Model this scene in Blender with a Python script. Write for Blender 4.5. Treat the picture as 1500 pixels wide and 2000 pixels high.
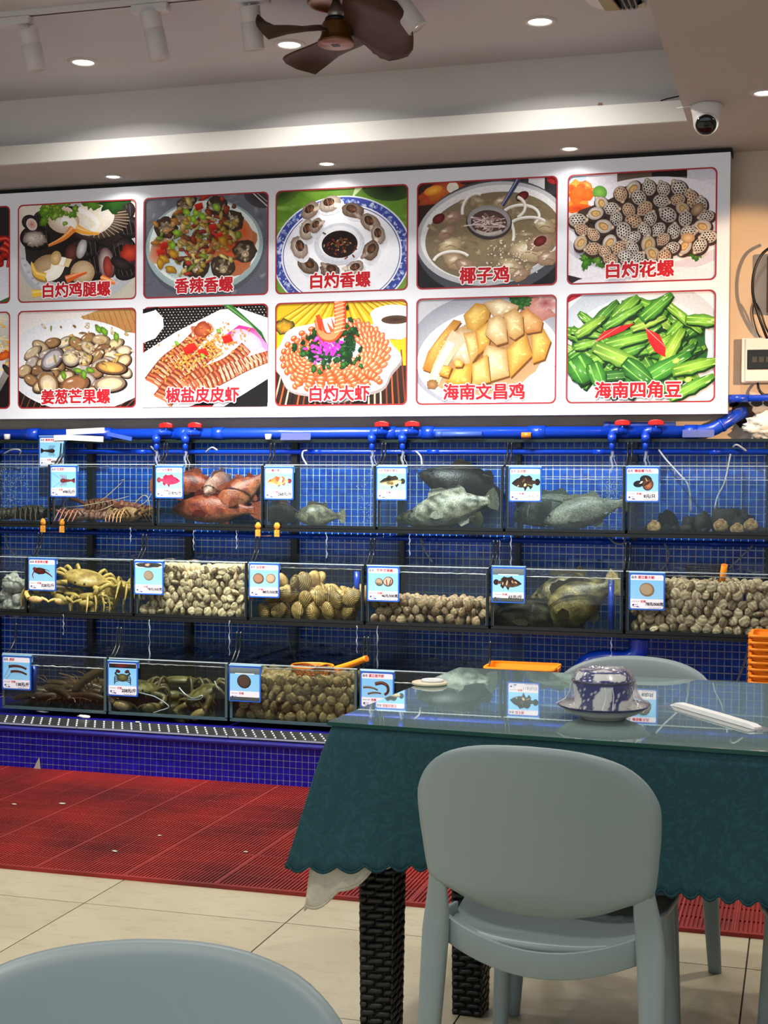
import bpy, bmesh, math, random
from mathutils import Vector, Matrix, noise
from mathutils.geometry import tessellate_polygon
PI = math.pi
sc = bpy.context.scene
col = sc.collection
for o in list(bpy.data.objects): bpy.data.objects.remove(o)

# ---------------------------------------------------------------- camera, world, exposure
FPX = 2790.0
CAMZ = 1.27
YAW, PITCH, ROLL = math.radians(16.4), math.radians(-1.28), math.radians(0.335)
_f = Vector((-math.sin(YAW)*math.cos(PITCH), math.cos(YAW)*math.cos(PITCH), math.sin(PITCH)))
_r = Vector((math.cos(YAW), math.sin(YAW), 0)); _u = _r.cross(_f)
_r2 = math.cos(ROLL)*_r + math.sin(ROLL)*_u; _u2 = _r2.cross(_f)
cd = bpy.data.cameras.new('camera'); cam = bpy.data.objects.new('camera', cd); col.objects.link(cam)
cd.sensor_fit = 'VERTICAL'; cd.sensor_height = 36.0; cd.lens = 36.0*FPX/2000.0; cd.clip_start = 0.05
cam.matrix_world = Matrix.Translation((0, 0, CAMZ)) @ Matrix((_r2, _u2, -_f)).transposed().to_4x4()
sc.camera = cam
sc.view_settings.view_transform = 'Standard'; sc.view_settings.look = 'None'
sc.view_settings.gamma = 1.0; sc.view_settings.use_curve_mapping = False
sc.view_settings.exposure = 0.0
w = bpy.data.worlds.new('world'); sc.world = w; w.use_nodes = True
w.node_tree.nodes['Background'].inputs[0].default_value = (0.86, 0.93, 1.0, 1)
w.node_tree.nodes['Background'].inputs[1].default_value = 1.0
sc.cycles.transparent_max_bounces = 28
sc.cycles.max_bounces = 6; sc.cycles.diffuse_bounces = 3; sc.cycles.glossy_bounces = 3
sc.cycles.sample_clamp_indirect = 4.0

def at(x, y, Y):   # design helper: the point of the plane Y seen at a photo pixel
    d = (x-750)/FPX*_r2 - (y-1000)/FPX*_u2 + _f
    return Vector((0, 0, CAMZ)) + d*(Y/d.y)
def atz(x, y, Z):
    d = (x-750)/FPX*_r2 - (y-1000)/FPX*_u2 + _f
    return Vector((0, 0, CAMZ)) + d*((Z-CAMZ)/d.z)

def lamp(name, kind, loc, power, color=(1, 1, 1), size=0.1, rot=(0, 0, 0), **kw):
    d = bpy.data.lights.new(name, kind); d.energy = power; d.color = color
    if kind == 'AREA': d.shape = 'DISK'; d.size = size
    elif kind in ('SPOT', 'POINT'): d.shadow_soft_size = size
    for k, v in kw.items(): setattr(d, k, v)
    o = bpy.data.objects.new(name, d); o.location = loc; o.rotation_euler = rot; col.objects.link(o); return o

# ---------------------------------------------------------------- materials
def lin(c):
    return tuple(((v/255)/12.92 if v/255 <= .04045 else ((v/255+.055)/1.055)**2.4) for v in c[:3])
MATS = {}
def mat(name, rgb, rough=.5, metal=0., spec=.5, noise_=None, bump=None, emit=0., alpha=None, coat=0.):
    """noise_=(scale, amount[, second colour]); bump=(scale, strength)"""
    if name in MATS: return MATS[name]
    m = bpy.data.materials.new(name); m.use_nodes = True; nt = m.node_tree; b = nt.nodes['Principled BSDF']
    c = lin(rgb)+(1,)
    b.inputs['Base Color'].default_value = c; b.inputs['Roughness'].default_value = rough
    b.inputs['Metallic'].default_value = metal; b.inputs['Specular IOR Level'].default_value = spec
    if coat: b.inputs['Coat Weight'].default_value = coat; b.inputs['Coat Roughness'].default_value = .08
    if emit: b.inputs['Emission Color'].default_value = c; b.inputs['Emission Strength'].default_value = emit
    if noise_:
        tc = nt.nodes.new('ShaderNodeTexCoord'); n = nt.nodes.new('ShaderNodeTexNoise'); n.inputs['Scale'].default_value = noise_[0]; n.inputs['Detail'].default_value = 6
        nt.links.new(tc.outputs['Object'], n.inputs['Vector'])
        r = nt.nodes.new('ShaderNodeValToRGB'); r.color_ramp.elements[0].position = .32; r.color_ramp.elements[1].position = .68
        c2 = lin(noise_[2])+(1,) if len(noise_) > 2 else tuple(v*(1-noise_[1]) for v in c[:3])+(1,)
        if len(noise_) > 2: c2 = tuple(a+(b2-a)*noise_[1] for a, b2 in zip(c, c2))
        r.color_ramp.elements[0].color = c2; r.color_ramp.elements[1].color = c
        nt.links.new(n.outputs['Fac'], r.inputs['Fac']); nt.links.new(r.outputs['Color'], b.inputs['Base Color'])
    if bump:
        tc = nt.nodes.new('ShaderNodeTexCoord'); n = nt.nodes.new('ShaderNodeTexNoise'); n.inputs['Scale'].default_value = bump[0]; n.inputs['Detail'].default_value = 5
        nt.links.new(tc.outputs['Object'], n.inputs['Vector'])
        bp = nt.nodes.new('ShaderNodeBump'); bp.inputs['Strength'].default_value = bump[1]; bp.inputs['Distance'].default_value = .01
        nt.links.new(n.outputs['Fac'], bp.inputs['Height']); nt.links.new(bp.outputs['Normal'], b.inputs['Normal'])
    MATS[name] = m; return m
def mat_vcol(name, rough=.5, spec=.4, emit=0., noise_=0., nscale=60, bump=0., hue_var=0.):
    """colours come from the mesh's own colour attribute (print, markings of an animal)"""
    if name in MATS: return MATS[name]
    m = bpy.data.materials.new(name); m.use_nodes = True; nt = m.node_tree; b = nt.nodes['Principled BSDF']
    a = nt.nodes.new('ShaderNodeAttribute'); a.attribute_name = 'Col'; src = a.outputs['Color']
    if noise_:
        tc = nt.nodes.new('ShaderNodeTexCoord'); n = nt.nodes.new('ShaderNodeTexNoise'); n.inputs['Scale'].default_value = nscale; n.inputs['Detail'].default_value = 6
        nt.links.new(tc.outputs['Object'], n.inputs['Vector'])
        mr = nt.nodes.new('ShaderNodeMapRange'); mr.inputs[1].default_value = .3; mr.inputs[2].default_value = .7
        mr.inputs[3].default_value = 1-noise_; mr.inputs[4].default_value = 1+noise_*.35
        nt.links.new(n.outputs['Fac'], mr.inputs[0])
        mx = nt.nodes.new('ShaderNodeVectorMath'); mx.operation = 'SCALE'
        nt.links.new(src, mx.inputs[0]); nt.links.new(mr.outputs[0], mx.inputs['Scale']); src = mx.outputs[0]
        if bump:
            bp = nt.nodes.new('ShaderNodeBump'); bp.inputs['Strength'].default_value = bump; bp.inputs['Distance'].default_value = .004
            nt.links.new(n.outputs['Fac'], bp.inputs['Height']); nt.links.new(bp.outputs['Normal'], b.inputs['Normal'])
    if hue_var:
        oi = nt.nodes.new('ShaderNodeObjectInfo'); mr2 = nt.nodes.new('ShaderNodeMapRange'); mr2.inputs[3].default_value = 1-hue_var; mr2.inputs[4].default_value = 1+hue_var*.5
        nt.links.new(oi.outputs['Random'], mr2.inputs[0])
        mx2 = nt.nodes.new('ShaderNodeVectorMath'); mx2.operation = 'SCALE'
        nt.links.new(src, mx2.inputs[0]); nt.links.new(mr2.outputs[0], mx2.inputs['Scale']); src = mx2.outputs[0]
    nt.links.new(src, b.inputs['Base Color'])
    b.inputs['Roughness'].default_value = rough; b.inputs['Specular IOR Level'].default_value = spec
    if emit: nt.links.new(src, b.inputs['Emission Color']); b.inputs['Emission Strength'].default_value = emit
    MATS[name] = m; return m
def mat_clear(name, tint=(255, 255, 255), ior=1.45, rough=.02, murk=0., murk_rgb=(60, 75, 70), bump=None, gloss=1.0):
    """thin clear sheet: what lies behind it, tinted, plus the mirror reflection of its surface"""
    if name in MATS: return MATS[name]
    m = bpy.data.materials.new(name); m.use_nodes = True; nt = m.node_tree; nt.nodes.clear()
    out = nt.nodes.new('ShaderNodeOutputMaterial'); tr = nt.nodes.new('ShaderNodeBsdfTransparent'); tr.inputs[0].default_value = lin(tint)+(1,)
    gl = nt.nodes.new('ShaderNodeBsdfGlossy'); gl.inputs['Roughness'].default_value = rough; gl.inputs[0].default_value = (gloss, gloss, gloss, 1)
    lw = nt.nodes.new('ShaderNodeLayerWeight'); lw.inputs['Blend'].default_value = .5; f0 = ((ior-1)/(ior+1))**2
    pw = nt.nodes.new('ShaderNodeMath'); pw.operation = 'POWER'; pw.inputs[1].default_value = 5.0; nt.links.new(lw.outputs['Facing'], pw.inputs[0])
    fr = nt.nodes.new('ShaderNodeMath'); fr.operation = 'MULTIPLY_ADD'; fr.inputs[1].default_value = 1-f0; fr.inputs[2].default_value = f0; nt.links.new(pw.outputs[0], fr.inputs[0])
    mx = nt.nodes.new('ShaderNodeMixShader'); src = tr.outputs[0]
    if murk:
        df = nt.nodes.new('ShaderNodeBsdfDiffuse'); df.inputs[0].default_value = lin(murk_rgb)+(1,)
        m2 = nt.nodes.new('ShaderNodeMixShader'); m2.inputs[0].default_value = murk
        nt.links.new(tr.outputs[0], m2.inputs[1]); nt.links.new(df.outputs[0], m2.inputs[2]); src = m2.outputs[0]
    if bump:
        tc = nt.nodes.new('ShaderNodeTexCoord'); n = nt.nodes.new('ShaderNodeTexNoise'); n.inputs['Scale'].default_value = bump[0]; n.inputs['Detail'].default_value = 3
        nt.links.new(tc.outputs['Object'], n.inputs['Vector'])
        bp = nt.nodes.new('ShaderNodeBump'); bp.inputs['Strength'].default_value = bump[1]; bp.inputs['Distance'].default_value = .02
        nt.links.new(n.outputs['Fac'], bp.inputs['Height'])
        nt.links.new(bp.outputs['Normal'], gl.inputs['Normal']); nt.links.new(bp.outputs['Normal'], lw.inputs['Normal'])
    nt.links.new(fr.outputs[0], mx.inputs[0]); nt.links.new(src, mx.inputs[1]); nt.links.new(gl.outputs[0], mx.inputs[2])
    nt.links.new(mx.outputs[0], out.inputs[0]); MATS[name] = m; return m

# ---------------------------------------------------------------- mesh helpers
class MB:
    """collects shapes; build() links them as ONE mesh object"""
    def __init__(s): s.v = []; s.f = []; s.c = []; s.col = None; s.fs = []
    def add(s, vs, fs, c=None, smooth=False):
        n = len(s.v); s.v += [tuple(p) for p in vs]; s.f += [tuple(i+n for i in f) for f in fs]
        s.fs += [smooth]*len(fs)
        if c is None: c = s.col
        if c is not None and len(c) and not isinstance(c[0], (tuple, list)): c = [c]*len(vs)
        s.c += list(c) if c is not None else [None]*len(vs)
        return s
    def box(s, c, d, rz=0, c_=None, M=None, taper=1.0):
        vs = []
        for z in (-.5, .5):
            k = taper if z > 0 else 1
            for x, y in ((-.5, -.5), (.5, -.5), (.5, .5), (-.5, .5)): vs.append(Vector((x*d[0]*k, y*d[1]*k, z*d[2])))
        R = M if M is not None else Matrix.Rotation(rz, 3, 'Z')
        vs = [R @ v + Vector(c) for v in vs]
        return s.add(vs, [(3, 2, 1, 0), (4, 5, 6, 7), (0, 1, 5, 4), (1, 2, 6, 5), (2, 3, 7, 6), (3, 0, 4, 7)], c_)
    def b2(s, lo, hi, c_=None):
        return s.box([(a+b)/2 for a, b in zip(lo, hi)], [b-a for a, b in zip(lo, hi)], c_=c_)
    def loft(s, rings, cap=True, c_=None, smooth=True, closed=False):
        n = len(rings[0]); vs = [p for r in rings for p in r]; fs = []
        R = len(rings)
        for i in range(R if closed else R-1):
            a, b = i*n, ((i+1) % R)*n
            for k in range(n): fs.append((a+k, a+(k+1) % n, b+(k+1) % n, b+k))
        s.add(vs, fs, c_, smooth)
        if cap and not closed:
            m = len(s.v)-len(vs)
            s.f += [tuple(m+k for k in reversed(range(n))), tuple(m+(R-1)*n+k for k in range(n))]; s.fs += [False, False]
        return s
    def tube(s, pts, r, n=8, c_=None, cap=True, flat=1.0):
        pts = [Vector(p) for p in pts]; rings = []; up = None
        for i, p in enumerate(pts):
            t = (pts[min(i+1, len(pts)-1)]-pts[max(i-1, 0)]).normalized()
            if up is None: up = Vector((0, 0, 1)) if abs(t.z) < .9 else Vector((0, 1, 0))
            a = t.cross(up); a = a.normalized() if a.length > 1e-6 else t.orthogonal().normalized(); b = a.cross(t).normalized(); up = b
            rr = r[i] if isinstance(r, (list, tuple)) else r
            rings.append([p + a*math.cos(2*PI*k/n)*rr + b*math.sin(2*PI*k/n)*rr*flat for k in range(n)])
        return s.loft(rings, cap, c_)
    def lathe(s, prof, n=24, c=(0, 0, 0), M=None, c_=None, smooth=True):
        R = M or Matrix.Identity(3); rings = []
        for r, z in prof: rings.append([R @ Vector((r*math.cos(2*PI*k/n), r*math.sin(2*PI*k/n), z)) + Vector(c) for k in range(n)])
        return s.loft(rings, True, c_, smooth)
    def ell(s, c, r, M=None, n=12, m=8, c_=None, fn=None):
        R = M or Matrix.Identity(3); rings = []
        for j in range(m+1):
            th = PI*j/m; ring = []
            for k in range(n):
                ph = 2*PI*k/n
                d = Vector((math.sin(th)*math.cos(ph), math.sin(th)*math.sin(ph), math.cos(th)))
                q = Vector((d.x*r[0], d.y*r[1], d.z*r[2]))
                if fn: q = fn(q, d)
                ring.append(R @ q + Vector(c))
            rings.append(ring)
        cc = None
        if c_ is not None: cc = [c_(p) for rg in rings for p in rg] if callable(c_) else c_
        return s.loft(list(reversed(rings)), False, cc)
    def prism(s, poly, f0, f1, c_=None):
        """poly: 2-D points; f0, f1: functions (u,v)->point for the two faces"""
        n = len(poly); vs = [f0(*p) for p in poly]+[f1(*p) for p in poly]
        tris = tessellate_polygon([[Vector((p[0], p[1], 0)) for p in poly]])
        fs = [tuple(reversed(t)) for t in tris]+[tuple(i+n for i in t) for t in tris]+[(k, (k+1) % n, n+(k+1) % n, n+k) for k in range(n)]
        return s.add(vs, fs, c_)
    def build(s, name, m, parent=None, world=False, bevel=0, smooth=None, sub=0, solid=0, label=None, fix=True):
        off = Vector((0, 0, 0))
        if world and parent is not None:
            off = parent.matrix_basis.translation.copy()
            if parent.parent: off += parent.parent.matrix_basis.translation
        me = bpy.data.meshes.new(name); me.from_pydata([tuple(Vector(v)-off) for v in s.v], [], s.f)
        if any(c is not None for c in s.c):
            ca = me.color_attributes.new('Col', 'FLOAT_COLOR', 'POINT')
            buf = []
            for c in s.c: c = c or (.5, .5, .5); buf += [c[0], c[1], c[2], 1.0]
            ca.data.foreach_set('color', buf)
        sm = s.fs if smooth is None else [smooth]*len(s.f)
        me.polygons.foreach_set('use_smooth', sm)
        if fix:
            bm = bmesh.new(); bm.from_mesh(me); bmesh.ops.recalc_face_normals(bm, faces=bm.faces); bm.to_mesh(me); bm.free()
        me.update(); me.materials.append(m)
        o = bpy.data.objects.new(name, me); col.objects.link(o)
        if parent is not None: o.parent = parent
        if solid: md = o.modifiers.new('s', 'SOLIDIFY'); md.thickness = solid; md.offset = 0
        if bevel: md = o.modifiers.new('b', 'BEVEL'); md.width = bevel; md.segments = 2; md.limit_method = 'ANGLE'
        if sub: md = o.modifiers.new('u', 'SUBSURF'); md.levels = sub; md.render_levels = sub
        if label: o['label'] = label
        return o
def tag(o, label=None, cat=None, group=None, kind=None):
    for k, v in (('label', label), ('category', cat), ('group', group), ('kind', kind)):
        if v: o[k] = v
    return o
def thing(name, label, cat, loc=(0, 0, 0), rz=0, group=None):
    o = bpy.data.objects.new(name, None); o.empty_display_size = .05; o.location = loc; o.rotation_euler = (0, 0, rz); col.objects.link(o)
    return tag(o, label, cat, group)
def copy_tree(o, parent=None):
    c = o.copy(); col.objects.link(c); c.parent = parent
    for ch in o.children: copy_tree(ch, c)
    return c
def struct(o): o['kind'] = 'structure'; return o
def smoothpts(pts, k=6):
    """Catmull-Rom through points"""
    P = [Vector(p) for p in pts]; out = []
    for i in range(len(P)-1):
        a, b, c, d = P[max(i-1, 0)], P[i], P[i+1], P[min(i+2, len(P)-1)]
        for j in range(k):
            t = j/k; out.append(.5*((2*b)+(c-a)*t+(2*a-5*b+4*c-d)*t*t+(3*b-a-3*c+d)*t**3))
    out.append(P[-1]); return out
def text_mesh(s, size, bold=0.0, align='CENTER'):
    cu = bpy.data.curves.new('t', 'FONT'); cu.body = s; cu.size = size; cu.align_x = align; cu.align_y = 'CENTER'; cu.offset = bold; cu.resolution_u = 3
    o = bpy.data.objects.new('t', cu); col.objects.link(o)
    dg = bpy.context.evaluated_depsgraph_get(); dg.update()
    me = bpy.data.meshes.new_from_object(o.evaluated_get(dg)); bpy.data.objects.remove(o); bpy.data.curves.remove(cu)
    vs = [v.co.copy() for v in me.vertices]; fs = [tuple(p.vertices) for p in me.polygons]; bpy.data.meshes.remove(me)
    return vs, fs

# ---------------------------------------------------------------- flat print: shapes painted one over another
class Print:
    """flat picture on a rectangle w x h (metres), own units W x H with y down"""
    def __init__(s, W, H, w, h, seed=1):
        s.W, s.H, s.w, s.h = W, H, w, h; s.mb = MB(); s.layer = 0; s.R = random.Random(seed)
    def _p(s, x, y): return (x/s.W*s.w-s.w/2, -s.layer*1.2e-5, s.h/2-y/s.H*s.h)
    def _clip(s, poly):
        W, H = s.W, s.H
        for ax, lim, sg in ((0, 0, 1), (0, W, -1), (1, 0, 1), (1, H, -1)):
            out = []
            for i in range(len(poly)):
                a, b = poly[i-1], poly[i]; da, db = (a[ax]-lim)*sg, (b[ax]-lim)*sg
                if (da < 0) != (db < 0):
                    t = da/(da-db); out.append((a[0]+(b[0]-a[0])*t, a[1]+(b[1]-a[1])*t, tuple(p+(q-p)*t for p, q in zip(a[2], b[2]))))
                if db >= 0: out.append(b)
            poly = out
            if len(poly) < 3: return []
        return poly
    def tri(s, poly):
        if not all(0 <= p[0] <= s.W and 0 <= p[1] <= s.H for p in poly): poly = s._clip(poly)
        if len(poly) >= 3: s.mb.add([s._p(p[0], p[1]) for p in poly], [tuple(range(len(poly)))], [p[2] for p in poly])
    def fan(s, cx, cy, pts, c0, c1):
        c0 = lin(c0); c1 = lin(c1) if not isinstance(c1, list) else [lin(c) for c in c1]; s.layer += 1; n = len(pts)
        if all(0 <= p[0] <= s.W and 0 <= p[1] <= s.H for p in pts):
            s.mb.add([s._p(cx, cy)]+[s._p(*p) for p in pts], [(0, k+1, (k+1) % n+1) for k in range(n)], [c0]+(c1 if isinstance(c1, list) else [c1]*n)); return
        for k in range(n):
            a, b = pts[k], pts[(k+1) % n]
            s.tri([(cx, cy, c0), (a[0], a[1], c1[k] if isinstance(c1, list) else c1), (b[0], b[1], c1[(k+1) % n] if isinstance(c1, list) else c1)])
    def ell(s, x, y, rx, ry, rot=0, c=(200, 200, 200), e=None, n=22, off=(0, 0), jag=0.):
        e = e or c; r = math.radians(rot); pts = []
        for k in range(n):
            a = 2*PI*k/n; q = 1+s.R.uniform(-jag, jag)
            px_, py_ = rx*q*math.cos(a), ry*q*math.sin(a)
            pts.append((x+px_*math.cos(r)-py_*math.sin(r), y+px_*math.sin(r)+py_*math.cos(r)))
        s.fan(x+off[0]*rx, y+off[1]*ry, pts, c, e)
    def poly(s, pts, c, e=None):
        e = e or c; s.layer += 1; cl = [lin(c if k < len(pts)/2 else e) for k in range(len(pts))]
        for t in tessellate_polygon([[Vector((p[0], p[1], 0)) for p in pts]]): s.tri([(pts[i][0], pts[i][1], cl[i]) for i in t])
    def rect(s, x0, y0, x1, y1, c, e=None):
        e = e or c; s.layer += 1; a, b = lin(c), lin(e); s.tri([(x0, y0, a), (x1, y0, a), (x1, y1, b), (x0, y1, b)])
    def line(s, pts, w0, c, w1=None, k=5):
        w1 = w0 if w1 is None else w1
        P = smoothpts([(p[0], p[1], 0) for p in pts], k) if len(pts) > 2 else [Vector((p[0], p[1], 0)) for p in pts]
        n = len(P); s.layer += 1; c = lin(c); L = []
        for i, p in enumerate(P):
            t = P[min(i+1, n-1)]-P[max(i-1, 0)]; t.normalize(); q = w0+(w1-w0)*i/(n-1); L.append(((p.x-t.y*q/2, p.y+t.x*q/2), (p.x+t.y*q/2, p.y-t.x*q/2)))
        for i in range(n-1): s.tri([L[i][0]+(c,), L[i+1][0]+(c,), L[i+1][1]+(c,), L[i][1]+(c,)])
    def text(s, t, x, y, size, c, bold=0., out=None):
        k = s.w/s.W; vs, fs = text_mesh(t, size*k, 0); X, _, Z = s._p(x, y)
        for r, cc in (((bold+out[0])*k, out[1]) if out else (None, None), (bold*k, c)):
            if cc is None: continue
            n = 12 if r > bold*k else 6
            for q in range(n):
                s.layer += 1; dx, dz = r*math.cos(2*PI*q/n), r*math.sin(2*PI*q/n)
                s.mb.add([(X+v.x+dx, -s.layer*1.2e-5, Z+v.y+dz) for v in vs], fs, lin(cc))
    def build(s, name, m, parent, label=None): return s.mb.build(name, m, parent, label=label, fix=False)
def rr(x0, y0, x1, y1, r, n=5):
    pts = []
    for cx, cy, a0 in ((x1-r, y0+r, -90), (x1-r, y1-r, 0), (x0+r, y1-r, 90), (x0+r, y0+r, 180)):
        for k in range(n+1): a = math.radians(a0+90*k/n); pts.append((cx+r*math.cos(a), cy+r*math.sin(a)))
    return pts
# ================================================================ room shell
M_ceil = mat('ceiling_paint', (206, 208, 208), .9, noise_=(1.2, .06), bump=(40, .03))
M_soff = mat('soffit_paint', (196, 190, 184), .9, noise_=(1.0, .07))
M_plas = mat('wall_plaster', (222, 208, 190), .9, noise_=(3.0, .5, (186, 172, 158)), bump=(25, .15))
M_grout_f = mat('floor_grout', (60, 52, 46), .9)
M_grout_w = mat('wall_grout', (226, 232, 238), .8, noise_=(9, .2))
M_white = mat('white_plastic', (228, 228, 226), .4)
M_black = mat('black_rubber', (14, 14, 15), .5)
M_dframe = mat('dark_frame', (22, 28, 28), .45, noise_=(14, .4))

# floor: grout bed with big cream tiles
TP = .64
floor = struct(MB().b2((-6, -2.5, -.08), (3.5, 6.9, -.003)).build('floor', M_grout_f))
m = mat('cream_tile', (202, 194, 166), .38, noise_=(2.2, .6, (178, 166, 132)), bump=(60, .02))
nt = m.node_tree; b = nt.nodes['Principled BSDF']; old = b.inputs['Base Color'].links[0].from_socket      # stains with their own shapes
tc = nt.nodes.new('ShaderNodeTexCoord'); mp = nt.nodes.new('ShaderNodeMapping'); mp.inputs['Scale'].default_value = (6, 14, 1); mp.inputs['Rotation'].default_value = (0, 0, .4)
n2 = nt.nodes.new('ShaderNodeTexNoise'); n2.inputs['Scale'].default_value = 1.6; n2.inputs['Detail'].default_value = 10; n2.inputs['Roughness'].default_value = .75
r2 = nt.nodes.new('ShaderNodeValToRGB'); r2.color_ramp.elements[0].position = .52; r2.color_ramp.elements[1].position = .74; r2.color_ramp.elements[1].color = (.6, .6, .6, 1)
mx = nt.nodes.new('ShaderNodeMix'); mx.data_type = 'RGBA'; mx.inputs[7].default_value = lin((150, 133, 98))+(1,)
oi = nt.nodes.new('ShaderNodeNewGeometry')
nt.links.new(oi.outputs['Position'], mp.inputs[0]); nt.links.new(mp.outputs[0], n2.inputs['Vector']); nt.links.new(n2.outputs['Fac'], r2.inputs['Fac'])
nt.links.new(r2.outputs['Color'], mx.inputs[0]); nt.links.new(old, mx.inputs[6]); nt.links.new(mx.outputs[2], b.inputs['Base Color'])
ft = MB().b2((-TP/2+.0022, -TP/2+.0022, -.01), (TP/2-.0022, TP/2-.0022, 0)).build('floor_tile', m, floor)
first = True
for i in range(-7, 5):
    for j in range(-6, 3):
        o = ft if first else ft.copy()
        if not first: col.objects.link(o)
        first = False
        o.location = (-.772+TP*(i+.5), 3.82+TP*(j+.5), 0); o.parent = floor

# ceiling: raised tray, lower soffit along the back and the right
CZ, SZ = 3.105, 2.78
ceil = struct(MB().b2((-6, -2.5, CZ), (-.49, 6.2, CZ+.12)).build('ceiling', M_ceil))
s = MB(); s.b2((-6, 6.14, SZ), (3.5, 6.9, SZ+.075)); s.b2((-.49, -2.5, SZ), (3.5, 6.14, CZ+.12)); soff = struct(s.build('trim_1', M_soff))
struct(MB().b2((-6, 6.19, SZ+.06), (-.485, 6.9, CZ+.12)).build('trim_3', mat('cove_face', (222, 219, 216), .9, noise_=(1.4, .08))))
struct(MB().b2((-6, 6.12, SZ+.0005), (-.491, 6.142, SZ+.088)).build('trim_4', mat('cove_lip', (232, 230, 224), .85, noise_=(4, .06))))
wall = struct(MB().b2((-6, 6.76, -.05), (3.5, 6.95, CZ)).build('wall_back', M_plas))
struct(MB().b2((-6.15, -2.5, -.05), (-6, 6.9, CZ+.1)).build('wall_left', mat('side_wall', (214, 210, 204), .9)))
struct(MB().b2((3.5, -2.5, -.05), (3.65, 6.9, CZ+.1)).build('wall_right', MATS['side_wall']))

# glazed mosaic on the back wall: 300 tiles as parts, the rest joined
def mat_mosaic(name, a, b2_, pitch, rough):
    m = mat(name, a, rough, spec=.28); nt = m.node_tree; bs = nt.nodes['Principled BSDF']
    g = nt.nodes.new('ShaderNodeNewGeometry'); vm = nt.nodes.new('ShaderNodeVectorMath'); vm.operation = 'SCALE'; vm.inputs['Scale'].default_value = 1/pitch
    fl = nt.nodes.new('ShaderNodeVectorMath'); fl.operation = 'FLOOR'; wn = nt.nodes.new('ShaderNodeTexWhiteNoise')
    n = nt.nodes.new('ShaderNodeTexNoise'); n.inputs['Scale'].default_value = 1.1; n.inputs['Detail'].default_value = 4
    ad = nt.nodes.new('ShaderNodeMath'); ad.operation = 'MULTIPLY_ADD'; ad.inputs[1].default_value = .45
    mr = nt.nodes.new('ShaderNodeMapRange'); mr.inputs[1].default_value = .3; mr.inputs[2].default_value = 1.0
    mx = nt.nodes.new('ShaderNodeMix'); mx.data_type = 'RGBA'; mx.inputs[6].default_value = lin(a)+(1,); mx.inputs[7].default_value = lin(b2_)+(1,)
    nt.links.new(g.outputs['Position'], vm.inputs[0]); nt.links.new(vm.outputs[0], fl.inputs[0]); nt.links.new(fl.outputs[0], wn.inputs['Vector'])
    nt.links.new(g.outputs['Position'], n.inputs['Vector']); nt.links.new(wn.outputs['Value'], ad.inputs[0]); nt.links.new(n.outputs['Fac'], ad.inputs[2])
    nt.links.new(ad.outputs[0], mr.inputs[0]); nt.links.new(mr.outputs[0], mx.inputs[0]); nt.links.new(mx.outputs[2], bs.inputs['Base Color']); return m
def mosaic(parent, x0, nx, z0, nz, Yf, pitch, gap, m, pick, name):
    """tiles stand 3 mm proud of the grout; pick(i,j) says which are single parts"""
    t = pitch-gap; first = None; rest = MB(); cnt = 0; R = random.Random(5)
    for j in range(nz):
        for i in range(nx):
            cx, cz = x0+(i+.5)*pitch, z0+(j+.5)*pitch
            if pick(i, j) and cnt < 300:
                cnt += 1
                if first is None:
                    first = MB().box((0, 0, 0), (t, .004, t)).build(name, m, parent); o = first
                else: o = first.copy(); col.objects.link(o)
                o.parent = parent; o.location = (cx, Yf+.002, cz)
            else:
                d = R.uniform(0, .0006); a = t/2
                vs = [(cx-a, Yf+d, cz-a), (cx+a, Yf+d, cz-a), (cx+a, Yf+d, cz+a), (cx-a, Yf+d, cz+a), (cx-a, Yf+.004, cz-a), (cx+a, Yf+.004, cz-a), (cx+a, Yf+.004, cz+a), (cx-a, Yf+.004, cz+a)]
                rest.add(vs, [(0, 1, 2, 3), (0, 4, 5, 1), (1, 5, 6, 2), (2, 6, 7, 3), (3, 7, 4, 0)])
    o = rest.build(name, m, parent, fix=False); o['kind'] = 'stuff'
M_mosw = mat_mosaic('blue_mosaic', (0, 48, 160), (4, 98, 222), .0335, .3)
M_mosp = mat_mosaic('indigo_mosaic', (16, 10, 132), (32, 26, 172), .0255, .2)
MB().b2((-4.6, 6.7485, .1), (.3, 6.765, 1.468)).build('grout_bed', M_grout_w, wall)
mosaic(wall, -4.6, 146, .12, 40, 6.745, .0335, .0048, M_mosw, lambda i, j: j >= 37 and 26 <= i < 142, 'mosaic_tile')

# plinth the lowest tanks stand on
PT = .182
pl = struct(MB().b2((-4.6, 5.502, -.003), (.6, 6.76, PT-.012)).build('trim_2', M_grout_w))
mosaic(pl, -4.6, 203, .004, 6, 5.497, .0272, .0032, M_mosp, lambda i, j: 40 <= i < 108 and 0 <= j <= 4, 'mosaic_tile')
M_cap = mat('blue_cap', (28, 24, 128), .3, noise_=(30, .4))
MB().b2((-4.6, 5.482, PT-.014), (.6, 6.76, PT)).build('coping', M_cap, pl, bevel=.004)

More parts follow.
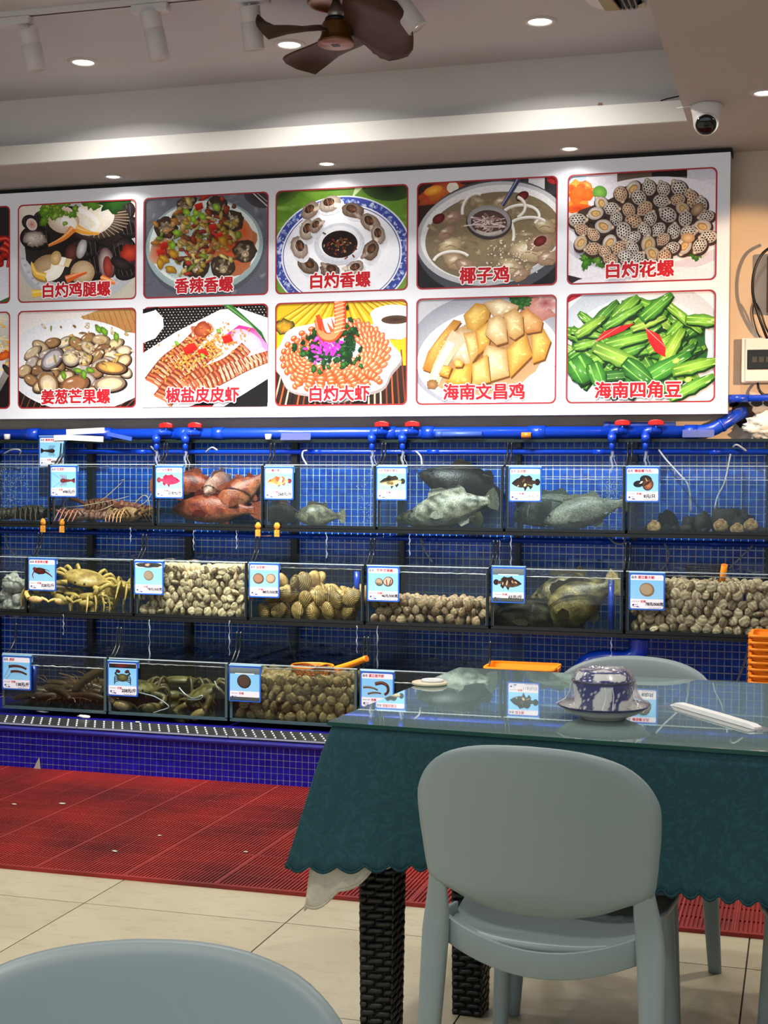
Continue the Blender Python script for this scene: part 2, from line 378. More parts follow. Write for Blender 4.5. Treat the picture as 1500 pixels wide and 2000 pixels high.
# drain grate lying on the plinth in sections, rows of drilled studs
M_steel = mat('brushed_steel', (74, 76, 76), .35, metal=.6, noise_=(30, .4)); M_hole = mat('stud_white', (215, 220, 225), .25)
g0 = thing('drain_grate', '', 'grate')
gm = MB(); gm.b2((-.35, 0, 0), (.35, .20, .010)); gm.build('plate', M_steel, g0, bevel=.003)
MB().b2((-.35, -.003, .006), (.35, .001, .0115)).build('edge_strip', mat('bright_strip', (200, 200, 215), .3, metal=.4), g0)
gs = MB()
for r in range(4):
    for k in range(16):
        x, y = -.33+k*.044+(r % 2)*.022, .035+r*.043
        gs.lathe([(.0042, .0), (.004, .0115), (.0024, .0125)], 8, (x, y, .0015))
o = gs.build('stud', M_hole, g0); o['kind'] = 'stuff'
gl = ['perforated steel drain grate before the dark shrimp tank', 'perforated steel drain grate before the green crab tank', 'perforated steel drain grate before the brown clam tank', 'perforated steel drain grate running behind the dining table']
for k in range(4):
    o = g0 if k == 0 else copy_tree(g0)
    o.location = (-3.36+k*.704, 5.535, PT); tag(o, gl[k], 'grate', 'drain grates on the plinth')

# red ribbed mat in square modules
M_red = mat('red_rubber', (166, 34, 24), .6, noise_=(2.6, .62), bump=(80, .1))
nt = M_red.node_tree
for n in nt.nodes:
    if n.bl_idname == 'ShaderNodeTexNoise' and n.inputs['Scale'].default_value < 3:
        g = nt.nodes.new('ShaderNodeNewGeometry'); nt.links.new(g.outputs['Position'], n.inputs['Vector'])
matt = thing('rubber_mat', 'red ribbed rubber mat running along the foot of the tiled plinth', 'mat', (-1.5, 4.08, 0))
S = .314
SY = .3515
mm = MB(); mm.b2((-S/2+.001, .001, .0), (S/2-.001, SY-.001, .006))
for k in range(25): x = -S/2+S*(k+.5)/25; mm.b2((x-.0034, .001, .006), (x+.0034, SY-.001, .0118))
for y in (.004, SY/3, SY*2/3, SY-.004): mm.b2((-S/2+.001, y-.0022, .006), (S/2-.001, y+.0022, .0112))
pan = mm.build('mat_module', M_red, matt); first = True
em = MB(); em.b2((-S/2, -.012, 0), (S/2, .001, .012)); edge0 = None
for i in range(17):
    for j in range(4):
        if j == 3: pass
        o = pan if first else pan.copy()
        if not first: col.objects.link(o)
        first = False; o.parent = matt; o.location = (-2.6+i*S, .012+j*SY, 0)
    if i == 0: edge0 = em.build('edge_strip', M_red, matt); o = edge0
    else: o = edge0.copy(); col.objects.link(o)
    o.parent = matt; o.location = (-2.6+i*S, .012, 0)
sr = None
for i in range(34):
    if sr is None: sr = MB().b2((-.0018, .012, .004), (.0018, 1.416, .0124)).build('seam_rib', mat('pale_red_rib', (164, 54, 44), .6), matt); o = sr
    else: o = sr.copy(); col.objects.link(o); o.parent = matt
    o.location = (-2.6-S/2+i*S/2, 0, 0)

# ---------------------------------------------------------------- ceiling lights
M_lens = mat('lamp_lens', (255, 252, 244), .3, emit=9.0); M_ring = mat('lamp_ring', (205, 200, 194), .4)
def downlight(x, y, z, r, label, power, group, color=(1, .97, .92)):
    t = thing('downlight', label, 'ceiling light', (x, y, z), 0, group)
    MB().lathe([(r*.80, -.001), (r*.84, -.007), (r*1.12, -.006), (r*1.2, 0), (r*1.2, .002), (r*.8, .002)], 28).build('trim_ring', M_ring, t)
    MB().lathe([(r*.82, -.002), (r*.7, -.0045), (.001, -.005)], 24).build('lens', M_lens, t)
    L = lamp('downlight_lamp', 'AREA', (0, 0, -.02), power, color, r*1.6); L.data.spread = math.radians(150); L.parent = t
    return t
TRAY = 'downlights in the raised ceiling'; SOF = 'downlights in the low soffit'
for x, y, l in ((-3.07, 5.70, 'round recessed downlight in raised ceiling near white track spotlights'), (-2.105, 5.70, 'round recessed downlight in raised ceiling beside the bronze fan'), (-1.035, 5.68, 'round recessed downlight in raised ceiling next to broken ceiling opening')):
    downlight(x, y, CZ, .058, l, 8, TRAY)
for x, y, l in ((-3.33, 6.49, 'small recessed downlight in soffit above spicy whelk dish photo'), (-2.205, 6.49, 'small recessed downlight in soffit above the boiled whelk dish photo'), (-1.04, 6.48, 'small recessed downlight in soffit above the spotted snail dish photo')):
    downlight(x, y, SZ, .042, l, .9, SOF)
downlight(-.168, 5.75, SZ, .046, 'round recessed downlight in low soffit beside the dome camera', 4, SOF)
# the room's further ceiling lamps, over the dining area behind and above the camera
for x, y in ((-3.1, 3.7), (-1.2, 3.6), (-4.4, 2.8), (-2.6, 1.6), (-1.2, .6)):
    L = lamp('ceiling_lamp', 'AREA', (x, y, CZ-.02), 18, (1, .97, .92), .16); L.data.spread = math.radians(150)
for x, y in ((.5, 4.2), (.6, 2.2), (.5, .2), (1.9, 5.6)):
    L = lamp('ceiling_lamp', 'AREA', (x, y, SZ-.02), 12, (1, .95, .88), .12); L.data.spread = math.radians(150)
# warm work lamp further along the wall to the right
lamp('warm_wall_lamp', 'SPOT', (.95, 4.9, 1.92), 210, (1, .58, .27), .03, (math.radians(90.6), 0, math.radians(31.5)), spot_size=math.radians(31), spot_blend=.3)
# ================================================================ menu board with dish photographs
def mixc(a, b, t): return tuple(x+(y-x)*t for x, y in zip(a, b))
def clam2d(p, x, y, rx, ry, rot, base, dark, inner=None):
    """one shell in a photograph: rim, body with growth rings, shine"""
    p.ell(x+rx*.06, y+ry*.12, rx*1.08, ry*1.1, rot, (40, 28, 20)); p.ell(x, y, rx, ry, rot, base, dark, off=(-.2, -.3))
    if inner:
        p.ell(x, y, rx*.8, ry*.74, rot, inner, mixc(inner, dark, .4)); p.ell(x-rx*.1, y+ry*.1, rx*.45, ry*.4, rot+20, mixc(inner, (240, 190, 110), .6), inner, jag=.2)
    else:
        for k in (.75, .5): p.ell(x-rx*.05, y-ry*.12*(1-k), rx*k, ry*k, rot, mixc(base, dark, .45-.2*k), mixc(base, dark, .25), off=(-.2, -.3))
        p.ell(x-rx*.3, y-ry*.4, rx*.25, ry*.16, rot, (252, 246, 232), base)
def shrimp2d(p, x, y, L, W, rot, c1, c2, n=6):
    """cooked tail: banded segments along a curve"""
    r = math.radians(rot)
    for k in range(n):
        t = k/(n-1)-.5; bx, by = t*L, -(.25-t*t)*L*.35
        X, Y = x+bx*math.cos(r)-by*math.sin(r), y+bx*math.sin(r)+by*math.cos(r); ww = W*(1-.5*abs(t)*1.3)
        p.ell(X, Y, L/n*.8, ww, rot+t*60, c1 if k % 2 else mixc(c1, c2, .35), mixc(c1, (120, 20, 0), .45), 14, (-.2, -.4)); p.ell(X-L*.02, Y-ww*.25, L/n*.22, ww*.55, rot+t*60, c2, mixc(c1, c2, .4), 10)
def leaf2d(p, x, y, r, c, e, jag=.35, n=26, sq=.7, rot=0): p.ell(x, y, r, r*sq, rot, c, e, n, (-.15, -.2), jag)
def scatter(p, n, box, fn):
    for k in range(n): fn(p.R.uniform(box[0], box[2]), p.R.uniform(box[1], box[3]))

def pic_leg_clams(p):
    R = p.R; p.rect(0, 0, 640, 540, (225, 216, 198), (190, 184, 170))
    p.ell(70, 20, 90, 60, 0, (245, 240, 226), (214, 204, 184)); p.ell(60, 18, 60, 34, 0, (226, 220, 204))
    p.ell(330, 270, 345, 290, 0, (214, 214, 216), (176, 178, 184)); p.ell(320, 255, 318, 262, 0, (120, 116, 118), (205, 206, 210), 40)
    for a in range(0, 180, 9): p.ell(320+300*math.cos(math.radians(a)), 255+255*math.sin(math.radians(a)), 16, 9, a, (150, 156, 176), (196, 198, 206), 8, jag=.4)
    p.ell(330, 235, 300, 215, 0, (24, 18, 18), (48, 40, 40), 40, jag=.06)
    for x, y, a, b, r in ((60, 95, 45, 40, 30), (120, 70, 40, 34, -20), (560, 70, 60, 75, 60), (600, 150, 70, 60, 20), (90, 185, 85, 68, 15), (565, 290, 70, 90, 20), (600, 380, 80, 50, -25), (430, 330, 70, 100, 10), (360, 255, 80, 62, -10)):
        p.ell(x, y, a, b, r, (70, 62, 64), (16, 12, 14), 26, (-.3, -.4)); p.ell(x-a*.1, y, a*.6, b*.55, r, (36, 24, 24), (22, 16, 18))
        for k in range(5): p.line([(x-a*.7+k*a*.35, y-b*.6), (x-a*.4+k*a*.3, y+b*.6)], 2.5, (96, 88, 88))
    p.ell(72, 108, 36, 28, 60, (190, 120, 100), (230, 210, 200)); p.ell(90, 190, 64, 42, 10, (232, 224, 216), (120, 100, 90), 30, (-.2, -.2), .12)
    for q in range(10): p.ell(60+R.uniform(0, 70), 170+R.uniform(0, 45), 9, 6, R.uniform(0, 90), (250, 246, 240), (150, 130, 120), 8)
    p.ell(290, 275, 36, 52, 15, (120, 66, 60), (60, 34, 34)); p.ell(345, 255, 26, 55, 15, (225, 224, 224), (140, 136, 140)); p.ell(478, 340, 42, 88, -6, (206, 196, 192), (90, 60, 60)); p.ell(486, 360, 26, 60, -6, (170, 70, 54), (110, 40, 36))
    p.ell(600, 290, 55, 48, -30, (206, 70, 46), (110, 26, 20), 18, jag=.2); p.ell(555, 345, 60, 32, 30, (56, 44, 44), (22, 18, 18))
    # big open shells with the long foot
    p.ell(440, 110, 160, 100, -12, (120, 100, 88), (44, 34, 30), 40)
    for k in range(17): a = math.radians(-60+k*11); p.line([(420+40*math.cos(a), 90+30*math.sin(a)), (450+150*math.cos(a), 105+95*math.sin(a))], 4, (168, 146, 120))
    p.ell(405, 95, 118, 88, -14, (250, 246, 236), (222, 212, 198)); p.ell(245, 95, 90, 70, 20, (248, 240, 226), (196, 170, 146)); p.ell(250, 60, 60, 42, 20, (200, 130, 100), (240, 226, 210))
    p.ell(160, 355, 90, 76, -20, (214, 190, 146), (150, 120, 84)); p.ell(350, 385, 66, 66, 10, (226, 206, 172), (160, 130, 94))
    for k in range(12): a = math.radians(180+k*14); p.line([(160, 370), (160+90*math.cos(a), 360+78*math.sin(a))], 3, (176, 146, 104)); p.line([(350, 400), (350+66*math.cos(a), 388+66*math.sin(a))], 3, (190, 164, 126))
    for pts, w0, w1, c in (([(330, 40), (400, 80), (440, 130), (400, 165)], 74, 52, (244, 232, 214)), ([(240, 90), (290, 110), (300, 145)], 62, 40, (246, 238, 224)), ([(220, 330), (200, 380), (150, 400)], 78, 60, (246, 240, 226)), ([(250, 300), (240, 345)], 90, 70, (226, 200, 150))):
        p.line(pts, w0, c, w1); p.line([(x-6, y-4) for x, y in pts], w0*.4, (255, 252, 244), w1*.35)
    for pts, c in (([(315, 140), (370, 165), (440, 178)], (240, 166, 60)), ([(300, 140), (250, 190), (165, 232)], (232, 130, 50)), ([(150, 400), (95, 380), (72, 320)], (238, 186, 60)), ([(260, 420), (320, 400), (375, 385)], (214, 92, 40)), ([(450, 420), (500, 440), (525, 452)], (230, 120, 50)), ([(75, 490), (140, 488), (190, 494)], (240, 190, 50))):
        p.line(pts, 46, c, 10); p.line([(x-2, y-7) for x, y in pts], 14, mixc(c, (255, 240, 200), .5), 3)
    p.ell(205, 300, 30, 40, 10, (236, 206, 150), (190, 150, 90))
    for q in range(34): leaf2d(p, R.uniform(120, 330), R.uniform(0, 70) if R.random() < .8 else R.uniform(60, 120), R.uniform(14, 32), R.choice([(150, 190, 60), (110, 160, 40), (176, 206, 84)]), (64, 104, 22), rot=R.uniform(0, 180))
    leaf2d(p, 520, 15, 70, (52, 100, 36), (26, 56, 22)); leaf2d(p, 400, 10, 45, (110, 160, 50), (60, 100, 26))

def pic_spicy(p):
    R = p.R; p.rect(0, 0, 672, 565, (106, 108, 118), (92, 92, 104))
    for q in range(120): p.ell(R.uniform(0, 672), R.uniform(0, 565), R.uniform(10, 40), R.uniform(6, 20), R.uniform(0, 180), R.choice([(128, 130, 140), (84, 84, 96), (140, 142, 150)]), (104, 106, 116), 9, jag=.4)
    p.ell(620, 20, 90, 60, 30, (44, 40, 44), (70, 68, 74)); p.line([(585, 0), (665, 80)], 6, (200, 200, 200)); p.line([(605, 0), (670, 60)], 4, (170, 170, 174))
    p.ell(328, 300, 318, 270, 0, (60, 70, 76), (80, 86, 96), 50); p.ell(326, 282, 316, 262, 0, (206, 220, 220), (150, 170, 172), 60); p.ell(326, 270, 296, 240, 0, (176, 196, 196), (222, 232, 232), 60); p.ell(326, 285, 262, 215, 0, (196, 208, 208), (184, 202, 204), 50)
    p.ell(480, 300, 130, 150, 10, (190, 66, 20), (176, 108, 70), 30, jag=.1); p.ell(90, 300, 60, 80, 10, (196, 60, 22), (190, 150, 120), 24, jag=.1); p.ell(540, 210, 40, 80, -20, (206, 84, 26), (190, 120, 80))
    for x, y, r in ((225, 50, 44), (395, 60, 56), (120, 170, 62), (480, 150, 60), (545, 320, 62), (285, 390, 72), (430, 400, 66), (250, 20, 36), (190, 120, 40)):
        p.ell(x, y, r*1.05, r*.98, 30, (70, 58, 44), (50, 40, 30), 24, jag=.08)
        for k in range(16):
            a = R.uniform(0, 6.3); d = R.uniform(0, r*.8); p.ell(x+d*math.cos(a), y+d*math.sin(a), R.uniform(8, 22), R.uniform(5, 12), R.uniform(0, 180), R.choice([(190, 176, 150), (160, 140, 108), (216, 206, 184), (110, 92, 68)]), (104, 88, 66), 9, jag=.25)
        p.ell(x+r*.05, y+r*.25, r*.34, r*.34, 0, (226, 212, 180), (120, 100, 74)); p.line([(x-r*.1, y+r*.25), (x+r*.1, y+r*.1), (x+r*.2, y+r*.35)], 5, (120, 96, 66))
    cols = [(206, 176, 50), (176, 150, 46), (190, 120, 40), (150, 44, 24), (186, 40, 28), (120, 150, 40), (214, 150, 90), (110, 60, 34), (200, 186, 96), (90, 34, 26), (228, 206, 120)]
    for q in range(230):
        t = R.random(); x = R.gauss(310, 110); y = R.gauss(225, 95)
        if y > 440 or x < 60 or x > 520: continue
        c = R.choice(cols); p.ell(x, y, R.uniform(10, 34), R.uniform(7, 17), R.uniform(0, 180), mixc(c, (255, 240, 190), .15), mixc(c, (40, 20, 10), .5), 10, (-.3, -.4), .3)
    for x, y in ((235, 90), (270, 130), (320, 120), (180, 200), (395, 70), (160, 270), (285, 95)): p.ell(x, y, 24, 17, R.uniform(0, 90), (170, 206, 70), (96, 140, 30), 10, jag=.15)
    for x, y in ((95, 305), (300, 60), (410, 230), (110, 270), (375, 180)): p.poly([(x-26, y-10), (x+18, y-22), (x+26, y+12), (x-12, y+26)], (206, 50, 30), (150, 22, 14))
    for x, y in ((110, 345), (165, 320), (95, 370), (150, 405), (430, 260)): p.ell(x, y, 34, 22, R.uniform(0, 90), (206, 160, 44), (130, 84, 20), 12, (-.3, -.3), .25)

def pic_whelk_plate(p):
    R = p.R; p.rect(0, 0, 662, 540, (96, 140, 40), (110, 150, 60))
    for q in range(50): p.ell(R.uniform(0, 662), R.uniform(0, 200), R.uniform(20, 70), R.uniform(10, 30), R.uniform(-20, 20), R.choice([(120, 166, 56), (84, 126, 34), (146, 180, 90)]), (100, 144, 46), 12, jag=.3)
    p.ell(560, 10, 130, 70, 8, (20, 26, 20), (52, 78, 34)); p.ell(30, 20, 90, 50, -20, (40, 60, 26), (86, 120, 40)); p.poly([(400, 0), (440, 0), (380, 60)], (200, 214, 160))
    p.ell(330, 345, 350, 305, 0, (240, 242, 248), (224, 228, 238), 60); p.ell(330, 345, 342, 298, 0, (52, 66, 150), (60, 76, 160), 60)
    for k in range(240):
        a = R.uniform(0, 6.3); d = R.uniform(.89, .985); p.ell(330+342*d*math.cos(a), 345+298*d*math.sin(a), R.uniform(4, 13), R.uniform(3, 8), R.uniform(0, 180), R.choice([(226, 230, 244), (206, 214, 238), (120, 136, 196), (30, 42, 128)]), (150, 164, 212), 8, jag=.4)
    p.ell(330, 345, 302, 262, 0, (244, 245, 250), (238, 240, 248), 60)
    for k in range(90):
        a = 2*PI*k/90; b2_ = 2*PI*(k+1)/90; p.line([(330+292*math.cos(a), 345+252*math.sin(a)), (330+292*math.cos(b2_), 345+252*math.sin(b2_))], 4, (60, 72, 150))
    for x, y, a, L in ((175, 110, -50, 74), (275, 80, -20, 80), (390, 120, 15, 78), (475, 185, 40, 78), (515, 250, 75, 70), (480, 330, 110, 76), (395, 420, 150, 72), (275, 425, 190, 74), (165, 395, 215, 80), (120, 300, 250, 84), (160, 210, 280, 76), (205, 190, 300, 60)):
        r = math.radians(a); p.ell(x+8, y+16, L*.8, L*.5, a, (150, 146, 150), (226, 228, 236)); c = R.choice([(222, 206, 188), (176, 150, 130), (206, 186, 170), (120, 92, 76)])
        p.ell(x, y, L*.72, L*.5, a, mixc(c, (255, 250, 240), .3), mixc(c, (50, 34, 26), .5), 24, (-.2, -.3), .06); p.ell(x+L*.45*math.cos(r+.6), y+L*.45*math.sin(r+.6), L*.4, L*.16, a+30, mixc(c, (255, 255, 250), .5), c)
        p.ell(x-L*.1*math.cos(r), y-L*.12, L*.36, L*.26, a+10, (96, 60, 40), (40, 26, 20), 18); p.ell(x+L*.1, y-L*.05, L*.17, L*.11, a, (146, 84, 44), (90, 54, 34), 10)
        for k in range(3): p.line([(x-L*.5+k*L*.3, y-L*.32), (x-L*.35+k*L*.3, y+L*.3)], 3, mixc(c, (60, 40, 30), .5))
    p.ell(322, 292, 126, 106, 0, (168, 172, 182), (200, 204, 214), 40); p.ell(322, 280, 120, 98, 0, (238, 240, 246), (206, 210, 222), 48); p.ell(322, 280, 102, 83, 0, (214, 218, 228), (240, 242, 248), 48); p.ell(324, 292, 90, 71, 0, (22, 14, 16), (34, 22, 20), 40)
    for q in range(46): p.ell(R.gauss(330, 38), R.gauss(300, 24), R.uniform(6, 13), R.uniform(3, 6), R.uniform(0, 180), R.choice([(150, 46, 34), (176, 84, 60), (110, 120, 50), (120, 40, 30), (190, 180, 120)]), (70, 30, 20), 8)

def pic_coconut_chicken(p):
    R = p.R; p.rect(0, 0, 705, 560, (58, 34, 30), (40, 34, 34)); p.ell(110, 55, 120, 46, -15, (206, 110, 40), (150, 60, 30), jag=.2); p.ell(80, 40, 50, 24, -15, (240, 190, 60), (216, 120, 40)); p.ell(180, 30, 30, 30, 0, (230, 226, 210)); p.line([(30, 60), (70, 110)], 16, (176, 60, 40))
    p.ell(640, 30, 110, 70, 0, (36, 34, 40), (60, 56, 60)); p.ell(690, 10, 40, 30, 0, (170, 40, 40)); p.rect(0, 470, 705, 560, (40, 40, 44), (20, 20, 24)); p.rect(560, 0, 640, 90, (214, 214, 216), (190, 190, 196))
    p.ell(380, 300, 390, 300, -6, (96, 98, 104), (70, 72, 80), 60); p.ell(376, 280, 384, 268, -6, (226, 226, 228), (186, 188, 192), 60); p.ell(376, 276, 360, 246, -6, (196, 196, 198), (232, 232, 234), 60); p.ell(380, 292, 340, 226, -6, (150, 132, 100), (126, 112, 88), 60)
    for q in range(110):
        a = R.uniform(0, 6.3); d = R.random()**.5; x, y = 380+320*d*math.cos(a), 296+208*d*math.sin(a); p.ell(x, y, R.uniform(10, 40), R.uniform(6, 20), R.uniform(-30, 40), R.choice([(170, 152, 118), (120, 104, 80), (196, 178, 146), (146, 130, 104), (110, 92, 74)]), (140, 124, 96), 12, jag=.3)
    for x, y, a in ((150, 265, 50), (170, 330, 60), (200, 420, 70), (250, 440, 56), (560, 380, 90), (620, 340, 70), (480, 460, 70), (660, 420, 60), (180, 190, 50), (640, 250, 60), (520, 500, 50), (430, 120, 50)):
        c = R.choice([(216, 200, 162), (206, 184, 150), (190, 160, 140), (226, 210, 170)]); p.ell(x, y, a, a*.62, R.uniform(-30, 40), c, mixc(c, (110, 84, 60), .6), 18, (-.3, -.4), .16); p.ell(x-a*.2, y-a*.2, a*.34, a*.16, R.uniform(-30, 30), (250, 244, 226), c, jag=.2)
        p.line([(x-a*.4, y+a*.2), (x, y+a*.05), (x+a*.5, y+a*.22)], 4, (134, 100, 76))
    for x, y in ((110, 190), (530, 95), (620, 330)): p.ell(x, y, 34, 24, -30, (130, 44, 40), (70, 20, 22))
    for q in range(90): p.ell(R.gauss(470, 80), R.gauss(390, 60), R.uniform(3, 9), R.uniform(2, 5), R.uniform(0, 180), (244, 240, 228), (200, 190, 166), 7)
    for cx, cy, rx, ry, a0, a1 in ((520, 200, 95, 60, 150, 400), (180, 420, 95, 55, 190, 330), (470, 150, 75, 60, -60, 60), (560, 245, 90, 40, 180, 340), (300, 160, 70, 90, 170, 290), (420, 290, 70, 100, -70, 20)):
        pts = [(cx+rx*math.cos(math.radians(a0+(a1-a0)*k/9)), cy+ry*math.sin(math.radians(a0+(a1-a0)*k/9))) for k in range(10)]; p.line(pts, 17, (206, 200, 186), 15); p.line([(x, y-3) for x, y in pts], 9, (250, 248, 242), 8)
    p.ell(365, 222, 116, 88, 10, (90, 84, 82), (60, 54, 52), 36); p.ell(365, 214, 110, 80, 10, (204, 200, 200), (150, 146, 146), 36); p.ell(365, 222, 92, 64, 10, (110, 80, 74), (80, 60, 56))
    for q in range(26): p.line([(365+R.gauss(0, 46), 222+R.gauss(0, 28)) for _ in range(3)], 7, R.choice([(196, 170, 166), (150, 116, 112), (226, 210, 206), (120, 84, 80)]), 4)
    p.line([(300, 262), (360, 282), (430, 270)], 16, (196, 188, 176)); p.line([(432, 140), (480, 60), (520, -10)], 20, (60, 66, 96), 26); p.line([(428, 138), (476, 58), (514, -10)], 5, (150, 160, 190), 6)

def pic_spotted_snails(p):
    R = p.R; p.rect(0, 0, 985, 760, (224, 222, 230), (236, 234, 240)); p.rect(330, 0, 790, 75, (70, 56, 46), (120, 104, 94)); p.rect(560, 0, 790, 50, (26, 18, 16)); p.rect(790, 0, 985, 80, (196, 196, 208), (214, 212, 222)); p.rect(0, 0, 120, 90, (160, 190, 214), (210, 214, 220))
    p.ell(560, 380, 620, 330, 0, (232, 228, 232), (206, 202, 214), 50); p.ell(560, 330, 600, 290, 0, (250, 248, 252), (236, 232, 240), 50); p.ell(600, 420, 470, 210, 0, (214, 206, 214), (246, 242, 248), 40); p.poly([(0, 690), (0, 760), (240, 760)], (40, 30, 34)); p.ell(500, 760, 500, 100, -3, (244, 242, 248), (226, 224, 234))
    for q in range(26): p.ell(R.gauss(80, 50), R.gauss(150, 55), R.uniform(26, 60), R.uniform(18, 40), R.uniform(0, 180), R.choice([(240, 120, 40), (250, 170, 50), (236, 70, 30), (252, 200, 100)]), R.choice([(240, 100, 30), (250, 150, 60)]), 14, jag=.15)
    p.ell(75, 235, 90, 34, 0, (214, 60, 24), (236, 110, 40)); p.ell(215, 130, 50, 46, 40, (140, 196, 80), (90, 150, 60)); p.ell(60, 300, 60, 40, 0, (120, 160, 60), (220, 226, 210))
    for q in range(60): leaf2d(p, *R.choice([(R.uniform(20, 480), R.uniform(560, 640)), (R.uniform(520, 640), R.uniform(540, 600)), (R.uniform(720, 880), R.uniform(470, 580))]), R.uniform(22, 60), R.choice([(126, 190, 60), (80, 150, 40), (160, 214, 90)]), (44, 96, 26), rot=R.uniform(0, 180))
    p.ell(500, 370, 440, 200, 8, (40, 28, 24), (70, 54, 46), 40, jag=.06); p.ell(560, 200, 250, 110, 10, (46, 34, 28), (80, 64, 54), 30)
    pos = []
    for q in range(2000):
        x, y = R.uniform(20, 960), R.uniform(110, 620)
        if ((x-500)/470)**2+((y-390)/235)**2 > 1 and ((x-570)/300)**2+((y-230)/130)**2 > 1: continue
        if all((x-a)**2+((y-b2_)*1.15)**2 > 78**2 for a, b2_ in pos): pos.append((x, y))
    pos.sort(key=lambda q: q[1])
    for x, y in pos:
        a = R.uniform(0, 360); r = math.radians(a); L = R.uniform(58, 74); warm = R.random() < .3; base = (246, 240, 228) if not warm else (236, 214, 176); dk = (34, 24, 26) if not warm else (110, 46, 30)
        p.ell(x+4, y+10, L*1.0, L*.8, a, (38, 26, 24), (60, 44, 38)); p.ell(x+L*.62*math.cos(r), y+L*.62*math.sin(r), L*.42, L*.3, a, mixc(base, (180, 140, 100), .3), (120, 92, 76)); p.ell(x+L*.8*math.cos(r), y+L*.8*math.sin(r), L*.2, L*.17, a, (250, 240, 220), (190, 160, 130))
        p.ell(x, y, L*.82, L*.66, a, base, mixc(base, (120, 100, 90), .6), 24, (-.2, -.3))
        if R.random() < .22:
            p.ell(x, y, L*.52, L*.36, a+20, (226, 180, 110), (160, 120, 70), jag=.06); p.ell(x+4, y+3, L*.34, L*.2, a+20, (190, 140, 80), (226, 190, 130))
        else:
            for u in range(-2, 3):
                for v in range(-2, 3):
                    du, dv = (u+.5*(v % 2))*L*.29, v*L*.22
                    if (du/(L*.78))**2+(dv/(L*.6))**2 < .85: p.ell(x+du*math.cos(r)-dv*math.sin(r), y+du*math.sin(r)+dv*math.cos(r), L*R.uniform(.08, .13), L*R.uniform(.06, .1), a+R.uniform(-20, 20), dk, mixc(dk, base, .15), 9, jag=.2)
    p.ell(800, 470, 46, 34, 10, (226, 190, 140), (176, 130, 90)); p.ell(860, 280, 36, 50, 40, (200, 170, 130), (120, 90, 66))

def pic_ginger_clams(p):
    R = p.R; p.rect(0, 0, 642, 533, (236, 230, 226), (246, 244, 244))
    p.poly([(340, 40), (480, -10), (660, -10), (660, 140), (420, 100)], (196, 150, 90), (176, 120, 70))
    for k in range(12): p.line([(350+k*28, 30-k*3), (380+k*30, 130)], 3, (140, 96, 54))
    p.poly([(0, 160), (160, 90), (190, 120), (0, 210)], (196, 160, 130), (170, 120, 90))
    for k in range(14): p.line([(10+k*12, 156-k*5), (0+k*13, 205-k*6)], 2, (150, 110, 84))
    p.rect(0, 430, 642, 533, (40, 30, 30), (24, 18, 20))
    for k in range(18): p.line([(k*40, 440), (k*36-30, 533)], 5, (120, 70, 50))
    p.ell(320, 300, 400, 250, 5, (250, 250, 253), (226, 228, 236), 50); p.ell(320, 420, 340, 100, 4, (242, 243, 248), (212, 214, 224), 50); p.ell(330, 300, 300, 180, 0, (206, 186, 150), (240, 238, 238), 40)
    pos = []
    for q in range(1500):
        x, y = R.uniform(20, 620), R.uniform(100, 450)
        if ((x-320)/300)**2+((y-300)/150)**2 < 1 and all((x-a)**2+((y-b2_)*1.5)**2 > 60**2 for a, b2_ in pos): pos.append((x, y))
    pos.sort(key=lambda q: q[1])
    for x, y in pos:
        c = R.choice([(216, 190, 146), (176, 134, 90), (206, 196, 190), (150, 110, 76), (226, 206, 170)]); clam2d(p, x, y, R.uniform(40, 56), R.uniform(26, 36), R.uniform(-50, 40), c, mixc(c, (60, 40, 30), .6), R.choice([None, None, (232, 214, 170), (240, 226, 196)]))
    for x, y, rx, ry, a, c, i in ((185, 265, 72, 46, -42, (150, 150, 168), (206, 204, 214)), (290, 260, 48, 46, 10, (226, 222, 214), (236, 220, 180)), (165, 400, 52, 68, -30, (196, 150, 90), (236, 222, 190)), (500, 405, 84, 42, -4, (206, 184, 160), (240, 226, 180)), (505, 315, 84, 36, 8, (150, 110, 80), (232, 180, 90)), (310, 405, 80, 48, -14, (176, 120, 80), None)):
        clam2d(p, x, y, rx, ry, a, c, mixc(c, (70, 46, 34), .6), i)
    for q in range(70):
        x, y = R.gauss(380, 110), R.gauss(200, 70)
        if y > 60: p.ell(x, y, R.uniform(8, 26), R.uniform(4, 9), R.uniform(0, 180), R.choice([(240, 226, 190), (120, 160, 60), (222, 180, 90), (250, 244, 226), (90, 66, 50), (240, 200, 80)]), (150, 120, 80), 8, jag=.3)
    for x, y in ((330, 330), (360, 350), (395, 330), (250, 355), (440, 110), (470, 120), (535, 150)): p.ell(x, y, 26, 15, R.uniform(0, 90), (140, 186, 60), (70, 110, 30), 10, jag=.2)

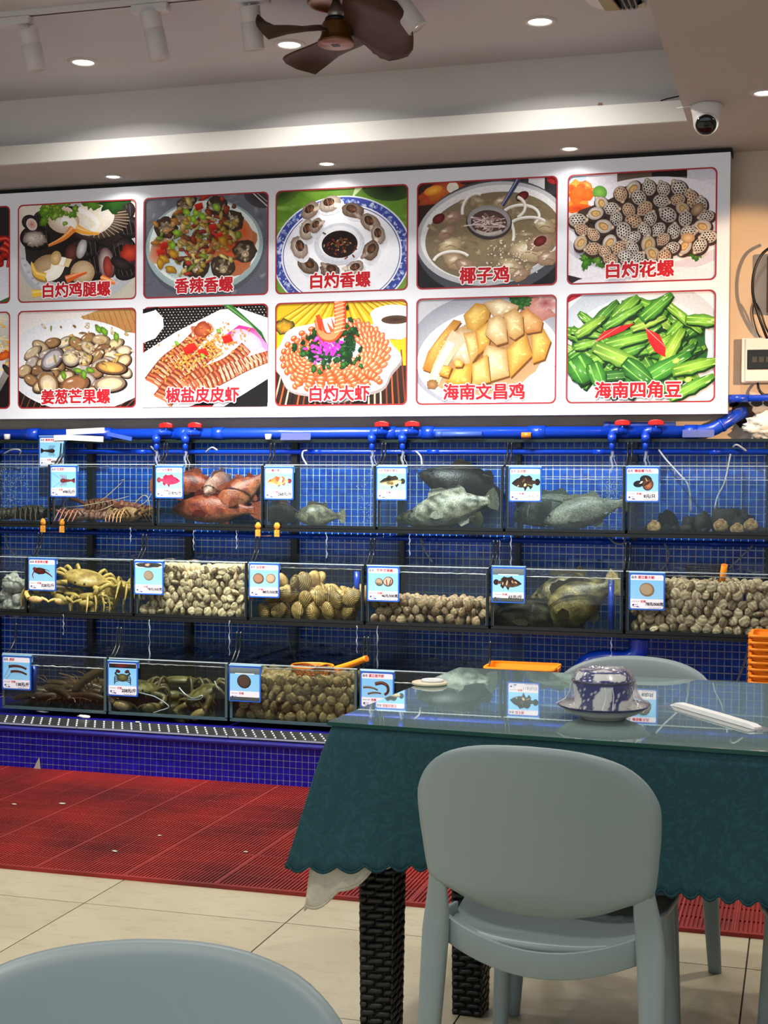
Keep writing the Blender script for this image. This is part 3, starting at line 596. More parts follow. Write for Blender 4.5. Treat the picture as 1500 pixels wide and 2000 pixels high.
def pic_mantis(p):
    R = p.R; p.rect(0, 0, 671, 545, (26, 22, 24), (20, 18, 20))
    for j in range(26):
        for i in range(40): p.ell(i*18+(j % 2)*9, j*15, 4.2, 3, 30, (222, 218, 206) if (i+j) % 3 else (150, 146, 140), None, 6)
    p.poly([(0, 25), (70, 15), (110, 60), (115, 110), (70, 170), (0, 195)], (250, 250, 252), (230, 232, 238)); p.poly([(0, 10), (90, 0), (60, 20), (0, 35)], (20, 18, 20))
    p.poly([(0, 250), (180, 140), (420, 25), (520, 20), (680, 80), (680, 330), (420, 480), (250, 545), (0, 545)], (250, 250, 253), (238, 240, 246)); p.poly([(420, 470), (680, 330), (680, 400), (440, 545), (380, 545)], (226, 228, 236), (206, 208, 218)); p.poly([(440, 545), (680, 395), (680, 545)], (20, 18, 20))
    p.poly([(430, 0), (480, 0), (640, 150), (671, 220), (600, 130)], (60, 120, 60), (26, 60, 30)); p.line([(455, 5), (560, 90), (640, 180)], 10, (110, 170, 90), 5)
    p.poly([(450, 160), (520, 110), (600, 130), (671, 220), (671, 260), (600, 190)], (214, 60, 150), (240, 140, 200)); p.ell(560, 190, 90, 46, 30, (246, 222, 236), (230, 170, 206))
    for q in range(120): p.ell(R.uniform(10, 200), R.uniform(330, 520), R.uniform(3, 8), R.uniform(2, 5), 0, (232, 196, 120), (240, 226, 190), 6)
    for pts, w0 in (([(60, 420), (140, 310), (240, 230), (330, 130)], 120), ([(110, 510), (190, 400), (300, 300), (400, 220)], 120), ([(230, 440), (330, 380), (460, 320), (560, 230)], 110), ([(300, 440), (430, 380), (560, 320), (680, 280)], 96), ([(270, 150), (330, 140), (370, 110)], 80)):
        p.line(pts, w0, (120, 52, 34), w0*.62); P = smoothpts([(a, b2_, 0) for a, b2_ in pts], 6)
        for i in range(len(P)-1):
            t = (P[i+1]-P[i]).normalized(); nx, ny = -t.y, t.x; ww = w0*(.44-.14*i/len(P)); c = R.choice([(206, 126, 90), (190, 104, 70), (220, 150, 110), (176, 90, 60)])
            p.line([(P[i].x+nx*ww, P[i].y+ny*ww), (P[i].x+t.x*7, P[i].y+t.y*7), (P[i].x-nx*ww, P[i].y-ny*ww)], 13, c, 11, 4); p.line([(P[i].x+nx*ww*.5, P[i].y+ny*ww*.5), (P[i].x-nx*ww*.1, P[i].y-ny*ww*.1)], 5, (244, 206, 176), 3)
    for k in range(9): p.line([(420+k*22, 330-k*8), (450+k*24, 410-k*12)], 5, (240, 214, 190), 2)
    p.ell(330, 130, 46, 40, -30, (206, 110, 70), (140, 50, 30), jag=.15)
    for q in range(330):
        t = R.random(); x, y = 180+300*t+R.gauss(0, 55), 320-150*t+R.gauss(0, 42); p.ell(x, y, R.uniform(4, 11), R.uniform(3, 7), R.uniform(0, 180), R.choice([(240, 196, 100), (226, 160, 60), (250, 222, 150), (206, 130, 50)]), (186, 120, 50), 7, jag=.3)
    for x, y in ((270, 225), (330, 255), (460, 185), (250, 240)): p.poly([(x-30, y-14), (x+16, y-26), (x+34, y+10), (x-14, y+24)], (222, 40, 30), (190, 22, 20))
    for x, y in ((415, 140), (190, 200), (330, 270)): p.ell(x, y, 16, 9, 40, (150, 190, 70), (90, 140, 40))

def pic_prawns(p):
    R = p.R; p.rect(0, 0, 660, 528, (236, 196, 40), (226, 176, 30))
    for k in range(-6, 16): p.line([(330+k*22, -20), (330+k*70, 150)], 5, (190, 140, 26), 9); p.line([(340+k*22, -20), (352+k*70, 150)], 6, (250, 220, 90), 12)
    p.rect(0, 330, 660, 528, (60, 36, 26), (34, 22, 20))
    for k in range(26): p.line([(k*30-40, 528), (k*26+30, 250)], 9, R.choice([(170, 84, 40), (20, 14, 14), (206, 180, 150), (120, 60, 34)]), 6)
    p.ell(40, 120, 56, 42, 0, (250, 200, 60), (26, 20, 20), 20, jag=.2); p.ell(48, 126, 26, 18, 0, (240, 170, 50), (220, 140, 30))
    p.ell(600, 150, 76, 50, 0, (60, 50, 40), (120, 110, 100)); p.poly([(478, 60), (700, 60), (680, 170), (630, 200), (560, 195), (500, 160)], (236, 238, 244), (206, 210, 222)); p.ell(585, 70, 110, 46, 0, (250, 250, 253), (226, 228, 236), 30); p.ell(590, 78, 88, 32, 0, (214, 216, 226), (236, 238, 244), 30); p.ell(600, 100, 70, 22, 0, (56, 34, 24), (90, 66, 50))
    pts = []
    for k in range(64): a = 2*PI*k/64; q = 1+.045*math.cos(a*8); pts.append((300+315*q*math.cos(a), 290+205*q*math.sin(a)))
    p.fan(300, 320, [(x+6, y+14) for x, y in pts], (120, 110, 110), (150, 140, 140)); p.fan(300, 280, pts, (226, 234, 244), (252, 253, 255)); p.ell(290, 300, 250, 150, 0, (216, 226, 238), (244, 247, 252), 40)
    for k in range(13): a = math.radians(-75+k*14); shrimp2d(p, 320+205*math.cos(a)*.9, 255+118*math.sin(a), 120, 34, math.degrees(a)*.6+12, (240, 130, 76), (255, 226, 196), 7)
    for k in range(14): a = math.radians(250-k*13); shrimp2d(p, 285+200*math.cos(a), 280+110*math.sin(a), 105, 26, 190+k*-13+40, (238, 110, 56), (255, 220, 186), 6)
    for k in range(8): shrimp2d(p, 120+k*52, 385+18*math.sin(k*.45), 96, 25, 115-k*12, (240, 112, 58), (255, 226, 196), 6)
    for q in range(150): leaf2d(p, *R.choice([(R.gauss(210, 38), R.gauss(250, 40)), (R.gauss(330, 50), R.gauss(280, 34)), (R.gauss(365, 24), R.gauss(200, 50))]), R.uniform(10, 20), R.choice([(36, 96, 36), (20, 70, 28), (60, 126, 50), (14, 50, 22)]), (12, 44, 20), rot=R.uniform(0, 180))
    for q in range(70): p.ell(R.gauss(265, 34), R.gauss(215, 34), R.uniform(7, 16), R.uniform(4, 9), R.uniform(0, 180), R.choice([(226, 70, 206), (206, 50, 190), (250, 120, 226)]), (196, 50, 180), 8, jag=.3)
    P = [(218, 90), (240, 165), (290, 180), (325, 130), (328, 60), (325, -20)]; p.line(P, 40, (206, 74, 34), 62); p.line([(x-4, y-2) for x, y in P], 26, (244, 140, 90), 44)
    for k in range(9): y = 150-k*19; p.line([(300, y+8), (326, y), (350, y-6)], 6, (255, 206, 170), 4)
    p.poly([(205, 70), (225, 62), (240, 150), (222, 140)], (226, 80, 40), (196, 50, 20)); p.poly([(260, 100), (300, 150), (280, 155)], (226, 90, 50)); p.poly([(282, 75), (306, 130), (292, 130)], (226, 90, 50))

def pic_wenchang(p):
    R = p.R; p.rect(0, 0, 708, 542, (196, 198, 206), (176, 178, 188)); p.ell(370, 280, 420, 300, 0, (240, 242, 248), (150, 152, 166), 60); p.ell(360, 300, 360, 240, -8, (206, 206, 214), (236, 238, 244), 60); p.ell(640, 470, 200, 120, 10, (222, 224, 232), (196, 198, 208))
    p.ell(610, 70, 90, 70, 20, (206, 150, 140), (176, 110, 100), 20, jag=.2); p.ell(650, 40, 50, 40, 0, (150, 60, 60), (206, 160, 156), jag=.3)
    for q in range(30): leaf2d(p, R.gauss(520, 26), R.gauss(15, 18), R.uniform(12, 24), (60, 126, 50), (24, 70, 30), rot=R.uniform(0, 180))
    p.ell(360, 300, 300, 190, -14, (150, 96, 40), (190, 150, 110), 40, jag=.04)
    def piece(pts, c, sk=True):
        e = mixc(c, (130, 74, 16), .55); p.poly([(x+5, y+9) for x, y in pts], (110, 66, 24)); cx = sum(a for a, _ in pts)/len(pts); cy = sum(b2_ for _, b2_ in pts)/len(pts)
        p.fan(cx-14, cy-18, pts, mixc(c, (255, 244, 200), .35), e); 
        for q in range(14): a = R.uniform(0, 6.3); d = R.uniform(0, .5); k = R.randrange(len(pts)); p.ell(cx+(pts[k][0]-cx)*d, cy+(pts[k][1]-cy)*d, R.uniform(4, 14), R.uniform(2, 6), R.uniform(-40, 40), mixc(c, (255, 250, 226), R.uniform(.2, .7)), c, 8)
    Y = (236, 186, 70); C = (240, 220, 170); W = (236, 222, 196)
    for pts, c in (([(30, 360), (60, 270), (120, 190), (190, 110), (230, 120), (170, 200), (110, 330), (70, 375)], (226, 160, 50)), ([(240, 90), (300, 30), (380, 40), (370, 110), (300, 190), (260, 160)], Y), ([(340, 30), (420, 10), (520, 50), (500, 100), (400, 110)], (246, 232, 200)), ([(150, 200), (230, 150), (300, 170), (330, 280), (270, 360), (240, 330), (190, 330), (150, 260)], W), ([(240, 180), (310, 170), (330, 270), (280, 340)], (238, 200, 120)), ([(300, 170), (400, 100), (370, 250), (320, 290)], (232, 176, 60)), ([(340, 290), (360, 240), (460, 270), (475, 400), (370, 430)], C), ([(460, 270), (550, 170), (590, 300), (480, 410)], Y), ([(580, 180), (640, 160), (680, 230), (650, 320), (590, 340)], (240, 190, 70)), ([(150, 430), (200, 350), (290, 330), (280, 440), (200, 450)], (238, 180, 50)), ([(285, 340), (365, 290), (380, 430), (290, 450)], (240, 206, 110)), ([(500, 110), (560, 60), (640, 130), (630, 180), (560, 190)], (240, 170, 100))): piece(pts, c)
    p.line([(90, 430), (130, 330), (190, 230), (220, 190)], 60, (214, 190, 160), 90); p.line([(84, 425), (124, 328), (180, 226)], 24, (244, 230, 206), 40); p.ell(82, 438, 30, 26, 0, (176, 130, 80), (120, 84, 50), jag=.15)
    for pts, c in (([(350, 190), (370, 110), (420, 90), (455, 120), (465, 230), (410, 245)], C), ([(440, 90), (500, 60), (540, 100), (545, 190), (500, 220), (470, 200)], (240, 206, 140)), ([(115, 390), (140, 340), (185, 350), (165, 405)], (240, 170, 60)), ([(190, 330), (215, 310), (245, 330), (235, 352), (200, 352)], (246, 190, 80))): piece(pts, c)

def pic_winged_beans(p):
    R = p.R; p.rect(0, 0, 983, 740, (226, 230, 238), (240, 240, 244)); p.poly([(0, 0), (120, 0), (0, 60)], (196, 40, 60)); p.ell(480, 330, 560, 420, 0, (232, 236, 242), (196, 204, 214), 50); p.ell(480, 380, 480, 350, 0, (150, 180, 150), (226, 230, 236), 50); p.ell(490, 380, 450, 300, -4, (20, 60, 20), (36, 90, 40), 40, jag=.05)
    gs = [(90, 170, 40), (60, 140, 34), (130, 196, 60), (40, 116, 36), (110, 180, 50), (30, 100, 40), (160, 210, 80), (76, 160, 50)]
    def bean(x, y, L, W, a, c):
        r = math.radians(a); pts = []
        n = 9
        for k in range(n): t = k/(n-1); w = W*(.35+.65*math.sin(PI*min(1, .15+t*.85)))*(1+R.uniform(-.12, .12)); pts.append(((t-.5)*L, -w/2))
        for k in range(n): t = 1-k/(n-1); w = W*(.35+.65*math.sin(PI*min(1, .15+t*.85)))*(1+R.uniform(-.18, .18)); pts.append(((t-.5)*L, w/2))
        Q = [(x+u*math.cos(r)-v*math.sin(r), y+u*math.sin(r)+v*math.cos(r)) for u, v in pts]
        p.fan(x+6, y+10, [(a_+8, b_+14) for a_, b_ in Q], (10, 40, 14), (16, 50, 18)); p.fan(x, y, Q, mixc(c, (230, 250, 150), .25), mixc(c, (10, 50, 10), .45))
        for v in (-.18, .2): p.line([(x+(t-.5)*L*.9*math.cos(r)-v*W*math.sin(r), y+(t-.5)*L*.9*math.sin(r)+v*W*math.cos(r)) for t in (0, .3, .6, 1)], W*.1, mixc(c, (210, 245, 130), .55), 2)
        for q in range(3): u = R.uniform(-.4, .4)*L; v = R.uniform(-.3, .3)*W; p.ell(x+u*math.cos(r)-v*math.sin(r), y+u*math.sin(r)+v*math.cos(r), R.uniform(8, 26), R.uniform(3, 7), a, (236, 250, 206), c, 8)
    for q in range(95):
        a = R.uniform(0, 6.3); d = R.random()**.5; x, y = 490+430*d*math.cos(a), 370+275*d*math.sin(a); bean(x, y, R.uniform(150, 320), R.uniform(50, 100), R.choice([-35, -25, -45, 10, 30, -15, 50])+R.uniform(-15, 15), R.choice(gs))
    for x, y, L, W, a, c in ((600, 100, 260, 90, -40, (70, 160, 50)), (160, 220, 240, 70, -32, (150, 206, 60)), (380, 160, 300, 60, -30, (110, 190, 60)), (900, 200, 230, 80, 5, (120, 196, 60)), (420, 320, 340, 80, -12, (120, 196, 60)), (100, 510, 190, 190, 60, (50, 140, 40)), (360, 440, 400, 110, 24, (150, 206, 70)), (700, 380, 300, 90, -60, (150, 206, 60)), (640, 520, 420, 110, -30, (50, 150, 50)), (860, 500, 320, 90, -14, (130, 200, 60)), (830, 640, 330, 80, -28, (110, 190, 60)), (560, 620, 330, 90, 14, (70, 160, 50)), (210, 560, 200, 120, 70, (60, 150, 44)), (480, 540, 240, 130, 40, (36, 120, 40))): bean(x, y, L, W, a, c)
    for pts in ([(190, 330), (250, 260), (360, 225), (455, 208), (380, 260), (280, 300)], [(525, 240), (620, 290), (660, 370), (660, 440), (590, 400), (550, 330)]): p.poly(pts, (222, 40, 40), (206, 24, 34)); p.line([pts[0], pts[len(pts)//2-1]], 4, (250, 180, 170), 2)
    for x, y in ((810, 590), (730, 465)): p.ell(x, y, 26, 18, -20, (220, 226, 140), (130, 180, 60))

def pic_left_a(p):
    R = p.R; p.rect(0, 0, 660, 540, (40, 34, 40), (30, 26, 32)); p.rect(0, 300, 660, 540, (206, 206, 216), (226, 226, 234)); p.poly([(560, 540), (660, 500), (660, 540)], (60, 100, 50))
    p.ell(300, 330, 280, 180, 0, (240, 240, 244), (210, 210, 220))
    for k in range(30): p.ell(R.gauss(360, 120), R.gauss(280, 70), R.uniform(30, 70), R.uniform(16, 30), R.uniform(0, 180), (206, 50, 30), (120, 16, 14), 12, (-.2, -.3), .2)
    for pts in ([(560, 190), (640, 180), (660, 250)], [(600, 230), (650, 260), (640, 340)], [(620, 200), (655, 230), (655, 300)]): p.line(pts, 40, (150, 20, 18), 14); p.line(pts, 16, (226, 80, 60), 5)
def pic_left_b(p):
    R = p.R; p.rect(0, 0, 660, 533, (230, 226, 216), (30, 26, 28)); p.ell(300, 260, 330, 240, 0, (248, 248, 252), (220, 222, 230), 40); p.poly([(660, 330), (660, 533), (560, 533), (590, 450)], (22, 18, 20))
    for q in range(160): x, y = R.gauss(450, 130), R.gauss(200, 60); p.line([(x, y), (x+R.uniform(-40, 40), y+R.uniform(-20, 20)), (x+R.uniform(-70, 70), y+R.uniform(-30, 30))], 7, R.choice([(250, 214, 110), (240, 180, 60), (255, 234, 160)]), 4)
    p.ell(620, 240, 50, 24, -20, (236, 120, 40), (190, 60, 20), jag=.2); p.ell(640, 320, 40, 16, 50, (60, 56, 60), (30, 28, 30))

BX0, BX1, BZ0, BZ1, BY = -4.95, -.337, 1.578, 2.752, 6.63
board = thing('menu_board', 'long white illuminated menu board with two rows of red framed dish photos', 'menu board', ((BX0+BX1)/2, BY, BZ0))
M_board = mat('board_white', (232, 235, 244), .35, emit=.13)
M_print = mat_vcol('backlit_print', .35, .3, emit=.2, noise_=.12, nscale=90)
M_redline = mat('red_line', (150, 34, 40), .4, emit=.25)
PW, PH = .676, .506
cols_x = [-4.328, -3.605, -2.889, -2.175, -1.455, -.732]
cells = []
PICS = [[(pic_left_a, 660, 540, '', 'photo of red crab dish cut off by the frame'), (pic_leg_clams, 640, 540, '白灼鸡腿螺', 'photo of black cockles with orange feet'), (pic_spicy, 672, 565, '香辣香螺', 'photo of spicy whelks on a pale plate'), (pic_whelk_plate, 662, 540, '白灼香螺', 'photo of whelks around a sauce bowl'), (pic_coconut_chicken, 705, 560, '椰子鸡', 'photo of coconut chicken soup pot'), (pic_spotted_snails, 985, 760, '白灼花螺', 'photo of spotted sea snails')],
        [(pic_left_b, 660, 533, '', 'photo of yellow noodles cut off by the frame'), (pic_ginger_clams, 642, 533, '姜葱芒果螺', 'photo of clams with ginger and scallion'), (pic_mantis, 671, 545, '椒盐皮皮虾', 'photo of fried mantis shrimp'), (pic_prawns, 660, 528, '白灼大虾', 'photo of boiled prawns on scalloped plate'), (pic_wenchang, 708, 542, '海南文昌鸡', 'photo of sliced yellow chicken'), (pic_winged_beans, 983, 740, '海南四角豆', 'photo of green winged beans')]]
capx = [.5, .5, .495, .465, .475, .48]
for r in range(2):
    for c in range(6):
        fn, W, H, cap, lab = PICS[r][c]; cx = cols_x[c]; cz = (2.688 if r == 0 else 2.138)-PH/2
        if r == 0: cz = 2.435
        else: cz = 1.885
        p = Print(W, H, PW, PH, 11+r*6+c); fn(p)
        if cap:
            fx = [.5, .5, .55, .49, .485, .51, .5, .5, .5, .48, .48, .47][c+6*r] if False else .49
            p.text(cap, W*(fx if c else .5), H*.895, W*.118*(1.0 if len(cap) > 3 else 1.02), (190, 30, 42), W*.0045, (W*.0065, (250, 246, 246)))
        o = p.build('dish_photo', M_print, board, lab); o.location = (cx-board.location.x, -.0008, cz-board.location.z)
        cells.append((cx, cz, o))
# white face sheet with rounded windows: the sheet around the photos, then the box behind
def grid_sheet():
    mb = MB(); xs = [BX0]; 
    bz = sorted([BZ0, BZ1, 1.885-PH/2, 1.885+PH/2, 2.435-PH/2, 2.435+PH/2])
    y = -.0085
    def rect(x0, z0, x1, z1): mb.b2((x0, BY+y, z0), (x1, BY+y+.006, z1))
    for z0, z1 in ((bz[0], bz[1]), (bz[2], bz[3]), (bz[4], bz[5])): rect(BX0, z0, BX1, z1)
    e = [BX0]
    for cx in cols_x: e += [cx-PW/2, cx+PW/2]
    e.append(BX1)
    for z0, z1 in ((bz[1], bz[2]), (bz[3], bz[4])):
        for k in range(0, len(e), 2): rect(e[k], z0, e[k+1], z1)
    R_ = .028     # rounded inner corners
    for cx, cz, _ in cells:
        for sx in (-1, 1):
            for sz in (-1, 1):
                X, Z = cx+sx*PW/2, cz+sz*PH/2; pts = [(X, Z)]
                for k in range(7): a = PI/2*k/6; pts.append((X-sx*(R_-R_*math.sin(a)), Z-sz*(R_-R_*math.cos(a))))
                mb.prism(pts, lambda u, v: (u, BY+y, v), lambda u, v: (u, BY+y+.006, v))
    return mb
grid_sheet().build('face_sheet', M_board, board, world=True)
MB().b2((BX0, BY+.0005, BZ0), (BX1, 6.757, BZ1)).build('light_box', mat('board_side', (196, 190, 188), .6), board, world=True)
MB().b2((BX0-.01, BY+.03, BZ1), (BX1+.006, 6.757, BZ1+.026)).build('top_gap_shade', mat('gap_shade_black', (12, 11, 11), .6), board, world=True)  # black strip put in as the shadow gap between board and soffit
for cx, cz, o in cells:
    pts = rr(cx-PW/2-.001, cz-PH/2-.001, cx+PW/2+.001, cz+PH/2+.001, .028, 6); inn = rr(cx-PW/2+.006, cz-PH/2+.006, cx+PW/2-.006, cz+PH/2-.006, .024, 6); n = len(pts)
    mb = MB(); vs = [(a, BY-.0095, b2_) for a, b2_ in pts]+[(a, BY-.0095, b2_) for a, b2_ in inn]; mb.add(vs, [(k, (k+1) % n, n+(k+1) % n, n+k) for k in range(n)])
    f = mb.build('photo_border', M_redline, o); f.location = tuple(-(board.location+o.location))
# ================================================================ dining chairs
M_chair = mat('grey_plastic', (138, 152, 154), .42, noise_=(3, .06), bump=(300, .015))
def make_chair():
    t = thing('dining_chair', '', 'chair')
    def yb(x, z):  # how far back the shell lies
        lean = -.075*max(0, (z-.46)/.34)**1.2 if z > .46 else -.05*((.46-z)/.46)**1.3
        return lean - .05*max(0, 1-(x/.225)**2)*min(1, max(0, (z-.40)/.12))
    right = [(0, .474), (.06, .478), (.12, .492), (.155, .506), (.175, .513), (.196, .519), (.210, .532), (.2165, .565), (.220, .60), (.2235, .635), (.2245, .685), (.217, .714), (.198, .745), (.165, .7725), (.115, .791), (.06, .7995), (0, .802)]
    P = smoothpts([(a, b2_, 0) for a, b2_ in right], 3); bd = [(p.x, p.y) for p in P]; bd = bd+[(-a, b2_) for a, b2_ in reversed(bd[1:-1])]
    n = len(bd); mb = MB(); R = 9; c0 = (0, .64)
    for side, off in ((0, -.0105), (1, .0105)):
        vs = [(c0[0], yb(*c0)+off, c0[1])]; fs = []
        for r in range(1, R+1):
            k = r/R; k2 = k**.62 if r < R else 1.0; k2 = min(k2, .965) if r < R else 1.0
            for a, b2_ in bd:
                x, z = c0[0]+(a-c0[0])*k2, c0[1]+(b2_-c0[1])*k2; e = off if r < R-1 else off*(.94 if r < R else .62)
                vs.append((x, yb(x, z)+e, z))
        for k in range(n): fs.append((0, 1+k, 1+(k+1) % n))
        for r in range(R-1):
            for k in range(n): a, b2_ = 1+r*n, 1+(r+1)*n; fs.append((a+k, b2_+k, b2_+(k+1) % n, a+(k+1) % n))
        mb.add(vs, fs, None, True)
    N1 = 1+R*n; o0 = 1+(R-1)*n
    mb.f += [(o0+k, o0+(k+1) % n, N1+o0+(k+1) % n, N1+o0+k) for k in range(n)]; mb.fs += [True]*n
    mb.build('backrest', M_chair, t)
    for sx in (-1, 1):
        cl = smoothpts([(.194, .640, .016, .010), (.2035, .56, .021, .012), (.206, .50, .0245, .0135), (.2065, .42, .0265, .015), (.209, .25, .0235, .0165), (.221, .0, .0175, .0155)] and [(.190, .605, 0), (.1915, .56, 0), (.1955, .50, 0), (.2025, .42, 0), (.209, .25, 0), (.221, .0, 0)], 5)
        rings = []
        for p in cl:
            z = p.y; hw = .0265-(.0095*max(0, (.42-z)/.42)) if z < .42 else .0265-.017*((z-.42)/.185)**1.5; hd = .0155 if z < .43 else (.0155-.0075*(z-.43)/.08 if z < .51 else .008-.003*(z-.51)/.09); sl_ = .05*2*p.x/.225**2*min(1, max(0, (z-.40)/.12))
            cx, cy = p.x*sx, yb(p.x, z)
            rings.append([Vector((cx+hw*math.copysign(abs(math.cos(a))**.7, math.cos(a)), cy+hd*math.copysign(abs(math.sin(a))**.7, math.sin(a))+sl_*hw*abs(math.cos(a))**.7*math.copysign(1, math.cos(a))*sx, z)) for a in [2*PI*k/14 for k in range(14)]])
        mb = MB(); mb.loft(rings); mb.build('leg', M_chair, t)
        # wing that ties the rear leg to the seat
        mb = MB(); rings = []
        for k in range(6):
            q = k/5; y = -.01+q*.09; rings.append([(sx*(.193-.012*q), y, .455-.0*q), (sx*(.212-.02*q), y, .452), (sx*(.212-.02*q), y, .385+.02*q), (sx*(.193-.012*q), y, .39+.02*q)])
        mb.loft(rings); mb.build('seat_bracket', M_chair, t, bevel=.004)
        fr = [(.168, .385, .435), (.174, .40, .30), (.19, .425, 0)]
        mb = MB(); mb.tube(smoothpts([(sx*a, b2_, c) for a, b2_, c in fr], 5), [.0215-.005*k/10 for k in range(11)], 12); mb.build('leg', M_chair, t)
    # seat shell, dished, rolled edge
    NX, NY = 16, 16; top = []; 
    mb = MB()
    for off in (0, -.013):
        vs = []; fs = []
        for j in range(NY+1):
            v = j/NY; y = .012+v*.405; hw = (.176+.03*math.sin(PI*min(1, v*1.15)*.5))*(1-max(0, v-.8)**2*3.2)
            for i in range(NX+1):
                u = i/NX*2-1; x = u*hw; yy = y+(1-u*u)*.02*(v > .9)-.035*(1-v)**2*(1-u*u)
                z = .424-.022*(1-u**4)*(1-abs(2*v-.9)**3)*.8+.012*abs(u)**3-.02*max(0, v-.75)*4*.6
                vs.append((x, yy, z+off))
        for j in range(NY):
            for i in range(NX): a = j*(NX+1)+i; fs.append((a, a+1, a+NX+2, a+NX+1))
        mb.add(vs, fs, None, True)
    N = (NX+1)*(NY+1); ring = [i for i in range(NX+1)]+[j*(NX+1)+NX for j in range(1, NY+1)]+[NY*(NX+1)+i for i in range(NX-1, -1, -1)]+[j*(NX+1) for j in range(NY-1, 0, -1)]
    mb.f += [(ring[k], ring[(k+1) % len(ring)], N+ring[(k+1) % len(ring)], N+ring[k]) for k in range(len(ring))]; mb.fs += [True]*len(ring)
    mb.build('seat', M_chair, t)
    mb = MB(); rings = []
    for k in range(17):
        u = k/8-1; x = u*.186; y = .0-.032*(1-u*u)+.012; z = .426-.040*(1-u*u)
        rings.append([(x, y-.006, z-.030), (x, y+.010, z-.030), (x, y+.012, z+.020), (x, y-.010, z+.022)])
    mb.loft(rings); mb.build('rear_rail', M_chair, t, bevel=.003)
    mb = MB(); mb.box((0, .392, .408), (.32, .018, .03)); mb.build('front_rail', M_chair, t, bevel=.004)
    return t
chair = make_chair(); CG = 'grey plastic dining chairs'
def place_chair(x, y, rz, label, first=False):
    c = chair if first else copy_tree(chair); c.location = (x, y, 0); c.rotation_euler = (0, 0, math.radians(rz)); return tag(c, label, 'chair', CG)
place_chair(-.458, 2.60, -3, 'grey plastic chair tucked under the near side of the teal table', True)
place_chair(-.432, 3.735, 176, 'grey plastic chair on the far side of the table, only its top showing')
place_chair(-.598, 1.192, 203, 'grey plastic chair in the near corner with only its rounded top visible')
place_chair(.2, 2.62, 12, 'grey plastic chair cut off at the edge, its leg beside the tablecloth')
place_chair(-.085, 1.325, -2, 'grey plastic chair whose top rim just peeks in below the tucked chair')

# ================================================================ dining table
TA = math.radians(-3.6); TL, TD, TZ = 1.42, .93, .75
tx, ty = -.946, 2.832      # near left corner
tdir = Vector((math.cos(TA), math.sin(TA), 0)); tdep = Vector((-math.sin(TA), math.cos(TA), 0))
tc_ = Vector((tx, ty, 0))+tdir*TL/2+tdep*TD/2
table = thing('dining_table', 'dining table with black woven legs standing under the teal cloth', 'table', tc_, TA)
M_wick = mat('black_rattan', (13, 12, 12), .42, noise_=(60, .5)); M_wood = mat('table_board', (40, 32, 28), .6)
MB().b2((-TL/2+.01, -TD/2+.01, TZ-.03), (TL/2-.01, TD/2-.01, TZ-.003)).build('table_board', M_wood, table)
def wleg(lx, ly):
    t0, t1 = .0425, .035
    mb = MB(); mb.box((lx, ly, .36), (t1*2-.006, t1*2-.006, .72), taper=t0/t1); leg = mb.build('leg', M_wick, table)
    sm = MB(); R = random.Random(3)
    rows = 44; ph = .72/rows
    for r in range(rows):
        z = (r+.5)*ph; h = t1+(t0-t1)*z/.72
        for face in range(4):
            M = Matrix.Rotation(face*PI/2, 3, 'Z'); o = (r % 2)*.5
            for s0, s1 in ((-1+o-.5, -1+o+.42), (-1+o+.5, -1+o+1.42), (-1+o+1.5, -1+o+2.42)):
                a, b2_ = max(-1, s0), min(1, s1)
                if b2_-a < .15: continue
                ring = []
                for k in range(5):
                    q = k/4; x = (a+(b2_-a)*q)*h; bul = .0007*math.sin(PI*q)+.0004; tl = R.uniform(-.0006, .0006)
                    ring.append([M @ Vector((x, -h-bul+.0012, z-ph*.485+tl+(q-.5)*.003)), M @ Vector((x, -h-bul-.0012, z+tl+(q-.5)*.003)), M @ Vector((x, -h-bul+.0012, z+ph*.485+tl+(q-.5)*.003)), M @ Vector((x, -h+.006, z+tl))])
                for rg in ring:
                    for k in range(4): rg[k] = rg[k]+Vector((lx, ly, 0))
                sm.loft(ring, True, None, True)
    w = sm.build('rattan_strand', M_wick, leg); w['kind'] = 'stuff'
inv = Matrix.Rotation(-TA, 3, 'Z')
for X, Y in ((-.868, 2.955), (-.752, 3.315), (.30, 2.88), (.36, 3.25)):
    q = inv @ (Vector((X, Y, 0))-tc_); wleg(q.x, q.y)

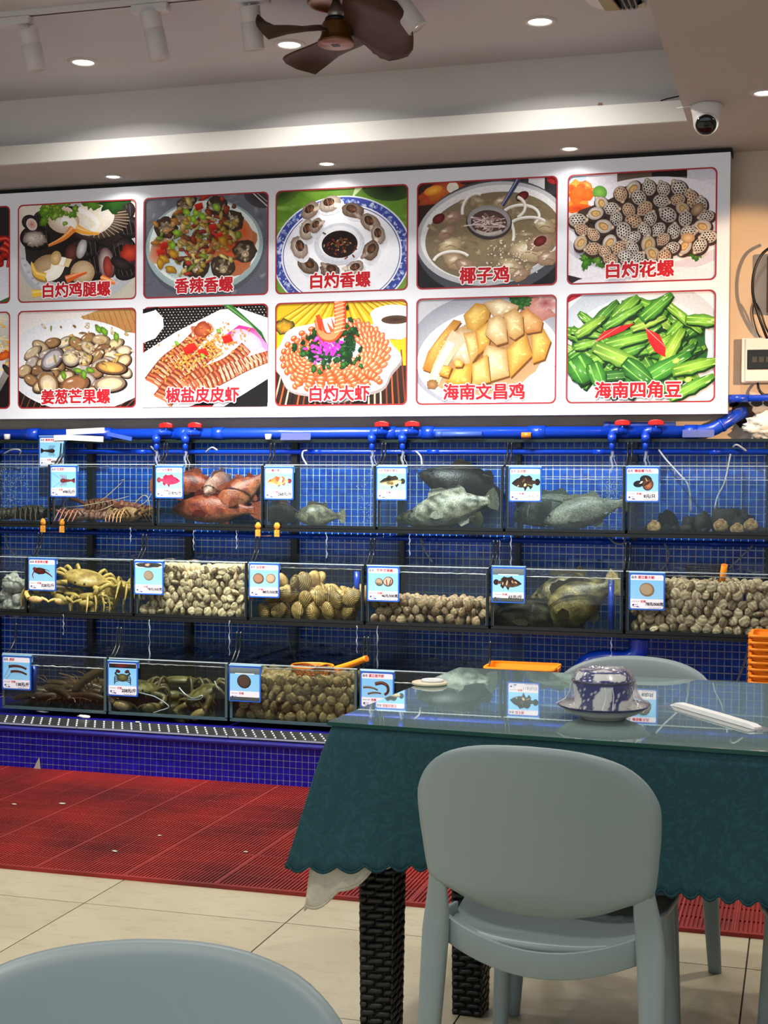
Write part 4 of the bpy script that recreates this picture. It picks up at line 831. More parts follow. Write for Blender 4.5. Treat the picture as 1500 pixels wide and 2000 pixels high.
# teal cloth with scalloped hem, and the cream cloth beneath it
def hem_cloth(name, label, m, base, flare, cornerdrop, drop, grow, scal, sl, topz, thick, width):
    o = thing(name, label, 'tablecloth', (tc_.x, tc_.y, 0), TA)
    hx, hy = TL/2+grow, TD/2+grow; per = []
    step = .0045
    def seg(a, b2_, nrm):
        L = (Vector(b2_)-Vector(a)).length; n = max(2, int(L/step)); return [(Vector(a).lerp(Vector(b2_), k/n), Vector(nrm)) for k in range(n)]
    rc = .012
    C = [(-hx, -hy), (hx, -hy), (hx, hy), (-hx, hy)]; Nn = [(0, -1), (1, 0), (0, 1), (-1, 0)]
    for e in range(4):
        a, b2_ = Vector(C[e]), Vector(C[(e+1) % 4]); d = (b2_-a).normalized(); per += seg(a+d*rc, b2_-d*rc, Nn[e])
        n0, n1 = Vector(Nn[e]), Vector(Nn[(e+1) % 4]); 
        for k in range(8): f = (k+.5)/8*PI/2; nn = n0*math.cos(f)+n1*math.sin(f); per.append((b2_-d*rc-n0*rc+nn*rc, nn))
    n = len(per); rows = 14; rings = []
    S = [0]
    for k in range(1, n): S.append(S[-1]+(per[k][0]-per[k-1][0]).length)
    for j in range(rows+1):
        t = j/rows; ring = []
        for k, (p, nn) in enumerate(per):
            dc = min((p-Vector(c)).length for c in C); cf = math.exp(-(dc/width)**2); ed = math.exp(-(dc/.33)**2)
            fold = .010*math.sin(S[k]*9.0+1.1)+.006*math.sin(S[k]*23)
            dr = drop+cornerdrop*cf+scal*abs(math.sin(PI*S[k]/sl))
            out = (.006+flare*cf+fold*(1-.6*cf)*t+base*t)*(t**.8)
            diag = Vector((math.copysign(1, p.x), math.copysign(1, p.y))).normalized(); dirn = (nn*(1-cf)+diag*cf)
            q = p+dirn*out
            ring.append((q.x, q.y, topz-(.004 if j else 0)-dr*t))
        rings.append(ring)
    mb = MB(); mb.loft(rings, False, None, True)
    # flat top
    top = [(p.x, p.y, topz) for p, _ in per]; mb.add(top, [tuple(range(n))])
    mb.build('cloth', m, o, solid=thick)
    # stitched lace band along the hem
    ln = MB()
    for k in range(n):
        a, b2_ = Vector(rings[-1][k]), Vector(rings[-1][(k+1) % n])
        if (a-b2_).length < .04: ln.tube([a+Vector((0, 0, .004)), b2_+Vector((0, 0, .004))], .0018, 5, cap=False)
    ln.build('hem_piping', m, o)
    return o
M_teal = mat('teal_cloth', (14, 62, 70), .85, noise_=(26, .22, (44, 98, 104)), bump=(240, .12))
nt = M_teal.node_tree
for nd in nt.nodes:
    if nd.bl_idname == 'ShaderNodeTexNoise' and nd.inputs['Scale'].default_value == 26: nd.inputs['Distortion'].default_value = 3.5
    if nd.bl_idname == 'ShaderNodeValToRGB': nd.color_ramp.elements[0].position = .40; nd.color_ramp.elements[1].position = .50
hem_cloth('tablecloth', 'teal damask tablecloth with scalloped hem draped over the dining table', M_teal, .015, .085, .015, .262, .001, .014, .036, TZ+.0035, .0016, .13)
M_cream = mat('cream_cloth', (214, 208, 190), .9, noise_=(60, .2), bump=(300, .2))
hem_cloth('tablecloth', 'cream lace undercloth whose corner hangs below the teal cloth', M_cream, .002, .065, .125, .24, -.004, .014, .05, TZ-.0005, .0012, .10)
# glass sheet
M_gtop = mat_clear('table_glass', (208, 226, 222), 1.62, .012, murk=.5, murk_rgb=(146, 168, 166))  # murk colour stands in for the ceiling's milky reflection on the sheet
M_gedge = mat('glass_edge', (30, 74, 66), .1, spec=.6)
GZ = TZ+.0055
gt = thing('glass_tabletop', 'clear glass sheet lying over the teal cloth of the dining table', 'glass sheet', (tc_.x, tc_.y, GZ), TA)
MB().b2((-TL/2-.006, -TD/2-.006, 0), (TL/2+.006, TD/2+.006, .008)).build('sheet', M_gtop, gt)
mb = MB(); a, b2_ = TL/2+.0066, TD/2+.0066
for lo, hi in (((-a, -b2_, .0003), (a, -b2_+.0012, .0077)), ((-a, b2_-.0012, .0003), (a, b2_, .0077)), ((-a, -b2_, .0003), (-a+.0012, b2_, .0077)), ((a-.0012, -b2_, .0003), (a, b2_, .0077))): mb.b2(lo, hi)
mb.build('polished_edge', M_gedge, gt)
TT = GZ+.0085

# wrapped crockery set: saucer with an upturned bowl and cup under film
cx, cy = -.408, 3.058
s = thing('crockery_set', 'film wrapped saucer with upturned blue and white bowl on glass tabletop', 'crockery', (cx, cy, TT))
BLU, WHT = lin((38, 46, 110)), lin((222, 222, 214))
M_por = mat_vcol('porcelain', .18, .6); R = random.Random(4)
mb = MB(); mb.lathe([(.048, 0), (.050, .004), (.058, .006), (.078, .014), (.097, .027), (.0985, .0295), (.096, .030), (.076, .018), (.05, .011), (.001, .011)], 48, c_=[WHT]*(48*10)); 
for k in range(48*4, 48*7): mb.c[k] = lin((40, 44, 84))
mb.build('saucer', M_por, s)
def patt(prof, nseg, z0, z1, bands, blotch):
    m2 = MB(); m2.lathe(prof, nseg, c_=[WHT]*(nseg*len(prof)))
    for i, v in enumerate(m2.v):
        a = math.atan2(v[1], v[0]); q = (v[2]-z0)/(z1-z0)
        if any(lo < q < hi for lo, hi in bands): m2.c[i] = BLU
        elif noise.noise(Vector((math.cos(a)*1.4+3.1, math.sin(a)*1.4, q*1.1+blotch))) > -.10: m2.c[i] = BLU if noise.noise(Vector((math.cos(a)*9, math.sin(a)*9, q*9))) < .42 else WHT
    return m2
pf = [(.060+.006*k/14, .020+.060*k/14) for k in range(15)]
pf = [(.058, .014)]+pf+[(.064, .082), (.062, .0825)]
patt(pf, 96, .018, .080, ((.0, .1), (.93, 1.2)), 0.).build('bowl', M_por, s)
pf2 = [(.064-.014*(k/12)**1.3, .081+.022*k/12) for k in range(13)]+[(.046, .1045), (.001, .1045)]
patt(pf2, 96, .081, .105, ((.8, .97),), 4.).build('cup', M_por, s)
rib = MB(); rib.lathe([(.0662, .0775), (.0676, .080), (.0662, .0825)], 64); rib.build('rim_line', mat('navy_line', (24, 26, 62), .3), s)
M_film = mat_clear('cling_film', (250, 250, 252), 1.25, .08, murk=.03, murk_rgb=(230, 230, 235), bump=(90, .6))
mb = MB(); rings = []
for r, z in ((.0995, .030), (.092, .033), (.080, .042), (.0725, .056), (.070, .070), (.0695, .082), (.062, .096), (.0515, .1055), (.03, .1065), (.002, .106)):
    rings.append([(r*(1+.03*math.sin(k*5.3+z*60)*(z < .09))*math.cos(2*PI*k/60), r*(1+.03*math.sin(k*5.3+z*60)*(z < .09))*math.sin(2*PI*k/60), z+.002*math.sin(k*1.7)) for k in range(60)])
mb.loft(rings, False); mb.build('film_wrap', M_film, s)
# crumpled film pleats catching the light
mb = MB()
for k in range(13):
    a = R.uniform(0, 6.3); pts = [(.0995*math.cos(a), .0995*math.sin(a), .031), (.082*math.cos(a+.05), .082*math.sin(a+.05), .042), (.0735*math.cos(a+.1), .0735*math.sin(a+.1), .058), (.0705*math.cos(a+.06), .0705*math.sin(a+.06), .074)]; mb.tube(smoothpts(pts, 4), .0007, 4)
mb.build('film_pleat', mat('film_crease', (240, 240, 245), .15), s)

# paper sleeve with chopsticks, round coaster with a lid
a, b2_ = atz(1318, 1378, TT), atz(1488, 1428, TT); L = (b2_-a).length; ang = math.atan2(b2_.y-a.y, b2_.x-a.x)
t = thing('chopsticks', 'chopsticks in a white paper sleeve lying on the glass tabletop', 'chopsticks', (a+b2_)/2, ang)
mb = MB(); mb.loft([[(x, -w_, .0012), (x, w_, .0012), (x, w_*.8, h), (x, -w_*.8, h)] for x, w_, h in ((-L/2, .013, .003), (-L/2+.02, .0135, .010), (0, .013, .011), (L/2-.03, .012, .010), (L/2-.01, .011, .006))], smooth=False)
mb.build('paper_sleeve', mat('paper_white', (232, 232, 230), .6, noise_=(40, .06)), t, bevel=.002)
MB().add([(L/2-.012, -.012, .006), (L/2+.016, -.02, .001), (L/2+.018, .016, .001), (L/2-.012, .012, .006), (L/2-.012, .012, .0065), (L/2+.018, .016, .0015), (L/2+.016, -.02, .0015), (L/2-.012, -.012, .0065)], [(0, 1, 2, 3), (4, 5, 6, 7), (0, 7, 6, 1), (1, 6, 5, 2), (2, 5, 4, 3), (3, 4, 7, 0)]).build('film_end', MATS['cling_film'], t)
MB().add([(-L/2-.012, -.04, .0006), (L/2, -.036, .0006), (L/2, .034, .0006), (-L/2-.012, .03, .0006), (-L/2-.012, -.04, .001), (L/2, -.036, .001), (L/2, .034, .001), (-L/2-.012, .03, .001)], [(0, 1, 2, 3), (7, 6, 5, 4), (0, 4, 5, 1), (1, 5, 6, 2), (2, 6, 7, 3), (3, 7, 4, 0)]).build('clear_bag', mat_clear('clear_bag', (244, 246, 246), 1.3, .15, murk=.06, murk_rgb=(220, 225, 225)), t)
for q in (-.004, .004): MB().tube([(-L/2+.01, q, .0055), (L/2-.02, q, .0055)], .0028, 8).build('chopstick', mat('bamboo', (206, 176, 120), .5), t)
t = thing('coaster', 'round cream coaster with a small white lid near table corner', 'coaster', (-.886, 3.42, TT))
MB().lathe([(.040, 0), (.0445, .002), (.0445, .006), (.042, .0075), (.001, .0075)], 36).build('disc', mat('coaster_cream', (222, 210, 184), .6), t)
t = thing('jar_lid', 'small white lid lying on the round cream coaster', 'lid', (-.880, 3.425, TT+.0076))
MB().lathe([(.028, 0), (.029, .003), (.027, .005), (.020, .0052), (.019, .0042), (.001, .0042)], 32).build('lid', mat('lid_white', (226, 228, 226), .4), t)
# ================================================================ seafood display: frame, pipes, tanks
M_rail = mat('shelf_black', (14, 17, 18), .35, noise_=(20, .4))
fr = thing('tank_rack', 'black steel rack carrying the three stepped rows of fish tanks', 'rack', (-2.1, 6.72, PT))
ROWS = [dict(Y=6.42, z0=1.045, z1=1.338), dict(Y=6.12, z0=.628, z1=.886), dict(Y=5.82, z0=PT+.03, z1=.458)]
DIV = [[-4.20, -3.635, -3.06, -2.49, -1.925, -1.316, -.762, -.02], [-4.17, -3.59, -3.028, -2.45, -1.888, -1.316, -.731, -.02], [-3.553, -3.01, -2.42, -1.823, -1.263]]
YB = 6.715
for x in (-4.13, -3.567, -3.01, -2.439, -1.885, -1.312, -.762, -.15): MB().b2((x-.017, 6.695, PT), (x+.017, 6.735, 1.47)).build('post', M_rail, fr, world=True)
for r in ROWS[:2]: MB().b2((-4.3, r['Y']-.012, r['z0']-.024), (.12, YB, r['z0']-.008)).build('shelf', M_rail, fr, world=True)
MB().b2((-4.3, 6.64, 1.452), (.12, 6.74, 1.466)).build('top_rail', mat('rail_green', (18, 34, 30), .3), fr, world=True)

M_pane = mat_clear('tank_glass', (250, 252, 251), 1.30, .015)
M_seam = mat('silicone_seam', (16, 20, 22), .3); M_edge = mat('pane_edge', (62, 82, 86), .2, spec=.7)
M_wglint = mat('water_edge_glint', (226, 232, 232), .3)  # white for the painted highlight where water meets the front glass
def water_mat(k):
    tint, murk, rgb = {0: ((228, 239, 242), .02, (90, 118, 128)), 1: ((236, 241, 238), .03, (90, 104, 100)), 2: ((222, 228, 224), .05, (50, 58, 54))}[k]
    return mat_clear('water_row_%d' % k, tint, 1.02, .1, murk=murk, murk_rgb=rgb), mat_clear('water_surface_%d' % k, tint, 1.33, .03, murk=murk, murk_rgb=rgb, bump=(26, .35))
def tank(row, i, label, level=.93):
    r = ROWS[row]; x0, x1 = DIV[row][i]+.006, DIV[row][i+1]-.006; Yf, z0, z1 = r['Y'], r['z0'], r['z1']
    t = thing('glass_tank', label, 'fish tank', ((x0+x1)/2, Yf, z0-.007), 0, 'glass tanks of the seafood display')
    g = .006
    MB().b2((x0, Yf, z0-.006), (x1, YB-.02, z0+.004)).build('base_pane', M_rail, t, world=True)
    MB().b2((x0, Yf, z0+.004), (x1, Yf+g, z1)).build('front_pane', M_pane, t, world=True)
    MB().b2((x0, YB-.022, z0+.004), (x1, YB-.016, z1+.02)).build('back_pane', M_pane, t, world=True)
    MB().b2((x0, Yf-.001, z1), (x1, Yf+g+.001, z1+.004)).build('front_edge', mat('bright_edge', (170, 186, 190), .15, spec=.8), t, world=True)
    top = {0: 1.452, 1: ROWS[0]['z0']-.036, 2: ROWS[1]['z0']-.036}[row]-.004
    prof = [(Yf+g, z1), (Yf+.05, z1+.002), (Yf+.085, z1+.03), (Yf+.105, z1+(top-z1)*.45), (Yf+.115, top)]
    cur = [(p.x, p.y) for p in smoothpts([(a, b2_, 0) for a, b2_ in prof], 5)]
    for X, s in ((x0, 1), (x1, -1)):
        poly = [(Yf+g, z0+.004)]+cur+[(YB-.024, top), (YB-.024, z0+.004)]
        sp = MB(); sp.prism(poly, lambda u, v: (X, u, v), lambda u, v: (X+s*.006, u, v)); so = sp.build('side_pane', M_pane, t, world=True)
        MB().tube([(X+s*.003, a, b2_) for a, b2_ in cur], .0046, 6).build('pane_edge', M_seam, so, world=True)
        MB().b2((X if s > 0 else X-.010, Yf-.0015, z0+.004), (X+.010 if s > 0 else X, Yf+.011, z1)).build('corner_seam', M_edge if row == 2 else M_seam, t, world=True)
        MB().b2((X+s*.0105-.0015, Yf-.0012, z0+.004), (X+s*.0105+.0015, Yf+.004, z1-.002)).build('seam_line', M_edge, t, world=True)
    MB().b2((x0, Yf-.0015, z0-.006), (x1, Yf+.008, z0+.007)).build('base_seam', M_edge if row == 2 else M_seam, t, world=True)
    # water body with a rippled surface
    zl = z0+.004+(z1-z0-.004)*level; n, m = 26, 12; a0, a1, b0, b1 = x0+.007, x1-.007, Yf+g+.001, YB-.025
    vs = []; R = random.Random(row*10+i)
    for j in range(m+1):
        for k in range(n+1):
            x, y = a0+(a1-a0)*k/n, b0+(b1-b0)*j/m; amp = .0035 if row else .0025
            vs.append((x, y, zl+amp*(math.sin(x*41+i)+math.sin(y*57+x*23)+1.4*noise.noise(Vector((x*14, y*14, row*3+i))))))
    fs = [(j*(n+1)+k, j*(n+1)+k+1, (j+1)*(n+1)+k+1, (j+1)*(n+1)+k) for j in range(m) for k in range(n)]
    per = [k for k in range(n+1)]+[j*(n+1)+n for j in range(1, m+1)]+[m*(n+1)+k for k in range(n-1, -1, -1)]+[j*(n+1) for j in range(m-1, 0, -1)]
    N = len(vs); vs += [(vs[q][0], vs[q][1], z0+.005) for q in per]; L = len(per)
    wb, wsf = water_mat(row)
    side = MB(); side.add([vs[q] for q in per]+vs[N:], [(q, (q+1) % L, L+(q+1) % L, L+q) for q in range(L)]+[tuple(L+q for q in range(L))]); wo = side.build('water', wb, t, world=True)
    sf = MB(); sf.add(vs[:N], fs, None, True); sf.build('water_surface', wsf, wo, world=True)
    wl = MB(); wl.tube([(a0+(a1-a0)*k/40, b0+.004, zl-.001+.003*noise.noise(Vector((k*.45, i*3, row)))) for k in range(41)], [(.0016+.0022*max(0, noise.noise(Vector((k*.5, i, row+5)))+.25)) if row else .0012 for k in range(41)], 6); wl.build('waterline_glint', M_wglint, wo, world=True)  # thin white tube shaped as the bright glint along the water's edge
    return t, (x0+.012, x1-.012, Yf+.012, YB-.03, z0+.006, zl)
T1 = ['top row glass tank with a dark lobster at its end', 'top row glass tank holding spiny lobsters with long pale feelers', 'top row glass tank crowded with red groupers', 'top row glass tank with one small pale grouper', 'top row glass tank of big mottled dark groupers', 'top row glass tank with two grey groupers', 'top row glass tank with dark shells and tan scallops on the bottom']
T2 = ['middle row glass tank with a white lumpy shellfish', 'middle row glass tank of yellow crabs', 'middle row glass tank heaped with pale small clams', 'middle row glass tank of large ringed brown clams', 'middle row glass tank half filled with small brown clams', 'middle row glass tank of black and yellow mottled groupers', 'middle row glass tank heaped with white round clams and a dip net']
T3 = ['bottom row glass tank of dark shrimps', 'bottom row glass tank of green mud crabs', 'bottom row glass tank heaped with brown clams', 'bottom row glass tank beside the table corner, mostly hidden']
BOX = {}
for k, l in enumerate(T1): BOX[0, k] = tank(0, k, l, .97 if k < 5 else .80)[1]
for k, l in enumerate(T2): BOX[1, k] = tank(1, k, l, {0: .72, 1: .985, 2: .985, 3: .93, 4: .90, 5: .88, 6: .95}[k])[1]
for k, l in enumerate(T3): BOX[2, k+1 if False else k] = tank(2, k+1 if False else k, l, {0: .80, 1: .93, 2: .95, 3: .8}[k])[1]

# ---------------------------------------------------------------- blue water pipes
M_pipe = mat('blue_pvc', (8, 64, 196), .28, spec=.6, coat=.3); M_pipe2 = mat('blue_pvc_pale', (64, 96, 190), .35); M_valve = mat('valve_red', (200, 28, 26), .35)
def pipe(name, label, pts, r, joints=(), m=None, cat='pipe', n=14):
    t = thing(name, label, cat, pts[0]); MB().tube(pts, r, n).build('tube', m or M_pipe, t, world=True)
    for a, b2_ in joints: MB().tube([a, b2_], r*1.16, n).build('coupling', m or M_pipe, t, world=True)
    return t
ZP, YP = 1.498, 6.665
e0, e1 = at(1400, 838, YP), at(1442, 812, 6.74)
jl = [(x, 0) for x in ()]
mp = pipe('water_main', 'thick blue main water pipe running below the menu board', [(-4.6, YP, ZP), (-.50, YP, ZP)], .0285, [((a, YP, ZP), (b2_, YP, ZP)) for a, b2_ in ((-3.92, -3.84), (-3.55, -3.42), (-3.06, -2.98), (-2.86, -2.80), (-1.96, -1.90), (-1.77, -1.71), (-1.25, -1.17), (-.82, -.78), (-.53, -.47))], n=20)
el = smoothpts([(-.50, YP, ZP), (-.42, YP, ZP+.006), (-.36, YP+.004, ZP+.035), (-.305, 6.70, ZP+.075), (-.28, 6.765, ZP+.09)], 5)
MB().tube(el, .0305, 18).build('elbow', M_pipe, mp, world=True)
MB().tube([el[9], el[10]], .034, 18).build('elbow_collar', M_pipe, mp, world=True)
mb = MB(); R = random.Random(2); mb.add([(-.28+(.052+R.uniform(-.006, .008))*math.cos(2*PI*k/22), 6.7585, ZP+.085+(.058+R.uniform(-.006, .008))*math.sin(2*PI*k/22)) for k in range(22)], [tuple(range(22))]); mb.build('wall_hole', mat('hole_dark', (26, 20, 16), .9), wall)
def valve(px_, label, stub):
    X = at(px_, 850, YP).x; t = thing('tap', label, 'tap', (X, YP-.03, ZP-.1), 0, 'blue taps on the water main')
    def B(name, mb, m): return mb.build(name, m, t, world=True)
    B('branch', MB().tube(smoothpts([(X+.06, YP-.02, ZP+.003), (X+.03, YP-.055, ZP+.004), (X+.012, YP-.062, ZP+.004)], 4), .0165, 14), M_pipe)
    B('elbow', MB().tube(smoothpts([(X+.03, YP-.062, ZP+.004), (X+.006, YP-.062, ZP+.002), (X, YP-.062, ZP-.018), (X, YP-.062, ZP-.05)], 4), .0175, 14), M_pipe)
    B('spout', MB().tube([(X, YP-.062, ZP-.04), (X, YP-.062, ZP-.085)], .0135, 14), M_pipe)
    B('collar', MB().tube([(X, YP-.062, ZP-.012), (X, YP-.062, ZP-.046)], .0205, 14), M_pipe)
    B('stem', MB().tube([(X+.045, YP-.045, ZP+.01), (X+.045, YP-.045, ZP+.032)], .008, 10), M_pipe)
    h = MB(); h.loft([[(X+.045+u, YP-.045-w_, ZP+.03), (X+.045+u, YP-.045+w_, ZP+.03), (X+.045+u, YP-.045+w_, ZP+.03+hh), (X+.045+u, YP-.045-w_, ZP+.03+hh)] for u, w_, hh in ((-.036, .008, .016), (-.026, .011, .022), (-.008, .014, .026), (.008, .014, .026), (.026, .011, .022), (.036, .008, .016))], smooth=False)
    o = h.build('handle', M_valve, t, world=True, bevel=.003, label='red wing handle')
    if stub:  # falling water
        w_ = thing('water_jet', stub, 'water jet', (X, YP-.062, ROWS[0]['z1'])); pts = [(X+.004*math.sin(k*1.3)+R.uniform(-.002, .002), YP-.062, ZP-.085-k*(ZP-.085-1.31)/9) for k in range(10)]
        MB().tube(pts, [.008, .0075, .006, .007, .0055, .006, .005, .0055, .005, .006], 8).build('stream', M_jet, w_, world=True)
        MB().tube([(p[0]+.010+.002*k, p[1]+.004, p[2]) for k, p in enumerate(pts[2:])], .0022, 6).build('side_stream', M_jet, w_, world=True)
    return t
M_jet = mat_clear('falling_water', (236, 242, 250), 1.5, .05, murk=.22, murk_rgb=(225, 232, 250))
valve(316, 'blue tap with red handle above the red grouper tank, first of a pair', 'thin stream of water falling beside the lobster tank price card')
valve(372, 'blue tap with red handle above the red grouper tank, second of a pair', 'thin stream of water falling into the red grouper tank')
valve(734, 'blue tap with red handle above the big dark groupers, first of a pair', 'thin stream of water falling beside the small grouper')
valve(793, 'blue tap with red handle above the big dark groupers, second of a pair', 'thin stream of water falling into the dark grouper tank')
valve(1199, 'blue tap with red handle above the two grey groupers', 'wide double stream of water falling onto the two grey groupers')
valve(1264, 'blue tap with red handle above the tan scallops', 'stream of water falling behind the shell price card')
for px0, px1, py, l in ((852, 942, 851, 'short pale blue pipe offcut lying along the main beside the taps'), (1180, 1320, 829, 'pale blue pipe offcut lying on the main behind the end taps')):
    a, b2_ = at(px0, py, YP-.045 if py > 840 else YP+.02), at(px1, py, YP-.045 if py > 840 else YP+.02); a.z = b2_.z = ZP-.008 if py > 840 else ZP+.035
    pipe('pipe_offcut', l, [a, b2_], .0135, [(a, a+Vector((.03, 0, 0)))], M_pipe2, n=12)
for zz, l in ((1.408, 'thin blue air pipe along the tiles above the top tanks'), (.988, 'thin blue air pipe along the tiles above the middle tanks'), (.575, 'thin blue air pipe in shade above the bottom tanks')):
    pipe('air_pipe', l, [(-4.6, 6.685, zz), (.12, 6.685, zz)], .0125, [((x, 6.685, zz), (x+.06, 6.685, zz)) for x in (-3.3, -2.35, -1.75, -.95, -.42)], n=12)
pipe('drain_elbow', 'fat blue drain pipe elbow in the shade behind the far chair', smoothpts([(-.93, 6.2, .28), (-.93, 6.2, .40), (-.90, 6.2, .475), (-.82, 6.2, .50), (-.74, 6.2, .50), (-.685, 6.2, .53), (-.675, 6.2, .60)], 4), .042, n=16)
M_hose = mat('grey_hose', (150, 156, 166), .35, spec=.6)
def hose(pts, label, r=.0048, Y=6.66):
    P = [at(x, y, Y+dy) for x, y, dy in pts]; t = thing('air_hose', label, 'hose', P[0], 0, 'thin air hoses hanging into the tanks'); MB().tube(smoothpts(P, 6), r, 8).build('tubing', M_hose, t, world=True); return t
hose([(8, 886, 0), (25, 878, -.02), (40, 880, -.02), (38, 890, 0)], 'short grey air hose looped over pipe beside the uppermost price card')
hose([(295, 872, 0), (306, 884, -.03), (312, 895, 0)], 'short grey air hose near the lobster tank tap')
hose([(402, 883, 0), (414, 874, -.02), (425, 880, -.02)], 'short grey air hose clipped above the red groupers')
hose([(600, 909, -.05), (591, 893, -.03), (592, 882, -.01), (600, 880, 0)], 'white air hose bending down into the small grouper tank')
hose([(812, 881, 0), (822, 892, -.03), (824, 908, -.05)], 'white air hose bending down above the mottled groupers')
hose([(1287, 879, 0), (1303, 900, -.03), (1325, 924, -.06), (1345, 950, -.1), (1350, 1000, -.12)], 'long straight grey air hose slanting into the shell tank')
hose([(1427, 887, 0), (1416, 940, -.03), (1400, 975, -.06), (1393, 1016, -.1)], 'long grey air hose slanting down beside the tan scallops')
hose([(1432, 873, 0), (1440, 869, -.02), (1458, 881, -.01)], 'short pale hose end on the pipe near the white towel')
hose([(1190, 1049, 0), (1200, 1060, -.03), (1218, 1061, -.03), (1221, 1040, 0)], 'grey air hose looping at the pipe below the grey groupers')
hose([(1298, 1062, 0), (1306, 1080, -.02), (1302, 1100, -.04), (1290, 1115, -.06)], 'grey air hose curling down above the white clams')
hose([(1470, 1066, 0), (1450, 1085, -.03), (1425, 1110, -.06)], 'grey air hose slanting behind the orange net handle')
hose([(822, 1052, 0), (830, 1075, -.03), (845, 1098, -.05)], 'pale air hose dropping into the small brown clam tank')
hose([(12, 1045, 0), (14, 1065, -.02), (30, 1085, -.05)], 'dark air hose beside the white lumpy shellfish', .004)
hose([(1462, 1265, -.2), (1452, 1300, -.22), (1438, 1335, -.25)], 'dull hose leaning in the shade next to orange basket stack', .006)
hose([(562, 1222, -.1), (566, 1262, -.12), (578, 1290, -.2)], 'thin hose hanging behind the orange scoop', .004)
# drips between the rows
def drips(px_, y0, y1, Y, label, n=9):
    t = thing('water_drip', label, 'water jet', at(px_, y1, Y), 0, 'water dripping between the tank rows'); mb = MB()
    mb.tube([at(px_+1.0*math.sin(k*1.7+px_), y0+(y1-y0)*k/12, Y) for k in range(13)], [.0009+.0028*abs(math.sin(k*2.7+px_*1.3))**2 for k in range(13)], 6); mb.build('trickle', M_jet, t, world=True)
for a in ((255, 1030, 1062, 6.40, 'trickle below the lobster tank'), (378, 1036, 1075, 6.40, 'trickle below the sleeping red grouper'), (462, 1036, 1072, 6.40, 'trickle below the red grouper tank end'), (638, 1040, 1090, 6.40, 'trickle below the small grouper tank'), (800, 1044, 1085, 6.40, 'trickle below mottled grouper tank'), (998, 1046, 1105, 6.39, 'wide trickle above the striped grouper card'), (124, 1200, 1240, 6.10, 'trickle below the yellow crab tank'), (292, 1210, 1290, 6.08, 'trickle above the mud crab tank'), (448, 1212, 1280, 6.08, 'trickle above the brown clam heap'), (697, 1222, 1275, 6.08, 'trickle beside the orange scoop handle'), (737, 1222, 1305, 6.06, 'trickle above the prawn price card'), (1194, 1245, 1290, 6.08, 'trickle above the far chair')): drips(*a[:4], a[4] + ' of the display')
# orange sponge clips on the top shelf edge, odds and ends on the main pipe
M_sp = mat('sponge_orange', (226, 150, 40), .8, noise_=(60, .4), bump=(90, .6))
for x, l in ((84, 'orange sponge wedge at the end of the dark lobster tank'), (121, 'orange sponge wedge below the feelers of the lobsters'), (504, 'orange sponge wedge below the red groupers'), (541, 'orange sponge wedge below the small pale grouper')):
    p = at(x, 1018+x*.018, 6.405); t = thing('sponge_wedge', l, 'sponge', p, 0, 'sponge wedges on the top shelf'); mb = MB(); R = random.Random(int(x))
    mb.ell((0, 0, 0), (.016, .009, .017), n=10, m=7, fn=lambda q, d: q*(1+R.uniform(-.15, .15))); mb.build('sponge', M_sp, t)
    MB().b2((-.013, -.006, -.052), (.013, .006, -.018)).build('strap', M_sp, t, bevel=.003)
p0 = at(168, 848, 6.6); t = thing('cardboard_strip', 'folded white card strips tucked over the main water pipe', 'card', p0)
for dx, dz, w_, rz in ((.0, .015, .215, .04), (.01, -.022, .19, -.05), (-.13, -.018, .09, .02)): MB().box((dx, -.01+dz*.2, dz), (w_, .008, .028), M=Matrix.Rotation(-rz, 3, 'Y')).build('strip', M_white, t)
MB().box((.19, .0, -.012), (.14, .006, .02), M=Matrix.Rotation(.2, 3, 'Y')).build('blue_strip', M_pipe2, t)
for x, y, l in ((14, 853, 'small white pipe cap near the uppermost price card'), (524, 853, 'small white pipe cap beside the empty clear holder')):
    p = at(x, y, 6.62); t = thing('white_bung', l, 'bung', p, 0, 'white pipe caps'); MB().lathe([(.012, -.014), (.015, -.012), (.017, .013), (.013, .014)], 16).build('cap', M_white, t)
M_acr = mat_clear('acrylic', (200, 206, 240), 1.5, .05, murk=.3, murk_rgb=(150, 160, 215))
for x0, x1, y, l in ((549, 607, 852, 'empty clear card holder on the pipe above the small grouper'), (1333, 1395, 846, 'empty clear card holder on the pipe near the pipe elbow')):
    a, b2_ = at(x0, y, 6.615), at(x1, y, 6.615); t = thing('card_holder', l, 'card holder', a.lerp(b2_, .5), 0, 'clear card holders'); w_ = (b2_-a).length
    MB().box((0, 0, 0), (w_, .004, .032)).build('plate', M_acr, t); MB().box((0, -.006, -.013), (w_, .004, .012)).build('lip', M_acr, t)
p = at(1028, 850, 6.61); t = thing('pipe_stub', 'short amber pipe stub resting against the main water pipe', 'pipe', p); MB().tube([(-.022, 0, 0), (.024, 0, 0)], .014, 14).build('tube', mat('amber_pvc', (206, 130, 40), .4), t); MB().tube([(.0235, 0, 0), (.0255, 0, 0)], .010, 12).build('bore', M_black, t)
